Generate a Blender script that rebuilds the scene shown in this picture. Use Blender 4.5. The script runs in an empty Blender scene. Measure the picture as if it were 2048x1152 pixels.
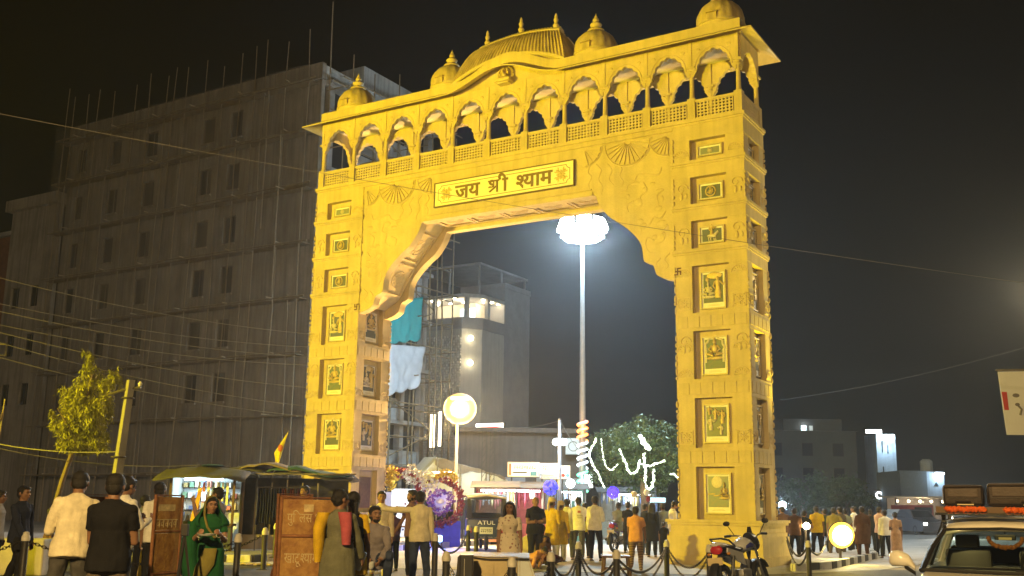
import bpy, bmesh, math, random
from math import sin, cos, pi, radians, sqrt, atan2
from mathutils import Vector, Matrix, noise
from mathutils.bvhtree import BVHTree
rnd = random.Random(7)
SC = bpy.context.scene
COL = SC.collection

# ------------------------------------------------------------------ camera
CAM_H, FPX, PITCH, ROLL = 1.42, 2101.3, 0.203, 0.014
cd = bpy.data.cameras.new('camera'); cam = bpy.data.objects.new('camera', cd); COL.objects.link(cam)
cd.sensor_fit = 'HORIZONTAL'; cd.sensor_width = 36.0; cd.lens = 36.0 * FPX / 2048
cd.clip_start = 0.1; cd.clip_end = 2000
cam.matrix_world = Matrix.Translation((0, 0, CAM_H)) @ Matrix.Rotation(pi/2 + PITCH, 4, 'X') @ Matrix.Rotation(ROLL, 4, 'Z')
SC.camera = cam
# ------------------------------------------------------------------ night sky
w = bpy.data.worlds.new('World'); SC.world = w; w.use_nodes = True
nt = w.node_tree; bg = nt.nodes['Background']
sky = nt.nodes.new('ShaderNodeTexSky'); sky.sky_type = 'NISHITA'; sky.sun_disc = False
sky.sun_elevation = radians(-6.0); sky.sun_rotation = radians(200); sky.air_density = 1.4; sky.dust_density = 3.0
nt.links.new(sky.outputs[0], bg.inputs[0]); bg.inputs[1].default_value = 0.05
# ------------------------------------------------------------------ exposure / render
SC.view_settings.view_transform = 'Standard'; SC.view_settings.look = 'None'
SC.view_settings.exposure = 0.0; SC.view_settings.gamma = 1.0; SC.view_settings.use_curve_mapping = False
SC.render.engine = 'CYCLES'
cy = SC.cycles
cy.use_denoising = True
try: cy.denoiser = 'OPENIMAGEDENOISE'
except Exception: pass
cy.max_bounces = 5; cy.diffuse_bounces = 3; cy.glossy_bounces = 3; cy.transmission_bounces = 4
cy.transparent_max_bounces = 8; cy.volume_bounces = 0
cy.sample_clamp_indirect = 4.0; cy.caustics_reflective = False; cy.caustics_refractive = False
cy.use_light_tree = True
HAZE_DENSITY = 0.0010

# ------------------------------------------------------------------ measuring: photograph pixel (2048 wide) -> world point
_c, _s = cos(PITCH), sin(PITCH)
_r0, _u0, _f = Vector((1, 0, 0)), Vector((0, -_s, _c)), Vector((0, _c, _s))
_rr = cos(ROLL)*_r0 + sin(ROLL)*_u0; _uu = -sin(ROLL)*_r0 + cos(ROLL)*_u0
CAMP = Vector((0, 0, CAM_H))
def ray(u, v): return _f + _rr*((u-1024)/FPX) + _uu*((576-v)/FPX)
def at(u, v, Y):
    d = ray(u, v); return CAMP + d*(Y/d.y)
def gr(u, v, z=0.0):
    d = ray(u, v); return CAMP + d*((z-CAM_H)/d.z)
def pix(P):
    q = Vector(P)-CAMP; z = q.dot(_f); return (1024+FPX*q.dot(_rr)/z, 576-FPX*q.dot(_uu)/z)
# the gate's own frame (x along its front, y into its depth)
GX, GY, GA = -6.603, 34.070, -0.547
GW, GP, GD = 14.82, 2.0, 1.70
def G(x, y, z=0.0):
    return Vector((GX+cos(GA)*x-sin(GA)*y, GY+sin(GA)*x+cos(GA)*y, z))

def on_gate_x(u, v, x):       # pixel -> point on the gate-frame plane x = const
    d = ray(u, v); n = Vector((cos(GA), sin(GA), 0)); p0 = G(x, 0, 0); return CAMP + d*((p0-CAMP).dot(n)/d.dot(n))
# ------------------------------------------------------------------ lamps (each belongs to a fixture built further down)
def lamp(name, kind, loc, power, color, size=0.2, aim=None, angle=1.6, blend=0.5):
    d = bpy.data.lights.new(name, kind); d.energy = power; d.color = color
    if kind in ('POINT', 'SPOT'): d.shadow_soft_size = size
    if kind == 'SPOT': d.spot_size = angle; d.spot_blend = blend
    if kind == 'AREA': d.shape = 'DISK'; d.size = size
    o = bpy.data.objects.new(name, d); COL.objects.link(o); o.location = loc
    if aim is not None:
        o.rotation_euler = (Vector(aim)-Vector(loc)).to_track_quat('-Z', 'Y').to_euler()
    return o
YEL = (1.0, 0.77, 0.02); WARM = (1.0, 0.66, 0.24); COOL = (0.62, 0.84, 1.0); ORA = (1.0, 0.58, 0.16)
LAMP_RIGHT = at(2085, 585, 31.0)         # street lamp just past the right edge
FLOOD_A = G(-3.0, -26.0, 6.5)       # yellow floodlight on a post, left of the frame
FLOOD_B = Vector((8.75, 28.4, 0.75))    # yellow ground flood beside the right pillar
MAST = at(1165, 455, 45.0)
STREET = at(920, 815, 38.0)
LAMP_BACK = Vector((-4.5, -5.0, 8.5))   # street lamp on the kerb behind the photographer
LAMP_LEFT = Vector((-27.0, 24.0, 9.0))  # street lamp left of the frame
lamp('flood_beam', 'SPOT', FLOOD_A, 62000, YEL, 0.25, G(7.0, 0, 7.2), radians(60), 0.5)
lamp('flood_beam', 'SPOT', FLOOD_B + Vector((0, 0, .55)), 4200, YEL, 0.2, G(15.3, 1.2, 13.8), radians(62), 0.6)
FLOOD_C = at(728, 1092, 29.0); FLOOD_C.z = 0.42   # yellow ground flood under the arch, behind the crouching man
lamp('flood_beam', 'SPOT', FLOOD_C, 1500, YEL, 0.2, G(8.2, 0.9, 12.5), radians(70), 0.6)
lamp('mast_light', 'POINT', MAST + Vector((0, -0.1, -0.5)), 17500, COOL, 0.6)
lamp('street_light', 'POINT', STREET + Vector((0, -0.5, -0.1)), 12000, ORA, 0.3)
lamp('street_light', 'SPOT', LAMP_BACK, 29000, WARM, 0.25, (1.5, 14, 0), radians(150), 0.5)
lamp('street_light', 'SPOT', LAMP_LEFT, 11500, (1, .80, .56), 0.25, (-24, 50, 9), radians(130), 0.7)

lamp('street_light', 'POINT', LAMP_RIGHT, 3000, (1, .82, .50), 0.2)

# ------------------------------------------------------------------ materials
MATS = {}
def lin(c): return tuple((x/12.92 if x <= 0.04045 else ((x+0.055)/1.055)**2.4) for x in c)
def mat(name, col, rough=0.7, metal=0.0, var=0.0, scale=6.0, bump=0.0, bscale=40.0, streak=0.0, spec=0.4, sheen=0.0, stretch=(1, 1, 1), col2=None):
    if name in MATS: return MATS[name]
    m = bpy.data.materials.new(name); m.use_nodes = True; t = m.node_tree; b = t.nodes['Principled BSDF']
    b.inputs['Base Color'].default_value = (*col, 1); b.inputs['Roughness'].default_value = rough
    b.inputs['Metallic'].default_value = metal; b.inputs['Specular IOR Level'].default_value = spec
    tc = t.nodes.new('ShaderNodeTexCoord'); mp = t.nodes.new('ShaderNodeMapping'); mp.inputs['Scale'].default_value = stretch
    t.links.new(tc.outputs['Object'], mp.inputs[0])
    if var > 0:
        n = t.nodes.new('ShaderNodeTexNoise'); n.inputs['Scale'].default_value = scale; n.inputs['Detail'].default_value = 7; n.inputs['Roughness'].default_value = 0.65
        t.links.new(mp.outputs[0], n.inputs['Vector'])
        r = t.nodes.new('ShaderNodeMapRange'); r.inputs[1].default_value = 0.3; r.inputs[2].default_value = 0.7
        t.links.new(n.outputs['Fac'], r.inputs[0])
        mx = t.nodes.new('ShaderNodeMix'); mx.data_type = 'RGBA'
        c2 = col2 if col2 else tuple(x*(1-var) for x in col)
        mx.inputs[6].default_value = (*c2, 1); mx.inputs[7].default_value = (*(min(1, x*(1+var*0.35)) for x in col), 1)
        t.links.new(r.outputs[0], mx.inputs[0])
        out = mx.outputs[2]
        if streak > 0:
            mp2 = t.nodes.new('ShaderNodeMapping'); mp2.inputs['Scale'].default_value = (3.0, 3.0, 0.16)
            t.links.new(tc.outputs['Object'], mp2.inputs[0])
            n2 = t.nodes.new('ShaderNodeTexNoise'); n2.inputs['Scale'].default_value = 1.6; n2.inputs['Detail'].default_value = 5
            t.links.new(mp2.outputs[0], n2.inputs['Vector'])
            r2 = t.nodes.new('ShaderNodeMapRange'); r2.inputs[1].default_value = 0.45; r2.inputs[2].default_value = 0.68; r2.inputs[3].default_value = 0; r2.inputs[4].default_value = streak
            t.links.new(n2.outputs['Fac'], r2.inputs[0])
            m2 = t.nodes.new('ShaderNodeMix'); m2.data_type = 'RGBA'; m2.inputs[7].default_value = (*(x*0.32 for x in col), 1)
            t.links.new(r2.outputs[0], m2.inputs[0]); t.links.new(out, m2.inputs[6]); out = m2.outputs[2]
        t.links.new(out, b.inputs['Base Color'])
    if bump > 0:
        n3 = t.nodes.new('ShaderNodeTexNoise'); n3.inputs['Scale'].default_value = bscale; n3.inputs['Detail'].default_value = 5
        t.links.new(mp.outputs[0], n3.inputs['Vector'])
        bp = t.nodes.new('ShaderNodeBump'); bp.inputs['Strength'].default_value = bump; bp.inputs['Distance'].default_value = 0.02
        t.links.new(n3.outputs['Fac'], bp.inputs['Height']); t.links.new(bp.outputs[0], b.inputs['Normal'])
    if sheen > 0: b.inputs['Sheen Weight'].default_value = sheen
    MATS[name] = m; return m
def emit(name, col, strength, base=(0.6, 0.6, 0.6)):
    if name in MATS: return MATS[name]
    m = mat(name, base, 0.4); b = m.node_tree.nodes['Principled BSDF']
    b.inputs['Emission Color'].default_value = (*col, 1); b.inputs['Emission Strength'].default_value = strength
    return m
def glass(name, col=(0.9, 0.95, 1.0), mixv=0.7, rough=0.05):
    if name in MATS: return MATS[name]
    m = bpy.data.materials.new(name); m.use_nodes = True; t = m.node_tree; t.nodes.remove(t.nodes['Principled BSDF'])
    tr = t.nodes.new('ShaderNodeBsdfTransparent'); gl = t.nodes.new('ShaderNodeBsdfGlossy'); mx = t.nodes.new('ShaderNodeMixShader')
    fr = t.nodes.new('ShaderNodeFresnel'); fr.inputs[0].default_value = 1.5
    tr.inputs[0].default_value = (*(x*mixv for x in col), 1); gl.inputs['Roughness'].default_value = rough
    t.links.new(fr.outputs[0], mx.inputs[0]); t.links.new(tr.outputs[0], mx.inputs[1]); t.links.new(gl.outputs[0], mx.inputs[2])
    t.links.new(mx.outputs[0], t.nodes['Material Output'].inputs[0]); MATS[name] = m; return m
def netting(name, col, alpha):
    if name in MATS: return MATS[name]
    m = mat(name, col, 0.9); t = m.node_tree; b = t.nodes['Principled BSDF']
    tc = t.nodes.new('ShaderNodeTexCoord'); mp = t.nodes.new('ShaderNodeMapping'); mp.inputs['Scale'].default_value = (0.9, 0.9, 0.12)
    n = t.nodes.new('ShaderNodeTexNoise'); n.inputs['Scale'].default_value = 2.0; n.inputs['Detail'].default_value = 6
    r = t.nodes.new('ShaderNodeMapRange'); r.inputs[1].default_value = 0.35; r.inputs[2].default_value = 0.7
    r.inputs[3].default_value = alpha*0.35; r.inputs[4].default_value = min(1, alpha*1.6)
    t.links.new(tc.outputs['Object'], mp.inputs[0]); t.links.new(mp.outputs[0], n.inputs['Vector']); t.links.new(n.outputs['Fac'], r.inputs[0])
    t.links.new(r.outputs[0], b.inputs['Alpha']); return m

# ------------------------------------------------------------------ mesh building
class MB:
    def __init__(s): s.v = []; s.f = []; s.m = []; s.cur = 0
    def add(s, vs, fs, M=None):
        n = len(s.v)
        for p in vs:
            p = Vector(p); s.v.append(M @ p if M is not None else p)
        for f in fs: s.f.append([i+n for i in f]); s.m.append(s.cur)
        return s
    def box(s, x0, x1, y0, y1, z0, z1, M=None):
        vs = [(x0,y0,z0),(x1,y0,z0),(x1,y1,z0),(x0,y1,z0),(x0,y0,z1),(x1,y0,z1),(x1,y1,z1),(x0,y1,z1)]
        return s.add(vs, [(3,2,1,0),(4,5,6,7),(0,1,5,4),(1,2,6,5),(2,3,7,6),(3,0,4,7)], M)
    def bbox(s, x0, x1, y0, y1, z0, z1, b=0.01, M=None):   # box with chamfered edges
        bm = bmesh.new(); bmesh.ops.create_cube(bm, size=1.0)
        for v in bm.verts: v.co = Vector(((x0+x1)/2+v.co.x*(x1-x0), (y0+y1)/2+v.co.y*(y1-y0), (z0+z1)/2+v.co.z*(z1-z0)))
        bmesh.ops.bevel(bm, geom=list(bm.edges), offset=b, segments=2, affect='EDGES', profile=0.6)
        return s.bm(bm, M)
    def bm(s, bm, M=None):
        bm.verts.index_update()
        s.add([v.co.copy() for v in bm.verts], [[v.index for v in f.verts] for f in bm.faces], M); bm.free(); return s
    def prism(s, poly, a, b, axis='y', M=None):  # polygon (2-D) extruded a..b along an axis
        n = len(poly)
        def P(p, t):
            return (p[0], t, p[1]) if axis == 'y' else ((t, p[0], p[1]) if axis == 'x' else (p[0], p[1], t))
        vs = [P(p, a) for p in poly] + [P(p, b) for p in poly]
        fs = [list(range(n)), list(range(2*n-1, n-1, -1))] + [[i, (i+1) % n, n+(i+1) % n, n+i][::-1] for i in range(n)]
        return s.add(vs, fs, M)
    def tube(s, pts, r, n=6, M=None, cap=True):
        pts = [Vector(p) for p in pts]; rs = r if isinstance(r, (list, tuple)) else [r]*len(pts)
        vs = []; fs = []; prev = None
        for i, p in enumerate(pts):
            t = (pts[min(i+1, len(pts)-1)]-pts[max(i-1, 0)])
            t = t.normalized() if t.length > 1e-9 else Vector((0, 0, 1))
            if prev is None:
                a = Vector((0, 0, 1)) if abs(t.z) < 0.9 else Vector((1, 0, 0)); x = t.cross(a).normalized()
            else:
                x = prev-t*prev.dot(t); x = x.normalized() if x.length > 1e-6 else t.orthogonal().normalized()
            prev = x; y = t.cross(x)
            for k in range(n): vs.append(p+(x*cos(2*pi*k/n)+y*sin(2*pi*k/n))*rs[i])
        for i in range(len(pts)-1):
            for k in range(n): fs.append([i*n+k, i*n+(k+1) % n, (i+1)*n+(k+1) % n, (i+1)*n+k])
        if cap: fs += [list(range(n))[::-1], list(range((len(pts)-1)*n, len(pts)*n))]
        return s.add(vs, fs, M)
    def lathe(s, prof, n=16, M=None, rib=0.0, ribs=0):
        vs = []; fs = []
        for (r, z) in prof:
            for k in range(n):
                a = 2*pi*k/n; q = r*(1+rib*cos(ribs*a)) if ribs else r
                vs.append((q*cos(a), q*sin(a), z))
        for i in range(len(prof)-1):
            for k in range(n): fs.append([i*n+k, i*n+(k+1) % n, (i+1)*n+(k+1) % n, (i+1)*n+k])
        fs += [list(range(n))[::-1], list(range((len(prof)-1)*n, len(prof)*n))]
        return s.add(vs, fs, M)
    def ell(s, c, r, n=12, m=8, M=None):
        vs = [(c[0], c[1], c[2]-r[2])]; fs = []
        for j in range(1, m):
            b = -pi/2+pi*j/m
            for k in range(n):
                a = 2*pi*k/n; vs.append((c[0]+r[0]*cos(b)*cos(a), c[1]+r[1]*cos(b)*sin(a), c[2]+r[2]*sin(b)))
        vs.append((c[0], c[1], c[2]+r[2])); L = len(vs)-1
        for k in range(n): fs.append([0, 1+(k+1) % n, 1+k]); fs.append([L, 1+(m-2)*n+k, 1+(m-2)*n+(k+1) % n])
        for j in range(m-2):
            for k in range(n): fs.append([1+j*n+k, 1+j*n+(k+1) % n, 1+(j+1)*n+(k+1) % n, 1+(j+1)*n+k])
        return s.add(vs, fs, M)
    def loft(s, secs, n=16, M=None):   # secs: (centre, xaxis*rx, yaxis*ry)
        vs = []; fs = []
        for (c, ax, ay) in secs:
            c = Vector(c); ax = Vector(ax); ay = Vector(ay)
            for k in range(n): vs.append(c+ax*cos(2*pi*k/n)+ay*sin(2*pi*k/n))
        for i in range(len(secs)-1):
            for k in range(n): fs.append([i*n+k, i*n+(k+1) % n, (i+1)*n+(k+1) % n, (i+1)*n+k])
        fs += [list(range(n))[::-1], list(range((len(secs)-1)*n, len(secs)*n))]
        return s.add(vs, fs, M)
    def torus(s, R, r, n=24, m=6, M=None):
        vs = []; fs = []
        for i in range(n):
            a = 2*pi*i/n
            for k in range(m):
                b = 2*pi*k/m; vs.append(((R+r*cos(b))*cos(a), (R+r*cos(b))*sin(a), r*sin(b)))
        for i in range(n):
            for k in range(m): fs.append([i*m+k, ((i+1) % n)*m+k, ((i+1) % n)*m+(k+1) % m, i*m+(k+1) % m])
        return s.add(vs, fs, M)
    def quad(s, a, b, c, d, M=None): return s.add([a, b, c, d], [(0, 1, 2, 3)], M)
    def mesh(s, name, mats, smooth=False):
        me = bpy.data.meshes.new(name); me.from_pydata([tuple(v) for v in s.v], [], s.f)
        for m in (mats if isinstance(mats, (list, tuple)) else [mats]): me.materials.append(m)
        if max(s.m, default=0) > 0: me.polygons.foreach_set('material_index', s.m)
        bm = bmesh.new(); bm.from_mesh(me); bmesh.ops.recalc_face_normals(bm, faces=bm.faces); bm.to_mesh(me); bm.free()
        if smooth:
            me.polygons.foreach_set('use_smooth', [True]*len(me.polygons))
            try: me.set_sharp_from_angle(angle=radians(smooth if smooth is not True else 40))
            except Exception: pass
        me.update(); return me
def link(name, me, parent=None, loc=None, rot=None):
    o = bpy.data.objects.new(name, me); COL.objects.link(o)
    if parent is not None: o.parent = parent
    if loc is not None: o.location = loc
    if rot is not None: o.rotation_euler = rot
    return o
def part(name, mb, mats, parent, smooth=False, loc=None, rot=None, label=None):
    o = link(name, mb.mesh(name, mats, smooth), parent, loc, rot)
    if label: o['label'] = label
    return o
def tag(o, label, cat, group=None, kind=None):
    o['label'] = label; o['category'] = cat
    if group: o['group'] = group
    if kind: o['kind'] = kind
    return o
def thing(name, label, cat, loc=(0, 0, 0), rz=0.0, group=None):
    o = bpy.data.objects.new(name, None); COL.objects.link(o); o.location = loc; o.rotation_euler = (0, 0, rz); o.empty_display_size = 0.2
    return tag(o, label, cat, group)
def whole(name, mb, mats, label, cat, smooth=False, loc=None, rz=0.0, group=None):
    o = part(name, mb, mats, None, smooth, loc, (0, 0, rz)); return tag(o, label, cat, group)
def setting(name, mb, mats, smooth=False, loc=None, rz=0.0):
    o = part(name, mb, mats, None, smooth, loc, (0, 0, rz)); o['kind'] = 'structure'; return o
def dup(o, parent=None, loc=None, rz=None, label=None):
    c = o.copy(); COL.objects.link(c)
    if parent is not None: c.parent = parent
    if loc is not None: c.location = loc
    if rz is not None: c.rotation_euler = (c.rotation_euler[0], c.rotation_euler[1], rz)
    if label: c['label'] = label
    for ch in list(o.children): dup(ch, c)
    return c
def T(x=0, y=0, z=0): return Matrix.Translation((x, y, z))
def RX(a): return Matrix.Rotation(a, 4, 'X')
def RY(a): return Matrix.Rotation(a, 4, 'Y')
def RZ(a): return Matrix.Rotation(a, 4, 'Z')
def SCL(x, y, z): return Matrix.Diagonal((x, y, z, 1))
# lettering: glyph meshes from Blender's own fallback font
GLYPH_BOLD = 0.0
def glyphs(body, depth=0.02, clip=None):
    cu = bpy.data.curves.new('lettering', 'FONT'); cu.body = body; cu.extrude = depth; cu.resolution_u = 3; cu.offset = GLYPH_BOLD
    o = bpy.data.objects.new('lettering', cu); COL.objects.link(o); dg = bpy.context.evaluated_depsgraph_get()
    me = bpy.data.meshes.new_from_object(o.evaluated_get(dg)); bpy.data.objects.remove(o); bpy.data.curves.remove(cu)
    bm = bmesh.new(); bm.from_mesh(me); bpy.data.meshes.remove(me)
    if clip:
        for (co, no) in clip:
            bmesh.ops.bisect_plane(bm, geom=list(bm.verts)+list(bm.edges)+list(bm.faces), plane_co=co, plane_no=no, clear_outer=True)
    xs = [v.co.x for v in bm.verts] or [0]
    return bm, min(xs), max(xs)
def text_mb(body, depth=0.02, height=None):
    bm, a, b = glyphs(body, depth); mb = MB(); mb.bm(bm); return mb, b
# ================================================================== GROUND
m_pl = mat('paving_concrete', (0.42, 0.405, 0.38), 0.8, var=0.3, scale=0.6, bump=0.5, bscale=14)
m_road = mat('asphalt', (0.085, 0.082, 0.078), 0.75, var=0.4, scale=0.5, bump=0.5, bscale=30)
m_earth = mat('dust_earth', (0.24, 0.19, 0.13), 0.95, var=0.4, scale=0.4, bump=0.6, bscale=6)
m_kw = mat('kerb_white', (0.62, 0.60, 0.55), 0.7, var=0.35, scale=5, bump=0.3)
m_kb = mat('kerb_black', (0.045, 0.043, 0.04), 0.7, var=0.4, scale=5, bump=0.3)
m_stone = mat('sandstone', (0.60, 0.48, 0.235), 0.78, var=0.24, scale=0.9, bump=0.45, bscale=22, streak=0.22, spec=.2)
m_stone2 = mat('sandstone_carved', (0.58, 0.46, 0.225), 0.75, var=0.2, scale=3, bump=0.4, bscale=30)
m_stain = mat('sandstone_weathered', (0.56, 0.43, 0.20), 0.8, var=0.25, scale=2, bump=0.5, bscale=18, streak=0.55)
setting('ground', MB().box(-260, 260, -60, 260, -0.4, 0.0), m_earth)
# the road that runs up to the gate and the paved apron under the arch
mb = MB().prism([(-60, 4), (60, -6), (60, 16), (20, 25.3), (8.4, 26.0), (7.4, 24.5), (-4, 30), (-6.0, 24.6), (-60, 26.2)], 0.0, 0.004, 'z')
setting('road', mb, m_road)
def gpoly(pts): return [tuple(G(x, y)[:2]) for (x, y) in pts]
mb = MB().prism(gpoly([(3.6, -9), (15.6, -3.2), (17.5, 1), (20, 40), (3.4, 40), (3.2, 0)]), 0.004, 0.009, 'z')
setting('pavement', mb, m_pl)
# --- traffic islands with painted kerbs
def island(name, pts, h=0.15, step=0.55, top=None, edges=None):
    setting(name, MB().prism(pts, -0.02, h, 'z'), top or m_pl)
    root = bpy.data.objects.new(name + '_kerb', None); COL.objects.link(root); root['kind'] = 'structure'
    kb = MB().bbox(-step/2+.006, step/2-.006, -0.07, 0.07, -0.02, h+0.025, 0.015).mesh('kerb_stone', m_kw)
    kc = kb.copy(); kc.materials.clear(); kc.materials.append(m_kb)
    i = 0; n = len(pts)
    for k in range(n):
        if edges is not None and k not in edges: continue
        a = Vector((*pts[k], 0)); b = Vector((*pts[(k+1) % n], 0)); L = (b-a).length
        ct = max(1, int(L/step)); an = atan2(b.y-a.y, b.x-a.x)
        for j in range(ct):
            p = a+(b-a)*((j+0.5)/ct)
            link('kerb_stone', kc if i % 2 else kb, root, p, (0, 0, an)); i += 1
L1, L2 = at(60, 1120, 24.6), at(520, 1118, 25.4)
kl = [(L1.x-6, L1.y-.3), (L2.x-.2, L2.y), tuple(gr(850, 1098)[:2]), tuple(gr(990, 1088)[:2]), (-3.4, 40), (-22, 40), (-30, 26)]
island('median_pavement', kl, edges=[0, 1, 2])
kr = [tuple(gr(1585, 1143)[:2]), tuple(gr(1660, 1138)[:2]), tuple(gr(1752, 1117)[:2]), tuple(gr(1735, 1104)[:2]), (10.2, 33), (8.2, 31.5)]
island('gate_side_pavement', kr, edges=[0, 1, 2])

# ================================================================== THE GATE
gate = thing('welcome_gate', 'tall carved sandstone arch gate floodlit yellow across the road', 'gate', (GX, GY, 0), GA)
zs = [(1.12, 2.42), (2.90, 4.17), (4.66, 5.92), (6.40, 7.67), (8.14, 8.90), (9.37, 10.12), (10.60, 11.17)]
pz = [(1.25, 2.27), (3.02, 4.02), (4.76, 5.78), (6.50, 7.52), (8.27, 8.75), (9.48, 9.96), (10.71, 11.03)]
RD = 0.2
m_frame = mat('plaque_frame_gilt', (0.52, 0.43, 0.25), 0.45, 0.1, var=0.2)
m_mount = mat('plaque_mount_cream', (0.78, 0.76, 0.70), 0.6, var=0.1)
m_pic = [mat('picture_slate', (0.09, 0.115, 0.13), 0.3, var=0.5, scale=9, col2=(0.16, 0.15, 0.10)),
         mat('picture_green', (0.075, 0.13, 0.11), 0.5, var=0.5, scale=8, col2=(0.20, 0.18, 0.09)),
         mat('picture_steel', (0.17, 0.22, 0.26), 0.3, var=0.45, scale=8, col2=(0.30, 0.27, 0.19))]
m_gold = mat('gilded_relief', (0.62, 0.47, 0.20), 0.4, 0.25, var=0.3, scale=20, bump=0.4, bscale=60)
m_pale = mat('ivory_relief', (0.70, 0.62, 0.46), 0.5, var=0.3, scale=18, bump=0.3, bscale=60)
m_mark = mat('painted_mark', (0.10, 0.035, 0.02), 0.6)
# shared small pieces
def rosette(w):
    mb = MB(); h = w/2
    for (a, b, c, d) in ((-h, h, h-.03, h), (-h, h, -h, -h+.03), (-h, -h+.03, -h, h), (h-.03, h, -h, h)):
        mb.box(a, b, -.022, 0.0, c, d)
    for k in range(8):
        a = k*pi/4; mb.ell((0, 0, 0), (h*.36, .025, h*.13), 8, 5, RY(a) @ T(h*.38, 0, 0))
    mb.ell((0, -.005, 0), (h*.2, .035, h*.2), 8, 5)
    for sx in (-1, 1):
        for sz in (-1, 1): mb.ell((sx*h*.68, 0, sz*h*.68), (h*.2, .02, h*.2), 6, 4)
    return mb.mesh('rosette', m_stone2, True)
ROS = rosette(0.36)
def scroll_mesh():
    mb = MB(); pts = []
    for i in range(22):
        a = i/21*2.2*pi; r = 0.17*(1-i/26); pts.append((r*cos(a), -0.01, r*sin(a)+.02*i/21))
    mb.tube(pts, [0.026*(1-.5*i/21) for i in range(22)], 5)
    mb.ell((-.02, -.01, -.2), (.05, .03, .11), 8, 5); mb.ell((.12, -.01, -.19), (.04, .025, .08), 8, 5)
    return mb.mesh('scroll', m_stone2, True)
SCR = scroll_mesh()
def shell_mesh(w=0.40):
    mb = MB()
    for k in range(7):
        a = pi*(k+.5)/7; mb.ell((0, 0, 0), (w*.24, .02, .028), 6, 4, RY(-a) @ T(w*.30, 0, 0))
    pts = [(w*.5*cos(pi*i/12), -.005, w*.5*sin(pi*i/12)) for i in range(13)]; mb.tube(pts, .018, 5)
    return mb.mesh('half_shell', m_stone2, True)
SHL = shell_mesh()
def figure_seated(mat2=None):
    mb = MB()
    mb.ell((0, 0, .14), (.085, .04, .12), 10, 6); mb.ell((0, 0, .31), (.05, .04, .06), 10, 6)
    mb.tube([(0, 0, .36), (0, 0, .43)], [.045, .008], 8)
    for s in (-1, 1):
        mb.tube([(s*.075, 0, .22), (s*.15, -.01, .12), (s*.06, -.03, .05)], [.026, .024, .02], 6)
        mb.tube([(s*.05, 0, .03), (s*.2, -.02, .0), (s*.02, -.04, -.05)], [.045, .04, .03], 6)
    mb.ell((0, 0, -.11), (.24, .035, .05), 12, 5)
    return mb
def halo_arch():
    mb = MB(); pts = []
    for i in range(25):
        a = -0.35+(pi+.7)*i/24; r = 0.25+.018*cos(9*a); pts.append((r*cos(a), .015, .16+1.15*r*sin(a)))
    mb.tube(pts, .03, 6)
    for s in (-1, 1): mb.box(s*.24-.03, s*.24+.03, -.01, .02, -.22, .1)
    return mb
def figure_standing(h=.55, s=1):
    mb = MB()
    mb.ell((0, 0, h*.9), (h*.085, .03, h*.1), 10, 6); mb.loft([((0, 0, h*.8), (h*.13, 0, 0), (0, .03, 0)), ((0, 0, h*.5), (h*.09, 0, 0), (0, .03, 0)), ((0, 0, h*.25), (h*.16, 0, 0), (0, .035, 0)), ((0, 0, 0), (h*.13, 0, 0), (0, .03, 0))], 10)
    mb.tube([(s*h*.12, 0, h*.77), (s*h*.26, -.01, h*.6), (s*h*.36, -.02, h*.72)], [.03, .025, .02], 6)
    mb.tube([(-s*h*.12, 0, h*.77), (-s*h*.2, -.01, h*.55), (-s*h*.1, -.02, h*.42)], [.03, .025, .02], 6)
    return mb
def medallion_relief():
    mb = MB(); mb.torus(.15, .022, 22, 6, RX(pi/2)); mb.ell((0, 0, -.02), (.07, .035, .08), 10, 6); mb.ell((0, 0, .09), (.04, .03, .04), 8, 5)
    mb.tube([(-.1, 0, -.02), (-.03, -.02, -.08), (.08, -.02, -.03), (.06, -.02, .06)], .02, 5); return mb
def flower_relief():
    mb = MB()
    for k in range(8):
        a = k*pi/4; mb.ell((0, 0, 0), (.05, .02, .022), 6, 4, RY(a) @ T(.06, 0, 0))
    mb.ell((0, 0, 0), (.035, .03, .035), 8, 5); mb.torus(.12, .012, 20, 5, RX(pi/2)); return mb
REL = {}
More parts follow.
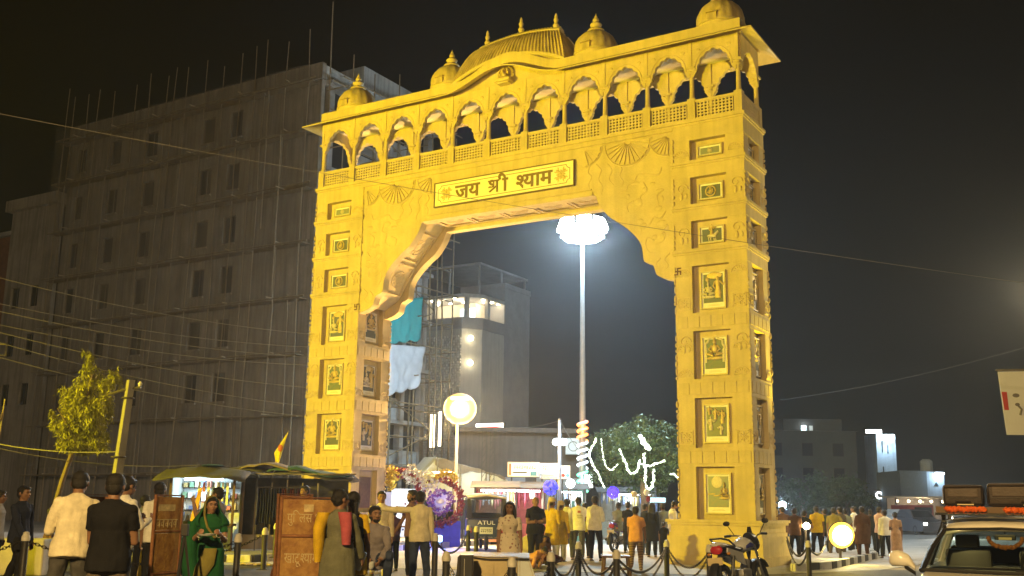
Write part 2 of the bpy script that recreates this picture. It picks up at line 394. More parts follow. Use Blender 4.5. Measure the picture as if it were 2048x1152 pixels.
def reliefs(kind):
    if kind in REL: return REL[kind]
    if kind == 'throne': r = [('figure', figure_seated().mesh('figure', m_gold, True)), ('throne_arch', halo_arch().mesh('throne_arch', m_pale, True))]
    elif kind == 'pair':
        a = figure_standing(.58); b = MB(); q = figure_seated(); b.add(q.v, q.f, SCL(.8, 1, .8))
        c = MB().ell((0, 0.01, 0), (.22, .012, .09), 14, 6); c.ell((-.2, .0, -.10), (.05, .02, .06), 8, 5)
        r = [('figure', a.mesh('figure', m_gold, True), (.13, 0, -.27)), ('figure', b.mesh('figure', m_pale, True), (-.13, 0, -.14)), ('cloud', c.mesh('cloud', m_gold, True), (0.04, 0, .34))]
    elif kind == 'group':
        r = []
        for (x, z, hh, mm, s) in ((-.15, -.22, .36, m_pale, 1), (.16, -.05, .36, m_gold, -1), (-.02, .05, .3, m_gold, 1), (.12, -.33, .26, m_pale, -1), (-.18, .18, .22, m_gold, 1)):
            r.append(('figure', figure_standing(hh, s).mesh('figure', mm, True), (x, 0, z)))
    elif kind == 'moon':
        a = MB().ell((-.03, .01, .24), (.15, .02, .15), 18, 8); b = figure_seated(); c = MB(); c.add(b.v, b.f, T(.16, 0, -.08) @ SCL(.6, 1, .75))
        d = MB()
        for k in range(7): d.ell((-.22+.075*k, .01, -.06-.012*k+.02*sin(k*2.1)), (.07, .015, .02), 8, 5)
        r = [('moon', a.mesh('moon', m_pale, True)), ('figure', c.mesh('figure', m_gold, True)), ('bank', d.mesh('bank', m_gold, True))]
    elif kind == 'medallion': r = [('medallion', medallion_relief().mesh('medallion', m_gold, True))]
    elif kind == 'rider':
        a = figure_standing(.34); b = MB().ell((0, 0, 0), (.14, .03, .06), 10, 6); b.tube([(.1, 0, .02), (.2, 0, .12)], [.05, .03], 6)
        for x in (-.1, -.04, .06, .11): b.tube([(x, 0, -.03), (x+.02, 0, -.16)], .015, 5)
        r = [('figure', a.mesh('figure', m_gold, True), (0, 0, -.02)), ('animal', b.mesh('animal', m_pale, True), (0, 0, -.03))]
    else: r = [('flower', flower_relief().mesh('flower', m_pale, True))]
    REL[kind] = r; return r
def plaque(x, y, z0, z1, rz, kind, pm, label):
    w = 0.70; h = z1-z0; tall = h > .7
    mb = MB()
    for (a, b, c, d) in ((-w/2, w/2, h-.035, h), (-w/2, w/2, 0, .035), (-w/2, -w/2+.035, .035, h-.035), (w/2-.035, w/2, .035, h-.035)):
        mb.box(a, b, -.075, 0, c, d)
    p = part('plaque', mb, m_frame, gate, loc=(x, y, z0), rot=(0, 0, rz), label=label)
    part('mount', MB().box(-w/2+.035, w/2-.035, -.03, 0, .035, h-.035), m_mount, p)
    b0 = .17 if tall else .06
    part('picture', MB().box(-w/2+.085, w/2-.085, -.042, -.03, b0, h-.085), m_pic[pm], p)
    cz = (b0+h-.085)/2; k = 1.0 if tall else (.92 if h > .4 else .55)
    for r in reliefs(kind):
        o = link(r[0], r[1], p); lo = r[2] if len(r) > 2 else (0, 0, 0)
        o.location = (lo[0]*k, -.05, cz+lo[2]*k); o.scale = (k, 1, k)
    if tall: part('caption', MB().box(-.17, .17, -.034, -.03, .085, .094).box(-.13, .13, -.034, -.03, .115, .122), m_frame, p)
def bumps(mb, x, y, z0, z1, sx, sy, seed):     # carved blocks running up a pillar's arris
    r = random.Random(seed); z = z0
    while z < z1-.06:
        d = r.uniform(.07, .2); k = r.uniform(.012, .036)
        mb.ell((x, y, z+d/2), (k+.03*sx, k+.03*sy, d*.55), 6, 4); z += d+r.uniform(0, .06)
def pillar(x0, mirror, side_plaques):
    # shaft with recessed panels: an inner core, four corner posts, and full-width belts between
    mb = MB().box(x0+RD, x0+GP-RD, RD, GD-RD, 0.9, 11.68)
    for (a, b) in ((0, .49), (1.48, GP)):
        for (c, d) in ((0, .42), (1.28, GD)): mb.box(x0+a+.012, x0+b-.012 if b < GP else x0+b-.012, c+.012, d-.012, 0.95, 11.66)
    sh = part('pillar', mb, m_stone, gate)
    prev = 1.0
    for i, (a, b) in enumerate(zs):
        top = zs[i+1][0] if i+1 < len(zs) else 11.655
        bl = MB().box(x0, x0+GP, 0, GD, b, top)
        if i in (3, 4, 5):
            bl.box(x0-.05, x0+GP+.05, -.05, GD+.05, top-.10, top-.02).box(x0-.03, x0+GP+.03, -.03, GD+.03, top-.16, top-.105)
        part('belt', bl, m_stone, sh)
    pn = MB().bbox(-.14, .14, -.018, .01, -.15, .15, .008).mesh('belt_panel', m_stone)
    for i in (0, 1, 2):
        zc = (zs[i][1]+zs[i+1][0])/2
        for k in range(6): link('belt_panel', pn, sh, (x0+.20+k*.32, 0, zc))
        for k in range(5): link('belt_panel', pn, sh, (x0+GP, .21+k*.32, zc), (0, 0, pi/2))
    # corner carving, one part per arris
    for j, (cx, cyy, sx, sy) in enumerate(((x0, 0, 1, 1), (x0+GP, 0, 1, 1), (x0+GP, GD, 1, 1))):
        for i, (a, b) in enumerate(zs):
            cb = MB(); bumps(cb, cx, cyy, a, b, .35, .35, j*10+i+int(x0)); part('arris_carving', cb, m_stone2, sh, True)
    # carved ornaments on the posts
    for i, (a, b) in enumerate(zs):
        if i == 0: continue
        for xx in (x0+.24, x0+GP-.24):
            if i in (1, 3): link('rosette', ROS, sh, (xx, .012, a+.26))
            elif i in (2,): link('half_shell', SHL, sh, (xx, .012, a+.06)); link('half_shell', SHL, sh, (xx, .012, a+.75))
            elif i in (4, 5): link('scroll', SCR, sh, (xx, .012, (a+b)/2+.06))
            else: link('half_shell', SHL, sh, (xx, .012, a+.12))
        for yy in (.215, GD-.215):
            if i in (1, 3): link('rosette', ROS, sh, (x0+GP-.012, yy, a+.26), (0, 0, pi/2))
            elif i in (2,): link('half_shell', SHL, sh, (x0+GP-.012, yy, a+.08), (0, 0, pi/2))
            elif i in (4, 5): link('scroll', SCR, sh, (x0+GP-.012, yy, (a+b)/2+.06), (0, 0, pi/2))
    for xx in (x0+.24, x0+GP-.24): link('half_shell', SHL, sh, (xx, .012, zs[3][1]-.28)); link('scroll', SCR, sh, (xx, .012, zs[2][0]+.98))
    # stepped plinth
    pm = MB(); lv = [(0, .22, .30), (.22, .70, .24), (.70, .80, .20), (.80, .98, .17), (.98, 1.04, .23), (1.04, 1.11, .27)]
    for (a, b, o) in lv: pm.box(x0-o, x0+GP+o, -o, GD+o, a if a else -.1, b)
    part('plinth', pm, m_stone, gate)
for x0 in (0.0, GW-GP): pillar(x0, x0 > 1, x0 < 1)
kinds = ['moon', 'group', 'throne', 'pair', 'rider', 'medallion', 'flower']
side = ['right', 'left']
nm = ['lowest', 'second from the bottom', 'third from the bottom', 'middle', 'third from the top', 'second from the top', 'topmost']
for s, x0 in enumerate((0.0, GW-GP)):
    for i, (a, b) in enumerate(pz):
        kd = kinds[i] if s else ['moon', 'throne', 'throne', 'pair', 'medallion', 'medallion', 'flower'][i]
        plaque(x0+1.0, RD, a, b, 0, kd, [2, 0, 1, 0, 0, 0, 2][i], '%s picture plaque on the front of the pillar' % nm[i])
for i, (a, b) in enumerate(pz[:5]):
    if i == 0:
        part('wooden_panel', MB().box(-.3, .3, -.05, 0, 0, .95).box(-.24, .24, -.06, -.05, .06, .89), mat('dark_carved_wood', (0.16, 0.10, 0.06), .6, var=.4, scale=12, bump=.8, bscale=40), gate, loc=(GP-RD, .85, 1.25), rot=(0, 0, pi/2))
    else: plaque(GP-RD, .85, a, b, pi/2, ['pair', 'group', 'pair', 'throne', 'medallion'][i], 0, '%s picture plaque on the inner side of the pillar' % nm[i])
for i, (a, b) in enumerate(pz[:7]): plaque(GW-RD, .85, a, b, pi/2, kinds[i], [0, 2, 0][i % 3], '%s picture plaque on the outer side of the pillar' % nm[i])
# --- arch: two face slabs with a scalloped edge, a recessed panelled soffit between
arcL = [(1.99, 7.34), (2.28, 7.40), (2.48, 7.50), (2.56, 7.58), (2.62, 7.78), (2.70, 7.86), (2.90, 7.95), (2.94, 8.20), (2.98, 8.40), (3.10, 8.62), (3.36, 8.90), (3.70, 9.17), (3.92, 9.32), (4.10, 9.52), (4.26, 9.75), (4.36, 9.99), (4.40, 10.03)]
def smooth_poly(p, n=3):
    out = []
    for i in range(len(p)-1):
        p0 = p[max(0, i-1)]; p1 = p[i]; p2 = p[i+1]; p3 = p[min(len(p)-1, i+2)]
        for j in range(n):
            t = j/n; out.append(tuple(0.5*((2*p1[k])+(-p0[k]+p2[k])*t+(2*p0[k]-5*p1[k]+4*p2[k]-p3[k])*t*t+(-p0[k]+3*p1[k]-3*p2[k]+p3[k])*t**3) for k in range(2)))
    return out+[p[-1]]
aL = smooth_poly(arcL); aR = [(GW-x, z) for (x, z) in aL][::-1]
face = aL+aR+[(GW-1.99, 11.66), (1.99, 11.66)]
part('arch_face', MB().prism(face, 0.03, 0.32), m_stone, gate)
part('arch_face', MB().prism(face, GD-.32, GD-.03), m_stone, gate)
# soffit, raised 12 cm above the scalloped edge
sof = [(1.99, 7.62), (2.55, 7.92), (3.25, 9.05), (3.98, 9.80), (4.30, 10.16), (4.40, 10.2)]
sofR = [(GW-x, z) for (x, z) in sof][::-1]
part('soffit', MB().prism(sof+sofR+[(GW-1.99, 11.60), (1.99, 11.60)], 0.325, GD-.325), m_stone, gate)
def soffit_panel(L):
    mb = MB(); W2 = .46
    for (a, b, c, d) in ((-L/2, L/2, -W2, -W2+.06), (-L/2, L/2, W2-.06, W2), (-L/2, -L/2+.07, -W2+.06, W2-.06), (L/2-.07, L/2, -W2+.06, W2-.06)): mb.box(a, b, c, d, -.05, 0)
    mb.torus(.29, .02, 22, 5, SCL(L/1.15, 1, 1)); mb.torus(.14, .018, 16, 5)
    for k in range(10): mb.ell((0, 0, 0), (.07, .024, .02), 6, 4, RZ(k*pi/5) @ T(.2, 0, 0))
    for sx in (-1, 1):
        for sy in (-1, 1): mb.ell((sx*L*.37, sy*.33, -.005), (.09, .07, .025), 6, 4)
    return mb.mesh('soffit_panel', m_stone2, 30)
SP = soffit_panel(1.12)
for k in range(5): link('soffit_panel', SP, gate, (GW/2+(k-2)*1.18, GD/2, 10.2))
for s in (0, 1):
    for ((xa, za), (xb, zb)) in (((2.55, 7.92), (3.25, 9.05)), ((3.25, 9.05), (4.05, 9.88))):
        xm, zm = (xa+xb)/2, (za+zb)/2; an = atan2(zb-za, xb-xa)
        o = link('soffit_panel', SP, gate, (GW-xm if s else xm, GD/2, zm), (0, pi+an if s else -an, 0))
        if s: o.rotation_euler = (0, an, 0)
# --- carving on the arch faces: fans, tendrils
def fan(r, a0, a1, n):
    mb = MB()
    for k in range(n):
        a = a0+(a1-a0)*(k+.5)/n; d = (a1-a0)/n*.36
        mb.prism([(r*.12*cos(a), r*.12*sin(a)), (r*.94*cos(a-d), r*.94*sin(a-d)), (r*.94*cos(a+d), r*.94*sin(a+d))], -.035, .0)
    mb.tube([(r*cos(a0+(a1-a0)*i/24), -.01, r*sin(a0+(a1-a0)*i/24)) for i in range(25)], .022, 5)
    return mb
for s in (0, 1):
    M = (lambda x: GW-x) if s else (lambda x: x)
    sg = -1 if s else 1
    f1 = fan(.72, pi, 2*pi, 13); part('carved_fan', f1, m_stone2, gate, loc=(M(3.35), .03, 11.46))
    f2 = fan(.58, -pi/2, 0, 7) if not s else fan(.58, pi, 1.5*pi, 7); part('carved_fan', f2, m_stone2, gate, loc=(M(2.12), .03, 11.42))
    f3 = fan(.55, pi, 1.5*pi, 5) if not s else fan(.55, 1.5*pi, 2*pi, 5); part('carved_fan', f3, m_stone2, gate, loc=(M(4.72), .03, 11.46))
    cv = [[(4.35, 10.95), (4.2, 10.75), (4.28, 10.5), (4.15, 10.25), (4.2, 10.05)], [(4.0, 10.9), (3.86, 10.7), (3.95, 10.45), (3.80, 10.25)], [(3.72, 10.85), (3.55, 10.7), (3.62, 10.5), (3.5, 10.3), (3.58, 10.2)],
          [(4.55, 10.95), (4.62, 10.75), (4.5, 10.6), (4.6, 10.4), (4.55, 10.2)],
          [(2.35, 10.55), (2.45, 10.35), (2.75, 10.4), (3.05, 10.45), (3.15, 10.3), (3.35, 10.2), (3.42, 10.05), (3.6, 10.0)], [(2.3, 9.9), (2.5, 9.75), (2.45, 9.5), (2.6, 9.35)], [(2.25, 9.3), (2.4, 9.1), (2.6, 9.15), (2.75, 8.95), (2.95, 8.9), (3.0, 8.7)],
          [(2.2, 8.85), (2.35, 8.7), (2.3, 8.5), (2.5, 8.4)], [(2.6, 8.5), (2.8, 8.6), (2.85, 8.4), (2.75, 8.2), (2.55, 8.15)], [(2.15, 8.1), (2.3, 7.95), (2.2, 7.75), (2.4, 7.6)], [(2.42, 8.0), (2.55, 7.85), (2.45, 7.68), (2.32, 7.75)],
          [(2.9, 10.2), (2.8, 9.95), (3.0, 9.8), (2.95, 9.55), (3.15, 9.4)], [(3.2, 9.7), (3.4, 9.6), (3.35, 9.4)]]
    for c in cv:
        p = smooth_poly([(M(x), z) for (x, z) in c], 4)
        part('carved_tendril', MB().tube([(x, .03, z) for (x, z) in p], [.025*(1-.55*i/len(p)) for i in range(len(p))], 6), m_stone2, gate, True)
    bl = MB()
    r2 = random.Random(4+s)
    for k in range(14):
        z = r2.uniform(8.6, 10.3); x = r2.uniform(2.2, 2.6+.55*(z-8.3)); x = min(x, 3.9)
        bl.ell((M(x), .03, z), (r2.uniform(.05, .16), .016, r2.uniform(.04, .11)), 8, 5, None)
    part('carved_foliage', bl, m_stone2, gate, True)
    # the auspicious painted mark on the bracket
    e = MB(); a, t = .10, .017
    e.box(-t, t, 0, .01, -a, a).box(-a, -t-.001, 0, .01, -t, t).box(t+.001, a, 0, .01, -t, t)
    e.box(t+.001, a, 0, .01, a-2*t, a).box(-a, -t-.001, 0, .01, -a, -a+2*t).box(a-2*t, a, 0, .01, -a, -t-.001).box(-a, -a+2*t, 0, .01, t+.001, a)
    part('swastika_emblem', e, m_mark, gate, loc=((1.93, -.012, 7.54) if not s else (12.9, -.012, 7.56)))
# edge roll under the name board and string courses
part('string_course', MB().box(4.45, GW-4.45, -.02, .028, 10.03, 10.13).box(4.5, GW-4.5, -.01, .028, 10.2, 10.24).box(2.0, GW-2.0, -.015, .028, 11.52, 11.60), m_stone, gate)
# --- name board
m_board = mat('board_cream', (0.82, 0.75, 0.55), 0.5, var=.1)
m_bframe = mat('board_edge_brown', (0.13, 0.08, 0.035), 0.5)
m_letter = mat('letter_bronze', (0.20, 0.125, 0.035), 0.45, 0.2)
bx0, bx1, bz0, bz1 = 4.87, 9.80, 10.41, 11.20
fm = MB()
for (a, b, c, d) in ((bx0, bx1, bz1-.03, bz1), (bx0, bx1, bz0, bz0+.03), (bx0, bx0+.03, bz0+.03, bz1-.03), (bx1-.03, bx1, bz0+.03, bz1-.03)): fm.box(a, b, -.06, .028, c, d)
board = part('name_board', fm, m_bframe, gate)
part('board_panel', MB().box(bx0+.03, bx1-.03, -.035, .028, bz0+.03, bz1-.03), m_board, board)
q = .11; ln = []
X0, X1, Z0, Z1 = bx0+.15, bx1-.15, bz0+.12, bz1-.12
for (cx, cz, a0) in ((X0, Z0, 0), (X1, Z0, pi/2), (X1, Z1, pi), (X0, Z1, 1.5*pi)):
    for i in range(7):
        a = a0+pi/2-(pi/2)*i/6; ln.append((cx+q*cos(a), -.037, cz+q*sin(a)))
part('board_border_line', MB().tube(ln+[ln[0]], .009, 4), m_bframe, board)
def lotus():
    mb = MB()
    for k in range(4):
        a = pi/4+k*pi/2
        mb.ell((0, 0, 0), (.10, .018, .055), 8, 5, RY(a) @ T(.12, 0, 0)); mb.ell((0, 0, 0), (.07, .02, .03), 8, 5, RY(a+pi/4) @ T(.09, 0, 0))
        mb.ell((0, 0, 0), (.05, .014, .02), 6, 4, RY(a+.35) @ T(.2, 0, 0)); mb.ell((0, 0, 0), (.05, .014, .02), 6, 4, RY(a-.35) @ T(.2, 0, 0))
    mb.ell((0, 0, 0), (.06, .035, .06), 8, 5); return mb.mesh('lotus_emblem', m_gold, True)
LT = lotus()
zc = (bz0+bz1)/2
link('lotus_emblem', LT, board, (5.33, -.04, zc)); link('lotus_emblem', LT, board, (9.36, -.04, zc))
def letters(seq, x, z, h, y, parent, m, sx=1.0):
    # seq of lists of (text, clip planes, dx, extra prisms) sharing one syllable
    for (mb, wdt, gap) in seq:
        part('letter', mb, m, parent, loc=(x, y, z), rot=(pi/2, 0, 0)).scale = (h*sx, h, 1); x += (wdt+gap)*h*sx
def syll(*parts_):
    mb = MB(); x = 0.0
    for p in parts_:
        if isinstance(p, str):
            bm, a, b = glyphs(p, .014); mb.bm(bm, T(x-a, 0, 0)); x += b-a-.02
        elif p[0] == 'half':       # half form: the glyph without its stem
            bm, a, b = glyphs(p[1], .014, [((p[2], 0, 0), (1, 0, 0))]); mb.bm(bm, T(x-a, 0, 0)); x += (p[2]-a)-.02
        elif p[0] == 'shra':       # the conjunct shra: the left bowl, a stem and the slanting stroke
            bm, a, b = glyphs('श', .014, [((.30, .25, 0), (0, -1, 0)), ((.34, 0, 0), (1, 0, 0))]); mb.bm(bm, T(x-a, 0, 0))
            hl = .62; st = .42
            mb.box(x-.02, x+st+.16, hl-.072, hl, -.0139, .0139); mb.box(x+st, x+st+.075, 0, hl-.0725, -.0139, .0139)
            mb.prism([(x+st-.001, .33), (x+st-.001, .25), (x+.07, .02), (x+.02, .07)], -.0137, .0137, 'z')
            x += st+.10
    return mb, x, 0.0
GLYPH_BOLD = 0.016
gt = {'ja': syll('ज'), 'ya': syll('य'), 'shri': syll(('shra',), 'ी'), 'shya': syll(('half', 'श', .40), 'य', 'ा'), 'ma': syll('म')}
GLYPH_BOLD = 0.0
H = 0.62; x = 5.66
for k, gap in (('ja', -.02), ('ya', .50), ('shri', .46), ('shya', -.02), ('ma', 0)):
    mb, wd, _ = gt[k]
    o = part('letter', mb, m_letter, board, loc=(x, -.048, zc-.21), rot=(pi/2, 0, 0)); o.scale = (H*1.06, H, 1); x += (wd+gap)*H*1.06

# --- balcony: string course, columns, pierced balustrade, cusped arcades, ceiling, eave, parapet, roofs
part('balcony_slab', MB().box(-.06, GW+.06, -.06, GD+.06, 11.66, 11.74).box(-.03, GW+.03, -.03, GD+.03, 11.60, 11.655), m_stone, gate)
NB = 11; BX0, BX1 = .12, GW-.12; BW = (BX1-BX0)/NB
colm = MB()
colm.box(-.11, .11, -.11, .11, 0, .62).lathe([(.10, .62), (.085, .66), (.07, .70), (.06, 1.3), (.065, 1.36), (.095, 1.40), (.075, 1.44), (.10, 1.50)], 10).box(-.12, .12, -.11, .11, 1.50, 1.56)
colm.box(-.045, .045, -.10, .08, 1.56, 2.30)
colM = colm.mesh('column', m_stone, 35)
ys = (.11, GD-.11)
for k in range(NB+1):
    for y in ys: link('column', colM, gate, (BX0+k*BW, y, 11.74), (0, 0, pi if y > 1 else 0))
def jali(wd, h):
    mb = MB(); nx = max(2, round(wd/.1)); nz = 5; cw = wd/nx; ch = h/nz; t = .022
    for j in range(nz):
        for i in range(nx):
            cx = (i+.5)*cw; cz = (j+.5)*ch; o = []; q = []
            for k in range(8):
                a = pi/8+k*pi/4
                ex, ez = ((1, .41), (.41, 1), (-.41, 1), (-1, .41), (-1, -.41), (-.41, -1), (.41, -1), (1, -.41))[k]
                o.append((cx+ex*cw/2, cz+ez*ch/2)); q.append((cx+cw*.335*cos(a), cz+ch*.335*sin(a)))
            vs = [(p[0], -t, p[1]) for p in o]+[(p[0], -t, p[1]) for p in q]+[(p[0], t, p[1]) for p in o]+[(p[0], t, p[1]) for p in q]
            fs = []
            for k in range(8):
                n = (k+1) % 8
                fs += [(k, n, 8+n, 8+k), (16+k, 24+k, 24+n, 16+n), (8+k, 8+n, 24+n, 24+k)]
            cor = [(cx+sx*cw/2, cz+sz*ch/2) for (sx, sz) in ((1, 1), (-1, 1), (-1, -1), (1, -1))]
            b = len(vs); vs += [(p[0], -t, p[1]) for p in cor]+[(p[0], t, p[1]) for p in cor]
            for c_, (k1, k2) in enumerate(((0, 1), (2, 3), (4, 5), (6, 7))): fs += [(k1, b+c_, k2), (16+k1, 16+k2, b+4+c_)]
            mb.add(vs, fs)
    mb.box(-.03, wd+.03, -.04, .04, h+.001, h+.075).box(-.03, wd+.03, -.04, .04, -.06, -.001)
    return mb
jl = jali(BW-.30, .44).mesh('jali_panel', m_stone2)
post = MB().box(-.04, .04, -.035, .035, 0, .56).mesh('baluster', m_stone)
for k in range(NB):
    for y in (.06, GD-.06): link('jali_panel', jl, gate, (BX0+k*BW+.15, y, 11.80))
jls = jali(GD-.46, .44).mesh('jali_panel', m_stone2)
for xx in (.06, GW-.06): link('jali_panel', jls, gate, (xx, .23, 11.80), (0, 0, pi/2))
def arcade(wd, thick):
    h = wd/2-.02; pts = [(-h, 14.02), (-h, 12.98), (-h+.06, 12.98), (-h+.10, 13.06), (-h+.16, 13.13), (-h+.15, 13.17)]
    a_, b_ = h-.17, .50; n = 7; cur = []
    for i in range(n*5+1):
        t = pi-pi*i/(n*5); s = abs(sin(n*(pi-t)))
        k = .93+.09*s
        cur.append((a_*k*cos(t), 13.17+b_*k*sin(t)*(1+.10*max(0, sin(t))**8)))
    pts += cur[1:-1]+[(-p[0], p[1]) for p in pts[::-1]]
    return MB().prism(pts, -thick/2, thick/2)
am = arcade(BW, .12)
# a raised rim round the arch and two little flowers over it
rim = []
for i in range(29):
    t = pi-pi*i/28; rim.append(((BW/2-.13)*cos(t)*1.0, -.065, 13.17+.60*sin(t)))
am.tube(rim, .014, 4)
for s in (-1, 1): am.ell((s*.44, -.06, 13.74), (.07, .02, .06), 8, 5)
arM = am.mesh('arcade_arch', m_stone)
for k in range(NB):
    for y, r in ((.09, 0), (GD-.09, pi)): link('arcade_arch', arM, gate, (BX0+(k+.5)*BW, y, 0), (0, 0, r))
arS = arcade(GD-.2, .12).mesh('arcade_arch', m_stone)
for xx, r in ((.09, pi/2), (GW-.09, pi/2)): link('arcade_arch', arS, gate, (xx, GD/2, 0), (0, 0, r))
# ceiling
part('ceiling', MB().box(.16, GW-.16, .16, GD-.16, 13.96, 14.05), mat('ceiling_lit_pale', (.82, .78, .66), .8, var=.12, scale=2), gate)  # colour paled to stand in for floodlight from below
# eave: a thin sloping slab all round, its front and back rising in a curve over the middle
def bump(x):
    t = (x-7.42)/1.95
    return 0.55*(cos(pi*t)*.5+.5) if abs(t) < 1 else 0.0
OV = .45
def eave_strip(y_in, y_out):
    mb = MB(); n = 88; xa, xb = -OV, GW+OV; vs = []; fs = []
    for i in range(n+1):
        t = i/n; xo = xa+(xb-xa)*t; xi = GW*t; zb = bump(xi)
        vs += [(xi, y_in, 14.10+zb), (xo, y_out, 13.86+zb), (xo, y_out, 13.90+zb), (xi, y_in, 14.15+zb)]
    for i in range(n):
        for k in range(4): fs.append([i*4+k, i*4+(k+1) % 4, (i+1)*4+(k+1) % 4, (i+1)*4+k])
    fs += [[0, 1, 2, 3], [n*4+3, n*4+2, n*4+1, n*4]]
    return mb.add(vs, fs)
part('eave', eave_strip(0, -OV), m_stone, gate); part('eave', eave_strip(GD, GD+OV), m_stone, gate)
for (xi, xo) in ((0, -OV), (GW, GW+OV)):
    vs = []
    for (yi, yo) in ((0, -OV), (GD, GD+OV)): vs += [(xi, yi, 14.10), (xo, yo, 13.86), (xo, yo, 13.90), (xi, yi, 14.15)]
    part('eave', MB().add(vs, [[0, 1, 5, 4], [1, 2, 6, 5], [2, 3, 7, 6], [3, 0, 4, 7], [0, 3, 2, 1], [4, 5, 6, 7]]), m_stone, gate)
# front wall over the arcade, rising into the curved pediment; parapet behind the eave
def wall_profile(off):
    p = [(0, 14.021), (GW, 14.021)]
    for i in range(60, -1, -1):
        x = GW*i/60; p.append((x, 14.12+bump(x)+off))
    return p
for y0, y1 in ((.03, .15), (GD-.15, GD-.03)): part('pediment', MB().prism(wall_profile(0), y0, y1), m_stone, gate)
def fascia(y0, y1):
    mb = MB(); n = 88; vs = []; fs = []
    for i in range(n+1):
        x = GW*i/n; b = bump(x)*1.12; vs += [(x, y0, 14.12+bump(x)), (x, y1, 14.12+bump(x)), (x, y1, 14.42+b), (x, y0, 14.42+b)]
    for i in range(n):
        for k in range(4): fs.append([i*4+k, i*4+(k+1) % 4, (i+1)*4+(k+1) % 4, (i+1)*4+k])
    fs += [[0, 1, 2, 3], [n*4+3, n*4+2, n*4+1, n*4]]
    return mb.add(vs, fs)
part('parapet', fascia(.0, .14), m_stone, gate); part('parapet', fascia(GD-.14, GD), m_stone, gate)
for xx in (0, GW-.14): part('parapet', MB().box(xx, xx+.14, .145, GD-.145, 14.12, 14.42), m_stone, gate)
part('roof_slab', MB().box(.145, GW-.145, .145, GD-.145, 14.12, 14.36), m_stain, gate)
# curved bangla roof with ribs, crest and spikes
cx, cyc = 7.42, GD/2
def zr(u): return 15.86-.14*u*u
def ze(u): return 14.98-.52*u*u
def xr(u, v): return cx+u*(1.42+.58*v)
nu, nv = 40, 8; vs = []; fs = []
bang = MB()
for s in (-1, 1):
    vs = []; fs = []
    for i in range(nu+1):
        u = -1+2*i/nu
        for j in range(nv+1):
            v = j/nv; z = zr(u)+(ze(u)-zr(u))*(v**1.5); y = cyc+s*(.10+.72*(v**.8)); vs.append((xr(u, v), y, z))
    for i in range(nu):
        for j in range(nv): a = i*(nv+1)+j; fs.append([a, a+1, a+nv+2, a+nv+1])
    bang.add(vs, fs)
for u in (-1, 1):   # hipped ends
    vs = []; fs = []
    for j in range(nv+1):
        v = j/nv
        for s in (-1, 0, 1):
            z = zr(u)+(ze(u)-zr(u))*(v**1.5); vs.append((xr(u, v)+(0.10*v*u if s == 0 else 0), cyc+s*(.10+.72*(v**.8)), z))
    for j in range(nv):
        for k in range(2): a = j*3+k; fs.append([a, a+1, a+4, a+3])
    bang.add(vs, fs)
rf = part('curved_roof', bang, m_stain, gate, True)
rb = MB()
for i in range(33):
    u = -1+2*i/32
    for s in (-1, 1): rb.tube([(xr(u, j/6), cyc+s*(.105+.72*((j/6)**.8)), zr(u)+(ze(u)-zr(u))*((j/6)**1.5)+.012) for j in range(1, 7)], .028, 5)
part('roof_rib', rb, m_stain, rf, True)['kind'] = 'stuff'
cr = MB()
cr.loft([((xr(u, -.02), cyc, zr(u)+.06), (0, .17, 0), (0, 0, .09)) for u in [-1.04+2.08*i/24 for i in range(25)]], 8)
for i in range(27):
    u = -1+2*i/26
    for s in (-1, 1): cr.ell((xr(u, .05), cyc+s*.17, zr(u)-.04), (.055, .03, .06), 6, 4)
    cr.ell((xr(u, 0), cyc, zr(u)+.16), (.03, .05, .04), 6, 4)
part('roof_crest', cr, m_stone2, rf, True)
em = MB()
em.loft([((xr(u, 1.0), cyc-.80, ze(u)-.03), (0, .05, 0), (0, 0, .07)) for u in [-1+2*i/30 for i in range(31)]], 8)
em.loft([((xr(u, 1.0), cyc+.80, ze(u)-.03), (0, .05, 0), (0, 0, .07)) for u in [-1+2*i/30 for i in range(31)]], 8)
part('roof_edge', em, m_stone, rf, True)
# wall under the curved roof edge, following its curve
def ped2(y0, y1):
    pts = [(xr(u, .96), ze(u)-.03) for u in [-1+2*i/30 for i in range(31)]]
    return MB().prism([(pts[0][0], 14.3), (pts[-1][0], 14.3)]+pts[::-1], y0, y1)
part('pediment', ped2(.16, .28), m_stone, gate); part('pediment', ped2(GD-.28, GD-.16), m_stone, gate)
spike = MB().lathe([(.10, 0), (.11, .06), (.05, .10), (.09, .17), (.105, .22), (.06, .28), (.05, .31), (.075, .37), (.08, .41), (.045, .47), (.05, .52), (.035, .58), (.004, .64)], 10).mesh('roof_spike', m_stone2, True)
for xx, z in ((6.16, 15.77), (7.42, 15.93), (8.68, 15.77)): link('roof_spike', spike, gate, (xx, cyc, z))
# ribbed domes with finials
dp = [(.74, 0), (.74, .10), (.66, .12), (.66, .26), (.70, .28), (.69, .34)]
dprof = [(.63, .30), (.665, .42), (.66, .56), (.62, .70), (.54, .84), (.43, .95), (.30, 1.03), (.22, 1.07), (.20, 1.10)]
fin = [(.20, 1.08), (.27, 1.11), (.24, 1.15), (.12, 1.18), (.10, 1.21), (.17, 1.26), (.19, 1.31), (.13, 1.37), (.07, 1.40), (.10, 1.45), (.09, 1.50), (.05, 1.54), (.05, 1.57), (.02, 1.63), (.004, 1.70)]
dm = MB().lathe(dprof, 64, None, .022, 16).mesh('dome', m_stain, True)
db = MB().box(-.82, .82, -.80, .80, -.12, 0).lathe(dp, 24).mesh('dome_base', m_stone, 30)
df = MB().lathe(fin, 12).mesh('finial', m_stone2, True)
dn = MB().box(-.13, .13, -.70, -.55, .28, .48).box(-.16, .16, -.76, -.5, .48, .51).mesh('dome_niche', m_stain)
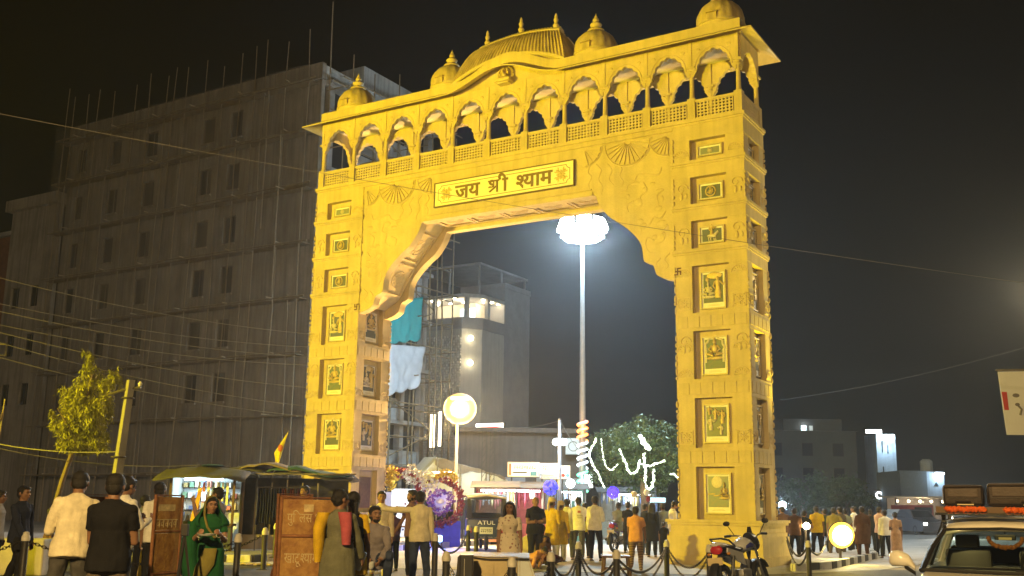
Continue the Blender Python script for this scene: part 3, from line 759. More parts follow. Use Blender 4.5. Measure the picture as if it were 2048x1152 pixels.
for xx in (.84, 4.78, 10.06, 13.98):
    d = link('dome', dm, gate, (xx, cyc, 14.36), None); link('dome_base', db, d); link('finial', df, d); link('dome_niche', dn, d)
# seated idol on a bracket in the pediment
idol = MB().ell((0, 0, .10), (.15, .09, .07), 12, 6).ell((0, -.02, .21), (.10, .08, .11), 12, 8).ell((0, -.03, .35), (.065, .06, .07), 10, 7).tube([(0, -.09, .34), (.01, -.13, .25), (.05, -.13, .19)], [.03, .022, .014], 6)
for s in (-1, 1): idol.ell((s*.085, 0, .35), (.04, .015, .05), 8, 5).tube([(s*.09, -.02, .26), (s*.17, -.05, .2), (s*.15, -.08, .30)], [.03, .026, .02], 6).tube([(s*.05, -.05, .05), (s*.2, -.08, .05), (s*.03, -.13, .04)], [.045, .04, .03], 6)
idol.tube([(0, -.02, .40), (0, -.02, .47)], [.06, .015], 8)
st = part('idol', idol, m_gold, gate, True, loc=(7.42, -.12, 14.06))
hal = []
for i in range(21):
    a = -.5+(pi+1)*i/20; hal.append((.24*cos(a), .06, .23+.27*sin(a)))
part('idol_halo', MB().tube(hal, .025, 6), m_gold, st, True)
part('idol_shelf', MB().box(-.26, .26, -.16, .12, -.05, .035).box(-.2, .2, -.1, .12, -.1, -.051), m_stone, st)
# ================================================================== PEOPLE
def cloth(name, col, var=0.25, scale=9.0, **k): return mat(name, col, 0.85, var=var, scale=scale, bump=0.35, bscale=60, spec=.08, **k)
SKIN = [mat('skin_a', (0.30, 0.165, 0.10), 0.55, var=0.12, scale=8), mat('skin_b', (0.22, 0.115, 0.068), 0.55, var=0.12, scale=8), mat('skin_c', (0.16, 0.082, 0.048), 0.55, var=0.12, scale=8)]
HAIR = mat('hair_black', (0.012, 0.010, 0.009), 0.55, var=0.4, scale=60, bump=0.6, bscale=120)
SHOE = mat('shoe_dark', (0.035, 0.028, 0.022), 0.5)
EYE = mat('eye_dark', (0.02, 0.015, 0.012), 0.3); LIP = mat('lip', (0.20, 0.07, 0.055), 0.5)
def _frame(z, hint=Vector((0, -1, 0))):
    z = z.normalized(); y = hint-z*hint.dot(z); y = y.normalized() if y.length > 1e-4 else z.orthogonal().normalized(); return y.cross(z).normalized(), y, z
ARMS = {'down': ((.14, .02, -1), (.05, .18, -1)), 'front': ((.10, .22, -.95), (-.55, .8, .12)), 'hold': ((.16, .30, -.9), (-.28, .85, .35)),
        'phone': ((.18, .75, -.45), (-.18, .45, .95)), 'point': ((.10, 1, .0), (-.05, 1, .06)), 'side': ((1, .25, .0), (1, .3, .05)), 'cross': ((.14, .2, -.95), (-.95, .42, .12)), 'hip': ((.55, -.15, -.85), (-.6, .35, -.55)),
        'behind': ((.2, -.28, -.95), (-.5, -.3, -.55)), 'knee': ((.05, .75, -.6), (-.35, .75, -.35)), 'back': ((.15, -.35, -.95), (.05, -.15, -1)), 'fwd': ((.12, .4, -.9), (.0, .55, -.8)), 'bars': ((.16, .75, -.6), (.05, .95, -.25)), 'ear': ((.5, .35, -.6), (-.35, .25, .95))}
LEGS = {'stand': ((.035, .0, -1), (.02, -.03, -1)), 'fore': ((.02, .36, -1), (.02, -.02, -1)), 'hind': ((.02, -.22, -1), (.02, -.62, -1)), 'ease': ((.10, .10, -1), (.06, -.06, -1)),
        'squat': ((.28, .95, .18), (-.05, -.42, -.9)), 'sit': ((.16, 1, -.05), (.02, -.05, -1)), 'ride': ((.28, 1, -.25), (-.02, -.35, -1)), 'floor': ((.9, .75, -.12), (-.95, .5, -.15))}
NPEOPLE = 0
def person(label, loc, H, yaw=0.0, skin=0, top=None, bottom=None, shoe=None, arms=('down', 'down'), legs=('stand', 'stand'), lean=0.0, side=0.0, head=(0, 0),
           sleeve='short', shirt='out', hair='short', sex='m', group=None, near=True, fat=1.0, z0=0.0, face=True, headwear=None, extra=None, beard=False, accessory=None, straight=None):
    """One figure: a single continuous skin-and-clothes surface, hair / drape / worn things as its children. Faces -y at yaw 0."""
    global NPEOPLE; NPEOPLE += 1
    vox = .0085*H/1.7 if near else .0135*H/1.7
    src = MB()   # material slots: 0 skin 1 top 2 bottom 3 shoe
    sw = .92 if sex == 'f' else 1.0
    S = H
    tq = Vector((sin(side), -sin(lean), cos(lean)*cos(side))).normalized()
    X, Y, Z = _frame(tq); X = -X     # X: figure's left/right axis, Y: forward, Z: up the spine
    if X.x < 0: X = -X
    dirs = []
    for i, s in enumerate((-1, 1)):
        def D(v): return Vector((s*v[0], -v[1], v[2])).normalized()
        th, shn = LEGS[legs[i]]; dirs.append((D(th), D(shn)))
    # pelvis height so that the lower foot rests on the ground
    drop = [-(d[0].z*.245+d[1].z*.245)*S+.045*S for d in dirs]
    hz = max(drop)
    if legs[0] == 'floor': hz = .085*S
    hip = Vector((0, 0, hz))
    neck = hip+tq*.285*S; 
    hy, hp = head
    hm = Matrix.Translation(neck+tq*.012*S) @ Matrix.Rotation(hy, 4, 'Z') @ Matrix.Rotation(hp, 4, 'X') @ Matrix.Rotation(-lean*.45, 4, 'X')
    hm = Matrix.Translation(neck) @ Matrix.Rotation(hy, 4, 'Z') @ Matrix.Rotation(lean*.55+hp, 4, 'X')
    def torso(secs): src.loft([(hip+tq*(t*S)+Y*(o*S), X*(rx*S*fat*sw), Y*(ry*S*fat)) for (t, rx, ry, o) in secs], 20)
    src.cur = 2
    torso([(-.055, .060, .060, -.005), (-.03, .088, .070, -.008), (0, .095, .073, -.008), (.04, .090, .066, 0), (.075, .082, .058, 0)])
    src.cur = 1
    if sex == 'f': torso([(.03, .090, .064, 0), (.09, .074, .056, 0), (.15, .080, .064, .008), (.19, .088, .078, .012), (.225, .096, .062, 0), (.258, .098, .050, -.004), (.282, .05, .042, -.002), (.296, .036, .036, 0)])
    else: torso([(.03, .090, .064, 0), (.09, .082, .060, 0), (.15, .092, .066, .002), (.205, .106, .070, .003), (.24, .110, .060, 0), (.268, .098, .048, -.004), (.286, .052, .042, -.002), (.298, .040, .038, 0)])
    if shirt == 'out': torso([(-.075, .108, .084, -.006), (-.07, .1115, .086, -.006), (-.01, .109, .081, -.004), (.06, .100, .070, 0), (.13, .094, .066, 0)])
    elif shirt in ('kurta', 'tunic'):
        k = .24 if shirt == 'kurta' else .15
        d0 = (dirs[0][0]+dirs[1][0]).normalized() if legs[0] not in ('floor', 'squat', 'sit', 'ride') else Vector((0, 0, -1))
        a = hip+tq*.1*S
        pts = [(a, .090, .066), (hip, .108, .082), (hip+d0*(k*.5*S), .118, .094), (hip+d0*(k*S), .128, .104), (hip+d0*((k+.006)*S), .124, .100)]
        src.loft([(p, X*(rx*S*fat), Y*(ry*S*fat)) for (p, rx, ry) in pts], 22)
    elif shirt == 'in':
        src.cur = 3; torso([(.035, .0935, .0685, 0), (.052, .0925, .0675, 0)])
    # neck and head
    src.cur = 0
    src.tube([neck-tq*.015*S, neck+tq*.02*S, hm @ Vector((0, -.004*S, .05*S))], [.036*S, .032*S, .033*S], 12)
    h = S
    hc = Vector((0, -.008*h, .083*h))
    src.ell(hc+Vector((0, .006*h, .012*h)), (.046*h, .056*h, .052*h), 18, 12, hm)          # skull
    src.ell(hc+Vector((0, -.012*h, -.018*h)), (.039*h, .042*h, .046*h), 16, 10, hm)       # face
    src.ell(hc+Vector((0, -.028*h, -.050*h)), (.022*h, .018*h, .016*h), 10, 8, hm)        # chin
    src.tube([hc+Vector((0, -.051*h, .002*h)), hc+Vector((0, -.063*h, -.017*h)), hc+Vector((0, -.052*h, -.021*h))], [.0055*h, .0085*h, .007*h], 8, hm)   # nose
    src.ell(hc+Vector((0, -.047*h, .013*h)), (.030*h, .011*h, .006*h), 10, 6, hm)          # brow
    src.ell(hc+Vector((0, -.050*h, -.0345*h)), (.015*h, .009*h, .006*h), 10, 6, hm)        # mouth
    for s in (-1, 1):
        src.ell(hc+Vector((s*.047*h, .008*h, -.006*h)), (.006*h, .012*h, .018*h), 8, 6, hm)  # ear
        src.ell(hc+Vector((s*.024*h, -.040*h, -.014*h)), (.014*h, .013*h, .013*h), 8, 6, hm) # cheek
    # arms
    hands = []
    for i, s in enumerate((-1, 1)):
        u, f = ARMS[arms[i]]
        loc_ = lambda v: (X*(s*v[0])+Y*v[1]*1.0+Z*v[2]) if arms[i] not in ('down', 'back') else Vector((s*v[0], -v[1], v[2]))
        ud = loc_(u).normalized(); fd = loc_(f).normalized()
        sh = hip+tq*.243*S+X*(s*.098*S*sw*fat**.5)
        el = sh+ud*.172*S; wr = el+fd*.148*S
        src.cur = 1
        src.ell(sh, (.034*S*sw, .034*S, .031*S), 12, 8)
        src.tube([sh+ud*.004*S, sh+ud*.05*S, sh+ud*(.105*S)], [.031*S*sw, .034*S*sw, .035*S*sw], 12)
        if sleeve == 'long':
            src.tube([sh+ud*.08*S, el, el+fd*.07*S, wr-fd*.012*S], [.034*S*sw, .030*S, .027*S, .024*S], 12); src.ell(el, (.030*S,)*3, 10, 8)
        elif sleeve == 'rolled':
            src.tube([sh+ud*.08*S, el, el+fd*.035*S], [.034*S*sw, .030*S, .030*S], 12)
        src.cur = 0
        src.tube([sh+ud*.06*S, sh+ud*.12*S, el], [.026*S, .025*S, .021*S], 10); src.ell(el, (.0215*S,)*3, 10, 8)
        src.tube([el, el+fd*.045*S, wr], [.022*S, .0225*S, .0155*S], 10)
        # hand: palm, four unequal bent fingers, a thumb from the side of the palm
        hx, hyv, hzv = _frame(fd, -X*s if abs(fd.dot(X)) < .85 else Y)
        pc = wr+fd*.026*S
        src.loft([(wr-fd*.004*S, hx*.014*S, hyv*.011*S), (wr+fd*.02*S, hx*.022*S, hyv*.010*S), (wr+fd*.046*S, hx*.024*S, hyv*.009*S), (wr+fd*.052*S, hx*.021*S, hyv*.007*S)], 12)
        if near:
            for k, (o, L) in enumerate(((-.018, .036), (-.006, .042), (.006, .040), (.018, .032))):
                b0 = wr+fd*.044*S+hx*o*S; b1 = b0+(fd*.85+hyv*.35).normalized()*L*.55*S; b2 = b1+(fd*.45+hyv*.85).normalized()*L*.5*S
                src.tube([b0, b1, b2], [.0052*S, .0048*S, .0040*S], 7)
            sd = s
            t0 = wr+fd*.012*S+hx*(sd*.016*S); t1 = t0+(hx*sd*.8+fd*.7+hyv*.3).normalized()*.02*S; t2 = t1+(fd*.9+hyv*.5).normalized()*.018*S
            src.tube([t0, t1, t2], [.0068*S, .006*S, .0048*S], 7)
        else:
            src.ell(wr+fd*.064*S+hyv*.006*S, (.018*S, .014*S, .022*S), 8, 6)
        hands.append((wr+fd*.062*S+hyv*.012*S, fd, hx, hyv))
    # legs
    for i, s in enumerate((-1, 1)):
        td, sd_ = dirs[i]
        h0 = hip+X*(s*.050*S)-tq*.012*S; kn = h0+td*.245*S; an = kn+sd_*.245*S
        src.cur = 2
        kx = 1.0 if straight is None else straight
        if bottom is not None and sex != 'skirt':
            src.tube([h0, h0+td*.1*S, kn, kn+sd_*.08*S, an+Vector((0, 0, .0))-sd_*.012*S], [.054*S*fat, .053*S*fat, .042*S, .040*S*kx, .031*S*kx], 14); src.ell(kn, (.041*S,)*3, 10, 8)
        src.cur = 0; src.tube([an-sd_*.03*S, an+sd_*.012*S], [.022*S, .022*S], 10)
        fy = -1.0
        src.cur = 3
        tilt = Vector((0, -1, 0)) if abs(sd_.y) < .5 or legs[i] != 'hind' else Vector((0, -.75, -.6)).normalized()
        if legs[i] == 'floor': tilt = Vector((s*.3, -.9, -.1)).normalized()
        fx = Vector((1, 0, 0)); fu = fx.cross(tilt); fu = fu if fu.z > 0 else -fu
        ab = an+sd_*.02*S
        src.loft([(ab-tilt*.030*S-fu*.008*S, fx*.020*S, fu*.018*S), (ab-fu*.003*S, fx*.026*S, fu*.026*S), (ab+tilt*.045*S-fu*.010*S, fx*.029*S, fu*.018*S), (ab+tilt*.085*S-fu*.014*S, fx*.026*S, fu*.011*S), (ab+tilt*.103*S-fu*.017*S, fx*.014*S, fu*.007*S)], 12)
    if shirt in ('dress', 'sari'):
        src.cur = 2; d0 = Vector((0, 0, -1)); fl = hip.z-.03*S
        src.loft([(hip+tq*.06*S, X*.086*S*fat, Y*.062*S*fat), (hip, X*.106*S*fat, Y*.082*S*fat), (hip+d0*fl*.4, X*.114*S*fat, Y*.094*S*fat), (hip+d0*fl*.8, X*.128*S*fat, Y*.11*S*fat), (hip+d0*fl, X*.134*S*fat, Y*.115*S*fat), (hip+d0*(fl+.004), X*.12*S, Y*.1*S)], 24)
    # grow one continuous surface
    me0 = src.mesh('person', [None]); ob = bpy.data.objects.new('tmp', me0); COL.objects.link(ob)
    m = ob.modifiers.new('r', 'REMESH'); m.mode = 'VOXEL'; m.voxel_size = vox; m.use_smooth_shade = True
    m2 = ob.modifiers.new('s', 'SMOOTH'); m2.factor = .5; m2.iterations = 2
    dg = bpy.context.evaluated_depsgraph_get(); me = bpy.data.meshes.new_from_object(ob.evaluated_get(dg)); bpy.data.objects.remove(ob)
    bvh = BVHTree.FromPolygons(src.v, src.f, all_triangles=False)
    mi = []
    for p in me.polygons:
        r = bvh.find_nearest(p.center); mi.append(src.m[r[2]] if r[2] is not None else 0)
    me.materials.clear()
    for mm in (SKIN[skin], top or SKIN[skin], bottom or SKIN[skin], shoe or SHOE): me.materials.append(mm)
    me.polygons.foreach_set('material_index', mi); me.polygons.foreach_set('use_smooth', [True]*len(me.polygons))
    # folds in the cloth
    clothv = {}
    for p in me.polygons:
        if mi[p.index] in (1, 2):
            for v in p.vertices: clothv[v] = True
    off = Vector((NPEOPLE*3.1, 0, 0)); amp = .011*S/1.7
    nv_ = len(me.vertices); co = [0.0]*(nv_*3); no = [0.0]*(nv_*3)
    me.vertices.foreach_get('co', co); me.vertices.foreach_get('normal', no)
    for v in clothv:
        x_, y_, z_ = co[3*v:3*v+3]
        n = noise.noise(Vector((x_*9, y_*9, z_*5))+off)+.6*noise.noise(Vector((x_*18, y_*18, z_*13))+off)
        for k in range(3): co[3*v+k] += no[3*v+k]*n*amp
    me.vertices.foreach_set('co', co); me.update()
    me.name = 'person'
    o = link('person', me, None, loc, (0, 0, yaw)); o.location.z += z0
    tag(o, label, 'person', group)
    # hair
    hb = MB()
    if hair in ('short', 'long', 'pony', 'bun', 'bald'):
        if hair != 'bald':
            hb.ell(hc+Vector((0, .013*h, .022*h)), (.0505*h, .058*h, .0495*h), 18, 12, hm); hb.ell(hc+Vector((0, .030*h, -.008*h)), (.045*h, .036*h, .044*h), 14, 10, hm)
            hb.ell(hc+Vector((0, -.022*h, .048*h)), (.036*h, .030*h, .017*h), 14, 8, hm)
            for s in (-1, 1): hb.ell(hc+Vector((s*.043*h, -.008*h, .014*h)), (.008*h, .014*h, .022*h), 8, 6, hm)
        else: hb.ell(hc+Vector((0, .034*h, -.01*h)), (.045*h, .034*h, .030*h), 14, 10, hm)
        if hair == 'long':
            hb.loft([(hm @ (hc+Vector((0, .025*h, .02*h))), Vector((.05*h, 0, 0)), Vector((0, .03*h, 0))), (hm @ (hc+Vector((0, .035*h, -.06*h))), Vector((.058*h, 0, 0)), Vector((0, .028*h, 0))), (hm @ (hc+Vector((0, .040*h, -.13*h))), Vector((.060*h, 0, 0)), Vector((0, .024*h, 0))), (hm @ (hc+Vector((0, .040*h, -.175*h))), Vector((.04*h, 0, 0)), Vector((0, .016*h, 0)))], 14)
            for s in (-1, 1): hb.tube([hm @ (hc+Vector((s*.043*h, -.006*h, .03*h))), hm @ (hc+Vector((s*.055*h, .004*h, -.04*h))), hm @ (hc+Vector((s*.060*h, -.008*h, -.12*h)))], [.014*h, .018*h, .010*h], 8)
        if hair == 'pony': hb.tube([hm @ (hc+Vector((0, .055*h, .0))), hm @ (hc+Vector((0, .085*h, -.02*h))), hm @ (hc+Vector((0, .085*h, -.09*h))), hm @ (hc+Vector((0, .075*h, -.16*h)))], [.018*h, .026*h, .022*h, .008*h], 10)
        if hair == 'bun': hb.ell(hc+Vector((0, .062*h, .0)), (.026*h, .024*h, .026*h), 10, 8, hm)
        r = random.Random(NPEOPLE)
        for v in hb.v: v += Vector((r.uniform(-1, 1), r.uniform(-1, 1), r.uniform(-1, 1)))*.0016*h
        part('hair', hb, HAIR, o, True)
    if beard:
        bb = MB().ell(hc+Vector((0, -.030*h, -.050*h)), (.030*h, .022*h, .019*h), 12, 8, hm); bb.ell(hc+Vector((0, -.055*h, -.027*h)), (.018*h, .006*h, .004*h), 10, 6, hm)
        for s in (-1, 1): bb.ell(hc+Vector((s*.034*h, -.012*h, -.034*h)), (.007*h, .018*h, .020*h), 8, 6, hm)
        part('beard', bb, HAIR, o, True)
    if face:
        for s in (-1, 1):
            part('eye', MB().ell(hc+Vector((s*.0175*h, -.0500*h, .0015*h)), (.0068*h, .0042*h, .0034*h), 10, 6, hm), EYE, o, True)
            part('eyebrow', MB().tube([hm @ (hc+Vector((s*.008*h, -.0575*h, .0125*h))), hm @ (hc+Vector((s*.018*h, -.0565*h, .0155*h))), hm @ (hc+Vector((s*.028*h, -.050*h, .012*h)))], .0022*h, 5), HAIR, o, True)
        part('mouth', MB().ell(hc+Vector((0, -.0575*h, -.0345*h)), (.0135*h, .0035*h, .0030*h), 10, 6, hm), LIP, o, True)
    if headwear == 'turban':
        tb = MB(); c_ = hc+Vector((0, .008*h, .032*h))
        for k in range(4): tb.torus(.050*h-.003*h*k, .013*h, 18, 8, hm @ T(*(c_+Vector((0, 0, .011*h*k)))) @ RX(.12*(k-1)))
        tb.ell(c_+Vector((0, 0, .03*h)), (.045*h, .05*h, .03*h), 12, 8, hm); tb.tube([hm @ (c_+Vector((.01*h, .05*h, 0))), hm @ (c_+Vector((.02*h, .065*h, -.07*h))), hm @ (c_+Vector((.02*h, .06*h, -.15*h)))], [.02*h, .018*h, .012*h], 8)
        part('turban', tb, cloth('turban_cream', (.62, .50, .28)), o, True)
    return dict(o=o, hands=hands, hm=hm, hc=hc, S=S, hip=hip, X=X, Y=Y, tq=tq, neck=neck)
def stand(px, py, Y): # head-top pixel at depth Y -> (ground point, height)
    P = at(px, py, Y); return Vector((P.x, Y, 0)), P.z
def world(pd, v): return pd['o'].matrix_basis @ Vector(v)
def held(pd, k, d=(0, 0, 0)):
    o = pd['o']; M = Matrix.Translation(o.location) @ Matrix.Rotation(o.rotation_euler[2], 4, 'Z'); return M @ (pd['hands'][k][0]+Vector(d))
# ================================================================== BUILDINGS BEHIND THE GATE
m_pla = mat('bare_plaster', (0.30, 0.275, 0.235), 0.9, var=0.4, scale=0.5, bump=0.4, bscale=8, streak=0.6)
m_pla2 = mat('pale_plaster', (0.46, 0.47, 0.46), 0.9, var=0.3, scale=0.7, bump=0.3, streak=0.4)
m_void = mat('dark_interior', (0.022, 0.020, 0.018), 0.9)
m_wfr = mat('window_frame_dark', (0.07, 0.06, 0.05), 0.6)
m_pane = mat('window_pane', (0.02, 0.022, 0.025), 0.12)
m_bam = mat('bamboo', (0.23, 0.185, 0.115), 0.7, var=0.35, scale=4)
m_net = netting('green_grey_net', (0.24, 0.215, 0.16), 0.20)
m_conc = mat('raw_concrete', (0.33, 0.32, 0.30), 0.9, var=0.3, scale=1.2, bump=0.4)
def holed_wall(mb, x0, x1, z0, z1, y, holes, t):
    xs = sorted({x0, x1, *[h[0] for h in holes], *[h[1] for h in holes]}); zz = sorted({z0, z1, *[h[2] for h in holes], *[h[3] for h in holes]})
    for j in range(len(zz)-1):
        run = None
        for i in range(len(xs)-1):
            cx, cz = (xs[i]+xs[i+1])/2, (zz[j]+zz[j+1])/2
            hole = any(h[0] < cx < h[1] and h[2] < cz < h[3] for h in holes)
            if hole:
                if run is not None: mb.box(run, xs[i], y, y+t, zz[j], zz[j+1]); run = None
            elif run is None: run = xs[i]
        if run is not None: mb.box(run, x1, y, y+t, zz[j], zz[j+1])
bld = thing('unfinished_building', 'grey seven-storey building under construction veiled in netting and bamboo', 'building', (GX, GY, 0), GA)
YB = 15.82
cols = [(-35.0, .85), (-31.65, 1.0), (-28.3, 1.1), (-23.3, 1.05), (-21.0, 1.0)]
rows = [23.05, 19.85, 16.65, 13.72, 10.65, 7.6]
holes = []; r3 = random.Random(5)
for z in rows:
    for (x, wd) in cols: holes.append((x-wd/2, x+wd/2, z-.82, z+.80))
mb = MB(); holed_wall(mb, -36.2, -14.5, 0, 24.55, YB, holes, .28)
part('facade', mb, m_pla, bld)
part('parapet', MB().box(-36.35, -14.4, YB-.12, YB+.2, 24.551, 25.5), m_pla, bld)
for z in (21.4, 18.2, 15.1, 12.1, 9.1, 5.9): part('floor_band', MB().box(-36.25, -14.45, YB-.06, YB-.001, z, z+.22), m_pla, bld)
wf = {}
def win_mesh(wd, h, mull):
    k = (round(wd, 2), mull)
    if k in wf: return wf[k]
    mb = MB(); t = .05
    mb.box(-wd/2, -wd/2+t, -.04, .04, 0, h).box(wd/2-t, wd/2, -.04, .04, 0, h).box(-wd/2+t, wd/2-t, -.04, .04, 0, t).box(-wd/2+t, wd/2-t, -.04, .04, h-t, h)
    if mull: mb.box(-.03, .03, -.04, .04, t, h-t)
    wf[k] = (mb.mesh('window', m_wfr), MB().box(-wd/2+t, wd/2-t, -.01, .01, t, h-t).mesh('pane', m_pane)); return wf[k]
for i, z in enumerate(rows):
    for j, (x, wd) in enumerate(cols):
        a, b = win_mesh(wd, 1.62, (i+j) % 2 == 0)
        w_ = link('window', a, bld, (x, YB+.2, z-.82)); link('pane', b, w_)
        part('sill', MB().box(x-wd/2-.08, x+wd/2+.08, YB-.10, YB-.001, z-.92, z-.821), m_pla, bld)
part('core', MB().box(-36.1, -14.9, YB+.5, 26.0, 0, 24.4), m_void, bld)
part('end_wall', MB().box(-36.2, -35.9, YB+.281, 26.2, 0, 25.3), m_pla, bld)
# the cool-lit side: floor slabs, columns and part-built walls
for z in (2.9, 5.9, 9.1, 12.1, 15.1, 18.2, 21.4, 24.3): part('floor_slab', MB().box(-14.9, -14.0, YB+.281, 26.3, z, z+.22), m_conc, bld)
for y in (16.6, 19.0, 21.6, 24.0, 26.0): part('side_column', MB().box(-14.75, -14.35, y-.2, y+.2, 0, 24.3), m_conc, bld)
for k, z in enumerate((3.12, 6.12, 9.32, 12.32, 15.32, 18.42, 21.62)):
    for n, (ya, yb) in enumerate(((16.85, 18.75), (19.25, 21.35), (21.85, 23.75), (24.25, 25.75))):
        if (k+n) % 3 != 1: part('side_wall', MB().box(-14.7, -14.5, ya, yb, z, z+(2.7 if (k*n) % 2 else 1.3)), m_pla2, bld)
part('side_parapet', MB().box(-14.75, -14.4, YB+.21, 26.3, 24.52, 25.4), m_pla2, bld)
part('stair_head', MB().box(-19, -15, 20, 25.5, 24.52, 27.0), m_pla2, bld)
# low block at the far left
low = thing('low_block', 'plain lower grey block beside the unfinished building at the far left', 'building', (GX, GY, 0), GA)
lh = [(x-.45, x+.45, z, z+1.4) for x in (-40.2, -38.2) for z in (13.6, 10.4, 7.2)]
mb = MB(); holed_wall(mb, -41.4, -36.36, 0, 20.3, YB-.3, lh, .3); part('facade', mb, m_pla, low)
part('roof_band', MB().box(-41.7, -36.36, YB-.7, 22, 20.301, 21.05), m_pla, low)
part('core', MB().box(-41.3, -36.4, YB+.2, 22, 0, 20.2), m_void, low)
for h in lh:
    a, b = win_mesh(.9, 1.4, True); w_ = link('window', a, low, (h[0]+.45, YB-.1, h[2])); link('pane', b, w_)
brick = thing('brick_house', 'dark red brick house wall at the left edge of the photo', 'building', (GX, GY, 0), GA)
m_br = mat('brickwork', (0.20, 0.085, 0.055), .9, var=.4, scale=3, bump=.5)
part('wall', MB().box(-60, -41.75, YB+1, YB+8, 0, 19.2), m_br, brick); part('roof', MB().box(-60.2, -41.72, YB+.7, YB+8.3, 19.201, 19.5), m_conc, brick)
# bamboo scaffold along the two faces, with its netting
scf = thing('bamboo_scaffold', 'tall bamboo scaffold with netting along the unfinished building', 'scaffold', (GX, GY, 0), GA)
tops = [(-35.96, 28.0), (-35.3, 27.3), (-33.9, 27.2), (-32.8, 27.3), (-31.3, 26.9), (-29.2, 26.9), (-27.98, 27.4), (-26.3, 26.9), (-25.6, 27.3), (-24.6, 27.1), (-22.97, 27.2), (-21.5, 26.5), (-20.05, 27.0), (-18.95, 27.2), (-18.1, 27.4), (-16.44, 26.9), (-14.9, 27.3)]
def pole(p0, p1, r0=.055, r1=.035, seed=0, name='bamboo_pole', parent=None, m=None):
    rr_ = random.Random(seed); p0, p1 = Vector(p0), Vector(p1); n = 8; L = (p1-p0).length
    pts = [p0.lerp(p1, i/n)+Vector((rr_.uniform(-1, 1), rr_.uniform(-1, 1), 0))*(.012*L**.5 if 0 < i < n else 0) for i in range(n+1)]
    return part(name, MB().tube(pts, [r0+(r1-r0)*i/n for i in range(n+1)], 6), m or m_bam, parent or scf)
for k, (x, z) in enumerate(tops):
    lean_ = r3.uniform(-.25, .25); pole((x-lean_*2, YB-1.0, 0), (x, YB-.75, z), .042, .028, k)
for k, z in enumerate((2.8, 5.8, 9.0, 12.0, 15.0, 18.1, 21.3, 24.2)):
    pole((-36.4, YB-1.05, z+r3.uniform(-.1, .1)), (-25, YB-1.05, z), .045, .045, 50+k, 'ledger'); pole((-25.5, YB-1.1, z+.05), (-14.0, YB-1.1, z+r3.uniform(-.1, .1)), .045, .045, 70+k, 'ledger')
    part('walk_plank', MB().box(-36.2, -14.4, YB-.95, YB-.35, z-.10, z-.05), mat('scaffold_plank', (.16, .12, .07), .9, var=.4, scale=3), scf)
    for j in range(6): pole((-34+j*3.6+r3.uniform(-.3, .3), YB-1.5, z+.02), (-34+j*3.6, YB+.0, z), .035, .035, 90+j+k*9, 'putlog')
part('netting', MB().box(-36.3, -14.3, YB-1.19, YB-1.18, 3.2, 25.0), m_net, scf)
for k, (y, z) in enumerate(((15.4, 28.6), (17.3, 26.2), (19.2, 25.9), (21.4, 26.6), (23.2, 25.6), (25.2, 26), (26.6, 25.2))): pole((-13.2, y, 0), (-13.5+r3.uniform(-.2, .2), y+r3.uniform(-.3, .3), z), .06, .035, 200+k)
for k, y in enumerate((15.6, 18.3, 20.5, 22.6, 24.6, 26.3)): pole((-12.5, y, 0), (-12.6, y+.1, 22+k % 3), .055, .035, 230+k)
for k in range(14):
    z = 1.6+k*1.72; pole((-13.1, 15.1, z), (-13.1, 26.9, z+r3.uniform(-.15, .15)), .04, .04, 260+k, 'ledger')
    if k % 2: pole((-12.45, 15.3, z+.1), (-12.45, 26.8, z+.2), .04, .04, 290+k, 'ledger')
    for j in range(4): pole((-14.4, 16.2+j*3.1, z), (-12.0, 16.3+j*3.1+r3.uniform(-.2, .2), z+.05), .035, .035, 320+j+k*5, 'putlog')
for k in range(6): pole((-13.0, 16+(k % 2)*9, 2+k*3.6), (-13.0, 25-(k % 2)*9, 5.4+k*3.6), .04, .035, 400+k, 'brace')
# poles lit up near the facade's right end with end bands
for k, (y, z0, z1) in enumerate(((15.0, 4.5, 12.2), (14.8, 10, 21.5), (14.7, 16, 24))): pole((-15.2-k*1.1, y, z0), (-15.4-k*1.0, y, z1), .045, .04, 430+k)
def sheet(name, pts, nx, ny, amp, m, label, cat, seed, thick=.015):
    """hanging cloth between four corners (tl, tr, br, bl) with folds"""
    tl, tr, br, bl = [Vector(p) for p in pts]; nrm = (tr-tl).cross(bl-tl).normalized(); mb = MB(); vs = []; fs = []
    for j in range(ny+1):
        for i in range(nx+1):
            u, v = i/nx, j/ny; p = tl.lerp(tr, u).lerp(bl.lerp(br, u), v)
            e = .35+.65*v
            p = p+nrm*(amp*e*(noise.noise(Vector((u*6+seed, v*1.7, seed)))+.5*noise.noise(Vector((u*13, v*5, seed)))))+Vector((0, 0, -amp*.9*abs(sin(u*pi*3))*(1 if v > .93 else 0)))
            vs.append(p)
    for j in range(ny):
        for i in range(nx): a = j*(nx+1)+i; fs.append([a, a+1, a+nx+2, a+nx+1])
    o = whole(name, mb.add(vs, fs), m, label, cat, True); md = o.modifiers.new('s', 'SOLIDIFY'); md.thickness = thick; return o
m_teal = mat('tarp_teal', (0.03, 0.34, 0.36), .45, var=.15, scale=2, bump=.3, bscale=5); m_wtarp = mat('tarp_white', (0.60, 0.63, 0.68), .5, var=.2, scale=1.5, bump=.3, bscale=4)
def gp4(*q): return [on_gate_x(u, v, -12.3) for (u, v) in q]
sheet('tarpaulin', gp4((770, 606), (846, 594), (841, 678), (776, 684)), 24, 18, .16, m_teal, 'teal tarpaulin hanging on the scaffold beside the gate', 'tarpaulin', 3)
sheet('tarpaulin', gp4((772, 688), (851, 694), (838, 770), (766, 790)), 24, 18, .18, m_wtarp, 'white tarpaulin hanging on the scaffold under the teal one', 'tarpaulin', 8)
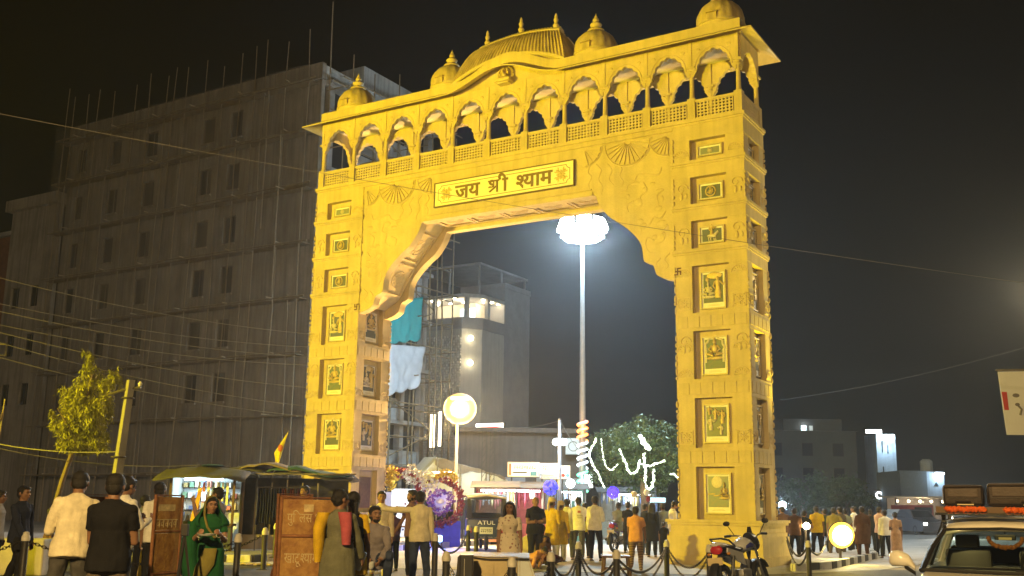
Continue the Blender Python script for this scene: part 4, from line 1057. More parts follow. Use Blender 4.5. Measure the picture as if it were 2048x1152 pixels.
# --- the hotel with a lit roof terrace
hot = thing('hotel', 'pale hotel block with lit roof terrace seen through the arch', 'building', (GX, GY, 0), GA)
HX, HY = -18.0, 36.95
m_hot = mat('hotel_render', (0.42, 0.40, 0.36), .8, var=.15, scale=1, streak=.2); m_hg = mat('hotel_grey', (0.27, 0.265, 0.26), .8, var=.2, scale=1)
m_scr = mat('hotel_screen', (0.50, 0.48, 0.44), .8, var=.2, scale=4)
def hp(poly, z0, z1): return MB().prism(poly, z0, z1, 'z')
foot = [(-27, HY), (-19.0, HY), (HX, HY+1.2), (HX, 41.2), (-27, 41.2)]
part('wall', hp(foot, 0, 13.9), m_hot, hot)
part('terrace_wall', hp([(-27, HY-.12), (-18.9, HY-.12), (HX+.12, HY+1.1), (HX+.12, 41.2), (-27, 41.2)], 13.901, 14.75), m_hg, hot)
scr = MB()
for i in range(34):
    for j in range(52):
        if (i*7+j*3) % 11 < 8: scr.box(-25.6+i*.195, -25.6+i*.195+.15, HY-.10-.03*((i+j) % 2), HY-.001, 3.6+j*.19, 3.6+j*.19+.13)
part('brick_screen', scr, m_scr, hot)['kind'] = 'stuff'
part('terrace_back', MB().box(-27, HX-1.6, 39.6, 41.2, 14.751, 16.3), mat('terrace_wall_cream', (.62, .56, .44), .8), hot)
part('terrace_roof', hp([(-27, HY+.15), (-18.95, HY+.15), (HX, HY+1.3), (HX, 41.2), (-27, 41.2)], 16.301, 16.55), m_hot, hot)
for (x, y) in ((-23.3, HY+.3), (-21.7, HY+.3), (-18.9, HY+.4), (HX-.15, 39.0)): part('terrace_column', MB().box(x-.14, x+.14, y-.1, y+.18, 14.751, 16.3), m_hot, hot)
part('stair_tower', MB().box(-22, HX, 41.201, 45.0, 0, 17.6), m_hg, hot)
part('tower_parapet', MB().box(-22.05, HX+.05, 41.15, 45.05, 17.601, 18.0), m_hg, hot)
cn = MB().box(-24.5, HX-.3, 38.2, 45.2, 18.9, 19.05)
part('steel_canopy', cn, m_hg, hot)
for (x, y) in ((-24.3, 38.4), (-21.2, 38.4), (HX-.5, 38.4), (HX-.5, 41.5), (HX-.5, 45.0)): part('canopy_post', MB().box(x-.06, x+.06, y-.06, y+.06, 16.55, 18.9), m_hg, hot)
e_down = emit('downlight_glow', (1, .82, .5), 60)
for (x, y) in ((-23.0, 37.4), (-22.0, 37.4), (-21.0, 37.4), (-20.0, 37.4), (-22.6, 38.9), (-21.4, 38.9), (-20.2, 38.9), (HX-.4, 38.8), (HX-.4, 40.0), (HX-.4, 40.9)): part('downlight', MB().lathe([(.10, 0), (.10, .05)], 10), e_down, hot, loc=(x, y, 16.245))
for (x, y) in ((-22.2, 38.2), (-20.0, 38.2), (HX-.8, 39.8)):
    l_ = lamp('terrace_light', 'POINT', G(x, y, 16.0), 90, (1, .84, .58), .1)
part('terrace_window', MB().box(-20.9, -19.6, 39.5, 39.599, 14.9, 15.9), emit('cool_window', (.7, .9, 1), 1.6), hot)
for z, k in ((13.2, 0), (11.4, 1)):
    w_ = part('wall_lamp', MB().ell((0, 0, 0), (.20, .20, .20), 14, 10), emit('globe_warm', (1, .85, .5), 14), hot, True, loc=(-18.42, HY+.35, z)); part('lamp_bracket', MB().box(-.03, .03, .15, .45, -.03, .03), m_wfr, w_)
    lamp('wall_lamp_light', 'POINT', G(-18.15, HY-.25, z), 30, (1, .82, .5), .2)
# tall lit panel and the shop sign on the hotel's lower front
pl = MB().box(-.24, .24, -.06, .06, -1.35, 1.35)
def lit(name, p, sx, sz, m, label, cat, rz=GA, d=.1, fr=None):
    t = thing(name, label, cat, p, rz); part('panel', MB().box(-sx/2+.04, sx/2-.04, -d/2-.004, d/2, -sz/2+.04, sz/2-.04), m, t)
    f = MB()
    for (a, b, c, dd) in ((-sx/2, sx/2, -sz/2, -sz/2+.04), (-sx/2, sx/2, sz/2-.04, sz/2), (-sx/2, -sx/2+.04, -sz/2+.04, sz/2-.04), (sx/2-.04, sx/2, -sz/2+.04, sz/2-.04)): f.box(a, b, -d/2-.02, d/2+.02, c, dd)
    part('frame', f, fr or m_wfr, t); return t
lit('light_sign', at(866, 862, 62), .42, 2.0, emit('panel_warm', (1, .86, .55), 7), 'narrow lit panel on the hotel front, the left one of the pair', 'sign')
lit('light_sign', at(881, 858, 62), .30, 2.1, emit('panel_warm2', (1, .86, .6), 5), 'narrow lit panel on the hotel front, the right one of the pair', 'sign')
m_rl = emit('letter_red_lit', (1, .10, .06), 1.5, (.6, .03, .02))
def strokes(parent, x0, x1, z, h, n, m, y, seed):   # a line of lettering too far off to read: a headline with stems and bowls
    r = random.Random(seed); mb = MB(); mb.box(x0, x1, y-.006, y, z+h-.12*h, z+h)
    wd = (x1-x0)/n
    for k in range(n):
        x = x0+k*wd
        mb.box(x+wd*.62, x+wd*.76, y-.006, y, z, z+h*.879)
        mb.torus(wd*.24, wd*.075, 10, 4, T(x+wd*.34, y-.003, z+h*(.35+.2*r.random())) @ RX(pi/2) @ SCL(1, 1, .1))
        if r.random() < .4: mb.box(x+wd*.2, x+wd*.6, y-.006, y, z+h*.18, z+h*.30)
    return part('lettering', mb, m, parent)
sg = lit('shop_sign', at(980, 862, 62), 2.0, .95, emit('sign_white_lit', (1, .92, .85), 5), 'glowing white shop sign with red letters beside the street lamp glare', 'sign')
strokes(sg, -.9, .9, -.25, .5, 6, m_rl, -.06, 3)
# --- low shop row with its clutter
m_shop = mat('shop_wall_brown', (.11, .09, .075), .9, var=.3, scale=1, streak=.4)
row = thing('shop_row', 'low flat-roofed brown shop building behind the signs and steel post', 'building', (3.0, 60, 0), 0)
part('wall', MB().box(-6, 1.1, 0, 6, 0, 5.4), m_shop, row); part('roof', MB().box(-6.3, 1.4, -.4, 6.3, 5.401, 5.65), m_shop, row)
for x in (-4.5, -1.5): part('shutter', MB().box(x, x+2.4, -.08, -.001, .1, 2.9), mat('shutter_grey', (.25, .26, .28), .5), row)
ac = thing('air_conditioner', 'pale lit unit box fixed to the brown shop wall', 'air conditioner', at(1146, 893, 59.6), 0)
part('casing', MB().bbox(-.42, .42, -.2, .2, -.45, .45, .03), mat('ac_white', (.6, .66, .72), .5), ac); part('grille', MB().torus(.26, .02, 18, 5, T(0, -.205, 0) @ RX(pi/2)), m_wfr, ac)
# --- tents and tarps
m_tent = mat('tent_white', (.62, .60, .54), .8, var=.15, scale=1.5, bump=.3, bscale=6); m_btarp = mat('tarp_brown', (.23, .18, .13), .85, var=.35, scale=2, bump=.5, bscale=5)
p1, p2, p3, p4 = at(838, 956, 47), at(876, 914, 47), at(1016, 960, 45), at(1010, 1000, 45)
tn = thing('tent', 'white sloping tent with a brown tarpaulin over its edge behind the stalls', 'tent', (0, 0, 0))
mb = MB(); q1, q2 = at(838, 1000, 47), at(876, 1000, 47)
mb.add([p1, p2, p3, p4, q1, q2], [[0, 4, 5, 1], [1, 5, 3, 2]]); bk = Vector((-1.0, 5, .2))
mb.add([p1, p2, p3, p1+bk, p2+bk, p3+bk], [[0, 1, 4, 3], [1, 2, 5, 4]])
part('canvas', mb, m_tent, tn)
mb = MB(); vs = []; fs = []
for i in range(25):
    u = i/24; c_ = p2.lerp(p3, u)
    for j in range(7):
        v = j/6; vs.append(c_+Vector((-.1, -.08-.06*v, .08-.55*v*(.5+.5*sin(u*5+.6))+.12*noise.noise(Vector((u*7, v*3, 2)))))+(bk*.25 if j == 0 else Vector()))
for i in range(24):
    for j in range(6): a = i*7+j; fs.append([a, a+1, a+8, a+7])
part('tarp_edge', mb.add(vs, fs), m_btarp, tn, True)
for k, u in enumerate((.0, .33, .7)): c_ = p2.lerp(p3, u); part('tent_pole', MB().tube([(c_.x, c_.y-.2, 0), (c_.x, c_.y-.2, c_.z)], .03, 6), m_bam, tn)
lamp('tent_light', 'POINT', at(905, 965, 45.5)+Vector((0, -.6, .3)), 90, COOL, .1)
tl_ = thing('tube_light', 'short cool tube light hanging before the white tent', 'lamp', at(885, 945, 46.0)); part('tube', MB().tube([(-.5, 0, 0), (.5, 0, .02)], .03, 8), emit('tube_cool', (.85, .97, 1), 12), tl_); part('batten', MB().box(-.55, .55, .035, .07, -.03, .03), m_wfr, tl_)
# steel lattice posts over the tent
for k, x in enumerate((968, 984)):
    b0 = at(x, 935, 44); tp = at(x+2, 862, 44); t = thing('lattice_post', ('left' if k == 0 else 'right')+' rusty lattice post rising behind the white tent', 'post', (b0.x, 44, 0))
    for dx in (-.09, .09):
        for dy in (-.09, .09): part('post_leg', MB().box(dx-.015, dx+.015, dy-.015, dy+.015, 0, tp.z), m_wfr, t)
    mb = MB()
    for j in range(16): mb.tube([(-.09, -.09, tp.z*j/16), (.09, -.09, tp.z*(j+1)/16)], .01, 4)
    part('lacing', mb, m_wfr, t)
# --- two sign boards with red lettering
m_sgw = emit('sign_white', (.85, 1, .95), .55, (.75, .78, .76)); m_red = mat('sign_red', (.5, .03, .03), .6); m_blk = mat('sign_black', (.02, .03, .04), .6); m_blu = mat('sign_blue', (.05, .2, .35), .6)
for k, (u0, u1, v0, v1, lb) in enumerate(((1016, 1078, 925, 953, 'white sign board with red lettering, the wider left board above the stalls'), (1079, 1118, 927, 957, 'white sign board with red lettering in the middle, crossed by the lamp post'), (1122, 1140, 932, 957, 'small white sign board with two round emblems right of the lamp post'))):
    c_ = at((u0+u1)/2, (v0+v1)/2, 40); sx = (u1-u0)/FPX*40.5; sz = (v1-v0)/FPX*41
    t = lit('sign_board', c_, sx, sz, m_sgw, lb, 'sign', -.12, .06, mat('sign_edge', (.5, .5, .5), .5))
    if k == 0:
        part('photo_strip', MB().box(-sx*.46, -sx*.38, -.045, -.0361, -sz*.4, sz*.4), m_btarp, t); strokes(t, -sx*.32, sx*.40, -sz*.02, sz*.28, 9, m_red, -.037, 5); part('notice', MB().box(sx*.22, sx*.42, -.045, -.0361, -sz*.42, -sz*.12), m_blu, t); part('rule_line', MB().box(-sx*.34, sx*.12, -.045, -.0361, -sz*.25, -sz*.16), m_blk, t)
    elif k == 1: strokes(t, -sx*.36, sx*.44, sz*.02, sz*.28, 7, m_red, -.037, 6); part('rule_line', MB().box(-sx*.48, sx*.25, -.045, -.0361, -sz*.28, -sz*.22), m_blk, t); strokes(t, -sx*.4, sx*.42, -sz*.45, sz*.12, 12, m_blk, -.037, 7)
    else:
        strokes(t, -sx*.42, sx*.42, sz*.08, sz*.28, 4, m_red, -.037, 8)
        for s, mm in ((-1, m_red), (1, m_blu)): part('round_emblem', MB().lathe([(.07, 0), (.07, .01)], 14, T(s*sx*.24, -.04, -sz*.24) @ RX(pi/2)), mm, t)
    part('support', MB().box(-sx*.4, -sx*.4+.05, .04, .09, -c_.z, -sz/2).box(sx*.4-.05, sx*.4, .04, .09, -c_.z, -sz/2), m_wfr, t)
# --- right-hand background
e_cw = emit('cool_white_lit', (.8, .95, 1), 9)
blu = mat('blue_white_wall', (.45, .55, .66), .8, var=.2, scale=.6, streak=.3)
tw = thing('narrow_tower', 'slim blue-white tower building washed by two lamps at its top', 'building', at(1779, 1010, 105)*1.0, 0)
zt = at(1776, 868, 105).z; tw.location.z = 0
part('wall', MB().box(-.95, .95, 0, 3.5, 0, zt), blu, tw)
for x in (-.55, .55):
    a = part('wall_lamp', MB().ell((x, -.35, zt-.35), (.18, .18, .30), 10, 8), emit('tower_lamp', (.85, .97, 1), 40), tw, True); part('lamp_arm', MB().box(x-.03, x+.03, -.18, 0, zt-.3, zt-.24), m_wfr, a)
    lamp('wash_light', 'SPOT', Vector(tw.location)+Vector((x, -.7, zt-.25)), 420, COOL, .1, Vector(tw.location)+Vector((x, -.1, zt-7)), radians(100), .7)
for k, z in enumerate((zt-1.8, zt-4.4)): part('wall_lettering', MB().box(-.45, -.33, -.03, 0-.001, z, z+1.2).box(.1, .2, -.03, -.001, z-.1, z+.7), m_blk, tw)
for (u, v, wd, h) in ((1788, 950, .5, .5), (1788, 956, .5, .4), (1787, 973, 1.0, .6)):
    P = at(u, v, 104.6); part('lit_window', MB().box(P.x-tw.location.x-wd/2, P.x-tw.location.x+wd/2, -.06, -.03, P.z-h/2, P.z+h/2), e_cw, tw)
lit('lit_sign', at(1747, 863, 100), 1.6, .42, emit('sign_blank_white', (1, 1, 1), 8), 'long glowing white sign bar left of the slim tower', 'sign', 0)
pole2 = lambda: None
ss = thing('star_sign', 'small glowing white sign letters at the foot of the slim tower', 'sign', at(1780, 993, 100), 0)
part('lettering', MB().torus(.28, .06, 12, 5, T(-1.0, 0, .1) @ RX(pi/2)).box(-.55, -.43, -.05, .05, -.3, .5).tube([(-.2, 0, -.3), (.1, 0, .5)], .06, 5).tube([(.1, 0, -.3), (-.2, 0, .5)], .06, 5), e_cw, ss)
for k in range(4): part('star_ray', MB().tube([(.75-.5*cos(k*pi/4), 0, .05-.5*sin(k*pi/4)), (.75+.5*cos(k*pi/4), 0, .05+.5*sin(k*pi/4))], .06, 5), e_cw, ss)
part('sign_back', MB().box(-1.4, 1.3, .07, .15, -.5, .6), m_wfr, ss); part('sign_post', MB().box(-.1, .1, .16, .3, -3.2, -.2), m_wfr, ss)
bb = thing('corner_building', 'pale blue boxy building with a roof lamp behind the car luggage', 'building', (at(1850, 1000, 95).x, 95, 0), .0)
zt2 = at(1870, 942, 95).z
part('wall', MB().box(-2.1, .3, 0, 6, 0, zt2), mat('dim_blue_wall', (.16, .19, .22), .85, var=.2), bb); part('side_block', MB().box(.301, 1.85, .05, 6, 0, zt2-.05), blu, bb); part('water_tank', MB().lathe([(.5, 0), (.55, .1), (.55, .9), (.3, 1.1)], 14), m_pla2, bb, loc=(.9, 1.5, zt2))
w_ = part('roof_lamp', MB().box(1.0, 1.8, -.25, -.08, zt2-.28, zt2-.16), emit('roof_lamp_glow', (1, 1, 1), 10), bb); part('lamp_arm', MB().box(1.35, 1.45, -.08, .05, zt2-.24, zt2-.2), m_wfr, w_)
lamp('wash_light', 'POINT', Vector(bb.location)+Vector((1.3, -.6, zt2-.5)), 110, COOL, .1)
part('wall_emblem', MB().prism([(.9, zt2-1.3), (1.3, zt2-1.3), (1.1, zt2-.95)], -.02, .049), m_blk, bb)
dk = thing('dark_building', 'dark flat-roofed building with one lit upper window behind the crowd', 'building', (at(1620, 1000, 100).x, 100, 0), 0)
zd = at(1620, 848, 100).z
m_dk = mat('night_wall', (.085, .085, .085), .9, var=.3, scale=.4)
part('wall', MB().box(-4.5, 4.6, 0, 8, 0, zd*.93), m_dk, dk); part('upper_floor', MB().box(-2, 3.6, 1, 8, zd*.931, zd*1.06), m_dk, dk); part('roof', MB().box(-4.7, 4.8, -.3, 8, zd*.9301, zd*.93+.001), m_conc, dk)
for (u, wd, m_) in ((1619, .5, emit('window_cool', (.45, .8, .9), 1.6)), (1634, .32, emit('window_dim', (.6, .7, .7), .35))):
    P = at(u, 859, 99); part('lit_window', MB().box(P.x-dk.location.x-wd/2, P.x-dk.location.x+wd/2, .93, .97, P.z-.5, P.z+.5), m_, dk)
P = at(1622, 850, 98.5); part('wall_lamp', MB().ell((P.x-dk.location.x, .7, P.z), (.12, .2, .1), 8, 6), emit('tower_lamp', (.85, .97, 1), 40), dk)
for k in range(9):
    z = 1.6+(k // 3)*2.3; x = -3.5+(k % 3)*2.9; w_ = part('window', MB().box(x, x+1.1, -.05, -.001, z, z+1.3), m_wfr, dk); part('pane', MB().box(x+.06, x+1.04, -.06, -.051, z+.06, z+1.24), m_pane, w_)
# billboard at the right edge
bn = thing('banner', 'white hanging advertising banner with a red block at the right edge', 'banner', at(2034, 805, 20.5), -.05)
bn.scale = (.683, 1, .683)
part('sheet', MB().prism([(-.47, .88), (1.6, .92), (1.6, -.92), (-.36, -.92)], -.01, .01), mat('banner_white', (.66, .68, .80), .6, var=.06, scale=2), bn)
part('red_block', MB().prism([(-.415, .30), (-.27, .30), (-.25, -.22), (-.375, -.22)], -.016, -.0101), mat('banner_red', (.45, .05, .04), .6), bn)
mb = MB().ell((-.02, 0, .20), (.10, .006, .06), 10, 6).ell((0, 0, -.06), (.07, .006, .05), 8, 5).tube([(.02, 0, -.1), (.10, 0, -.2), (.05, 0, -.36)], .03, 6)
part('printed_figure', mb, mat('print_grey', (.16, .15, .17), .7), bn, loc=(0, -.012, 0))
part('banner_pole', MB().tube([(.9, .12, -bn.location.z/.683), (.9, .12, 1.1)], .06, 8), m_conc, bn); part('batten', MB().tube([(-.5, .03, .93), (1.6, .03, .97)], .025, 6), m_bam, bn)
# ================================================================== MAST, POSTS, WIRES
m_galv = mat('galvanised', (.42, .43, .45), .45, .4, var=.15)
mast = thing('light_mast', 'tall grey floodlight mast glaring white under the arch', 'lamp', (MAST.x, 45, 0))
part('pole', MB().tube([(0, 0, 0), (0, 0, 6), (0, 0, MAST.z+.4)], [.17, .13, .07], 12), m_galv, mast, True)
part('base_plate', MB().box(-.35, .35, -.35, .35, 0, .05), m_galv, mast)
e_fl = emit('floodlight_white', (.80, .93, 1), 200)
hdm = part('lamp_ring', MB().torus(.85, .04, 24, 6, T(0, 0, MAST.z)).tube([(-.85, 0, MAST.z), (.85, 0, MAST.z)], .035, 6).tube([(0, -.85, MAST.z), (0, .85, MAST.z)], .035, 6), m_galv, mast)
for k in range(16):  # lower tier added to thicken the glare
    a = (k % 8)*pi/4+(k//8)*.39; M = T((.95-.2*(k//8))*cos(a), (.95-.2*(k//8))*sin(a), MAST.z+.06-.34*(k//8)) @ RZ(a+pi/2) @ RX(-.35)
    f_ = part('floodlight', MB().bbox(-.34, .34, -.07, .07, -.27, .27, .02, M), m_galv, mast); part('lens', MB().box(-.31, .31, -.085, -.071, -.24, .24, M), e_fl, f_)
# spiral of lights round the mast: orange, white, green
for nm_, m_, z0, z1, lb in (('light_rope', emit('rope_orange', (1, .24, .03), 4), 4.10, 4.95, 'orange light rope wound round the mast, top third'), ('light_rope', emit('rope_white', (.85, .95, 1), 2.2), 2.95, 4.05, 'white light rope wound round the middle of the mast'), ('light_rope', emit('rope_green', (.10, 1, .62), 2.0), 2.0, 2.9, 'green light rope wound round the mast, bottom third')):
    pts = []; turns = (z1-z0)/.27
    for i in range(int(turns*16)+1): a = i/16*2*pi; pts.append((MAST.x+.20*cos(a), 45+.20*sin(a), z0+.27*i/16))
    tag(part(nm_, MB().tube(pts, .055, 6), m_, None, True), lb, 'light rope', 'light ropes on the mast')
lamp('rope_glow', 'POINT', (MAST.x, 44.6, 4.6), 40, (1, .4, .1), .2); lamp('rope_glow', 'POINT', (MAST.x, 44.6, 2.4), 50, (.3, 1, .8), .2)
# street lamp, its glare built as an oversized glowing globe with yellow rim
sl = thing('street_lamp', 'orange glaring street lamp on a slim pale pole before the tent', 'lamp', (STREET.x, 38, 0))
part('pole', MB().tube([(-.1, .25, 0), (-.1, .25, STREET.z+.4), (0, 0, STREET.z+.45)], [.06, .05, .03], 8), m_galv, sl, True)
part('lamp_head', MB().bbox(-.34, .34, -.30, .22, .25, .38, .04, T(0, 0, STREET.z)), m_galv, sl)
gm_ = emit('sodium_glare', (1, .50, .03), 1.5); gm_.node_tree.nodes['Principled BSDF'].inputs['Alpha'].default_value = .6
df_ = part('globe', MB().ell((0, -.05, STREET.z-.05), (.60, .58, .56), 24, 16), gm_, sl, True); part('bulb', MB().ell((0, -.05, STREET.z-.05), (.40, .38, .37), 18, 12), emit('sodium_glow', (1, .68, .15), 3.4), df_, True)
up = at(262, 760, 22)
ut = thing('utility_pole', 'leaning square concrete power pole behind the men at left', 'utility pole', (up.x-.1, 22, 0))
part('post', MB().loft([((-.12, 0, 0), (.13, 0, 0), (0, .13, 0)), ((.1, 0, up.z), (.09, 0, 0), (0, .09, 0))], 4), mat('pole_concrete', (.22, .21, .19), .9, var=.3, scale=3, bump=.4), ut)
part('cross_arm', MB().tube([(-.35, 0, up.z-.32), (0, 0, up.z-.2), (.32, 0, up.z-.15)], .03, 6), m_wfr, ut); part('clamp', MB().torus(.13, .015, 12, 5, T(.07, 0, up.z-.38)), m_wfr, ut); part('clamp', MB().torus(.14, .015, 12, 5, T(-.02, 0, up.z-1.6)), m_wfr, ut); part('insulator', MB().lathe([(.03, 0), (.05, .05), (.02, .1)], 8), m_kw, ut, loc=(.3, 0, up.z-.13))
u2 = at(1120, 840, 40)
u2o = thing('tube_post', 'slim grey steel post crossing the sign boards under the arch', 'utility pole', (u2.x, 40, 0))
part('post', MB().tube([(0, 0, 0), (-.02, 0, u2.z)], [.09, .06], 10), mat('post_grey_blue', (.22, .24, .30), .5, .2), u2o, True); part('cap', MB().lathe([(.07, 0), (.05, .06)], 10), m_wfr, u2o, loc=(-.02, 0, u2.z))
for k, x in enumerate((1112, 1128)):
    P = at(x, 884, 39.7); t = thing('flood_bulb', ('left' if k == 0 else 'right')+' small white flood lamp of the pair on the slim steel post', 'lamp', P, group='flood bulbs on the steel post'); part('bulb', MB().ell((0, 0, 0), (.13, .12, .13), 12, 8), emit('bulb_white', (.9, 1, 1), 30), t, True); part('holder', MB().box(-.03, .03, .08, .28, -.02, .05), m_wfr, t)
lamp('bulb_light', 'POINT', at(1120, 884, 39.4), 220, COOL, .15)
def wire(a, b, sag, lb, r=.010, n=24):
    a, b = Vector(a), Vector(b); pts = []
    for i in range(n+1): t = i/n; p = a.lerp(b, t); p.z -= sag*4*t*(1-t); pts.append(p)
    o = part('overhead_wire', MB().tube(pts, r, 5), m_wire, None); tag(o, lb, 'wire', 'overhead wires'); return o
m_wire = mat('wire_grey', (.20, .19, .17), .6)
PE = at(-40, 640, 27)
for k, (v0, u1, v1, lb, y0, y1) in enumerate(((548, 622, 668, 'highest wire of the bundle running from the left edge to the gate pillar', 25, 33.2), (602, 618, 694, 'second highest wire of the bundle from the left edge to the pillar', 25, 33.2), (617, 616, 714, 'third wire down in the bundle crossing the unfinished building', 25.5, 33.2), (645, 614, 730, 'fourth wire down in the bundle crossing the unfinished building', 25.5, 33.2), (657, 612, 775, 'fifth wire down, falling steeply towards the left pillar', 26, 33.4), (676, 610, 812, 'sixth wire down, passing above the small tree', 26, 33.4), (706, 606, 832, 'lowest wire of the bundle, just over the utility pole', 26, 33.4))):
    wire(at(-60, v0-8, y0), at(u1, v1, y1), .22, lb)
wire(at(-40, 880, 24), at(256, 902, 22), .12, 'wire from the left edge to the utility pole below the small tree'); wire(at(-40, 888, 24), at(400, 930, 27), .2, 'low slack wire passing behind the tree trunk at left')
wire(at(-60, 216, 15), at(2100, 573, 15), .12, 'long single wire crossing in front of the whole gate', .0045, 60)
wire(at(1118, 842, 40), at(1020, 855, 55), .1, 'wire from the steel post towards the hotel'); wire(at(1121, 842, 40), at(1163, 905, 45), .1, 'wire from the steel post to the floodlight mast')
wire(at(1560, 800, 60), at(2100, 680, 50), .3, 'faint wire high over the right-hand crowd', .006)
# far left stub of another pole with bracket
lp = at(2, 690, 26); t = thing('wire_bracket', 'white wire bracket on a dark post at the left edge', 'bracket', (lp.x-.35, 26, 0)); part('post', MB().tube([(0, 0, 0), (0, 0, lp.z+.3)], .09, 8), m_wfr, t); part('arm', MB().tube([(0, 0, lp.z), (.5, 0, lp.z+.02), (.5, 0, lp.z-.25), (.2, 0, lp.z-.27)], .012, 6), m_wfr, t)
# lamps outside the frame that light the place: fixtures on their posts
def lamp_post(nm_, lab, P, base, m_):
    t = thing(nm_, lab, 'lamp', (base[0], base[1], 0)); h = P.z; d = Vector((P.x-base[0], P.y-base[1], 0))
    part('pole', MB().tube([(0, 0, 0), (0, 0, h-.2), (d.x*.6, d.y*.6, h+.2), (d.x, d.y, h+.22)], [.09, .07, .05, .04], 8), m_galv, t, True); part('lamp_head', MB().bbox(-.35, .35, -.16, .16, .06, .2, .03, T(d.x, d.y, h)), m_galv, t); part('lens', MB().box(-.28, .28, -.12, .12, .045, .058, T(d.x, d.y, h)), m_, t)
lamp_post('street_lamp', 'warm street lamp on the kerb behind the camera', LAMP_BACK, (LAMP_BACK.x-1.2, LAMP_BACK.y), emit('lens_warm', WARM, 20))
lamp_post('street_lamp', 'warm street lamp beside the road left of the tree', LAMP_LEFT, (LAMP_LEFT.x-1.0, LAMP_LEFT.y), emit('lens_warm', WARM, 20))
lamp_post('street_lamp', 'street lamp just past the right edge of the photo', LAMP_RIGHT+Vector((0, 0, .12)), (LAMP_RIGHT.x+1.2, LAMP_RIGHT.y), emit('lens_right', (1, .92, .75), 20))
def ground_flood(lab, P, aim, m_, sz=.30):
    t = thing('ground_floodlight', lab, 'floodlight', (P.x, P.y, 0)); d = (Vector(aim)-P).normalized(); rz = atan2(d.y, d.x)-pi/2; t.rotation_euler = (0, 0, rz); M = T(0, -.06, P.z) @ RX(.55)
    part('housing', MB().bbox(-sz, sz, -.14, -.02, -sz*.8, sz*.8, .02, M), m_wfr, t); part('lens', MB().box(-sz*.9, sz*.9, -.018, .0, -sz*.7, sz*.7, M), m_, t); part('stand', MB().box(-.03, .03, -.1, -.04, 0, P.z-.1).box(-sz-.04, -sz-.001, -.1, -.05, P.z-.2, P.z+.1).box(sz+.001, sz+.04, -.1, -.05, P.z-.2, P.z+.1).box(-sz-.04, sz+.04, -.1, -.04, P.z-.24, P.z-.2), m_wfr, t); return t
e_yf = emit('flood_yellow', (1, .62, .05), 120)
gf = ground_flood('yellow floodlight on a short post left of the frame, aimed at the gate', FLOOD_A, G(7, 0, 8), e_yf)
ground_flood('low yellow ground floodlight under the arch behind the crouching man', FLOOD_C, G(7.6, .9, 11), e_yf, .2)
fb = thing('ground_floodlight', 'round yellow ground floodlight glaring beside the right pillar before the crowd', 'floodlight', (FLOOD_B.x, FLOOD_B.y, 0)); M = T(0, -.02, FLOOD_B.z) @ RX(pi/2+.1)
gy_ = emit('flood_glare_yellow', (1, .60, .03), 2.4); part('housing', MB().lathe([(.18, -.22), (.33, -.10), (.36, .02), (.34, .03)], 20, M), m_wfr, fb, 40); part('glare_rim', MB().ell((0, 0, .06), (.34, .34, .10), 20, 8, M), gy_, fb, True); part('lens', MB().ell((0, 0, .13), (.25, .25, .10), 18, 8, M), emit('flood_yellow_core', (1, .75, .2), 120), fb, True); part('stand', MB().box(-.03, .03, .08, .14, 0, FLOOD_B.z-.3).box(-.3, .3, .05, .15, 0, .02), m_wfr, fb)  # glowing yellow rim added to imitate the halo round the lens
# ================================================================== TREES
m_bark = mat('bark', (.16, .12, .08), .9, var=.4, scale=9, bump=.8, bscale=25)
def leafmat(n, c, c2): return mat(n, c, .55, var=.45, scale=1.5, col2=c2)
m_lf1 = leafmat('leaf_olive', (.26, .25, .03), (.12, .13, .02)); m_lf2 = leafmat('leaf_green', (.07, .12, .04), (.03, .055, .02))
def leaves(blobs, n, L, wd, droop, seed):
    r = random.Random(seed); mb = MB(); tot = sum(b[1]*b[2]*b[3] for b in blobs)
    for (c_, rx, ry, rz_) in blobs:
        k = int(n*rx*ry*rz_/tot)
        cl = [(Vector((r.gauss(0, 1), r.gauss(0, 1), r.gauss(0, 1))).normalized()*r.uniform(.35, 1)) for _ in range(max(4, k//70))]
        for i in range(k):
            q = r.choice(cl); p = Vector(c_)+Vector((q.x*rx, q.y*ry, q.z*rz_))+Vector((r.gauss(0, .13)*rx, r.gauss(0, .13)*ry, r.gauss(0, .15)*rz_))
            d = Vector((r.uniform(-1, 1), r.uniform(-1, 1), r.uniform(-1, .6)-droop)).normalized(); s = d.cross(Vector((r.uniform(-1, 1), r.uniform(-1, 1), r.uniform(-1, 1)))).normalized()
            l = L*r.uniform(.6, 1.3); w_ = wd*r.uniform(.7, 1.2)
            mb.add([p, p+d*l*.5+s*w_, p+d*l, p+d*l*.5-s*w_], [(0, 1, 2, 3)])
    return mb
def tree(lab, base, trunk, limbs, blobs, n, L, wd, droop, m_, seed, r0=.12):
    t = thing('tree', lab, 'tree', base)
    part('trunk', MB().tube(trunk, [r0*(1-.6*i/(len(trunk)-1)) for i in range(len(trunk))], 9), m_bark, t, True)
    for lb in limbs: part('limb', MB().tube(lb, [r0*.45*(1-.7*i/(len(lb)-1)) for i in range(len(lb))], 6), m_bark, t, True)
    part('crown', leaves(blobs, n, L, wd, droop, seed), m_, t); return t
b0 = at(118, 985, 24); cx_ = at(165, 800, 24).x-b0.x
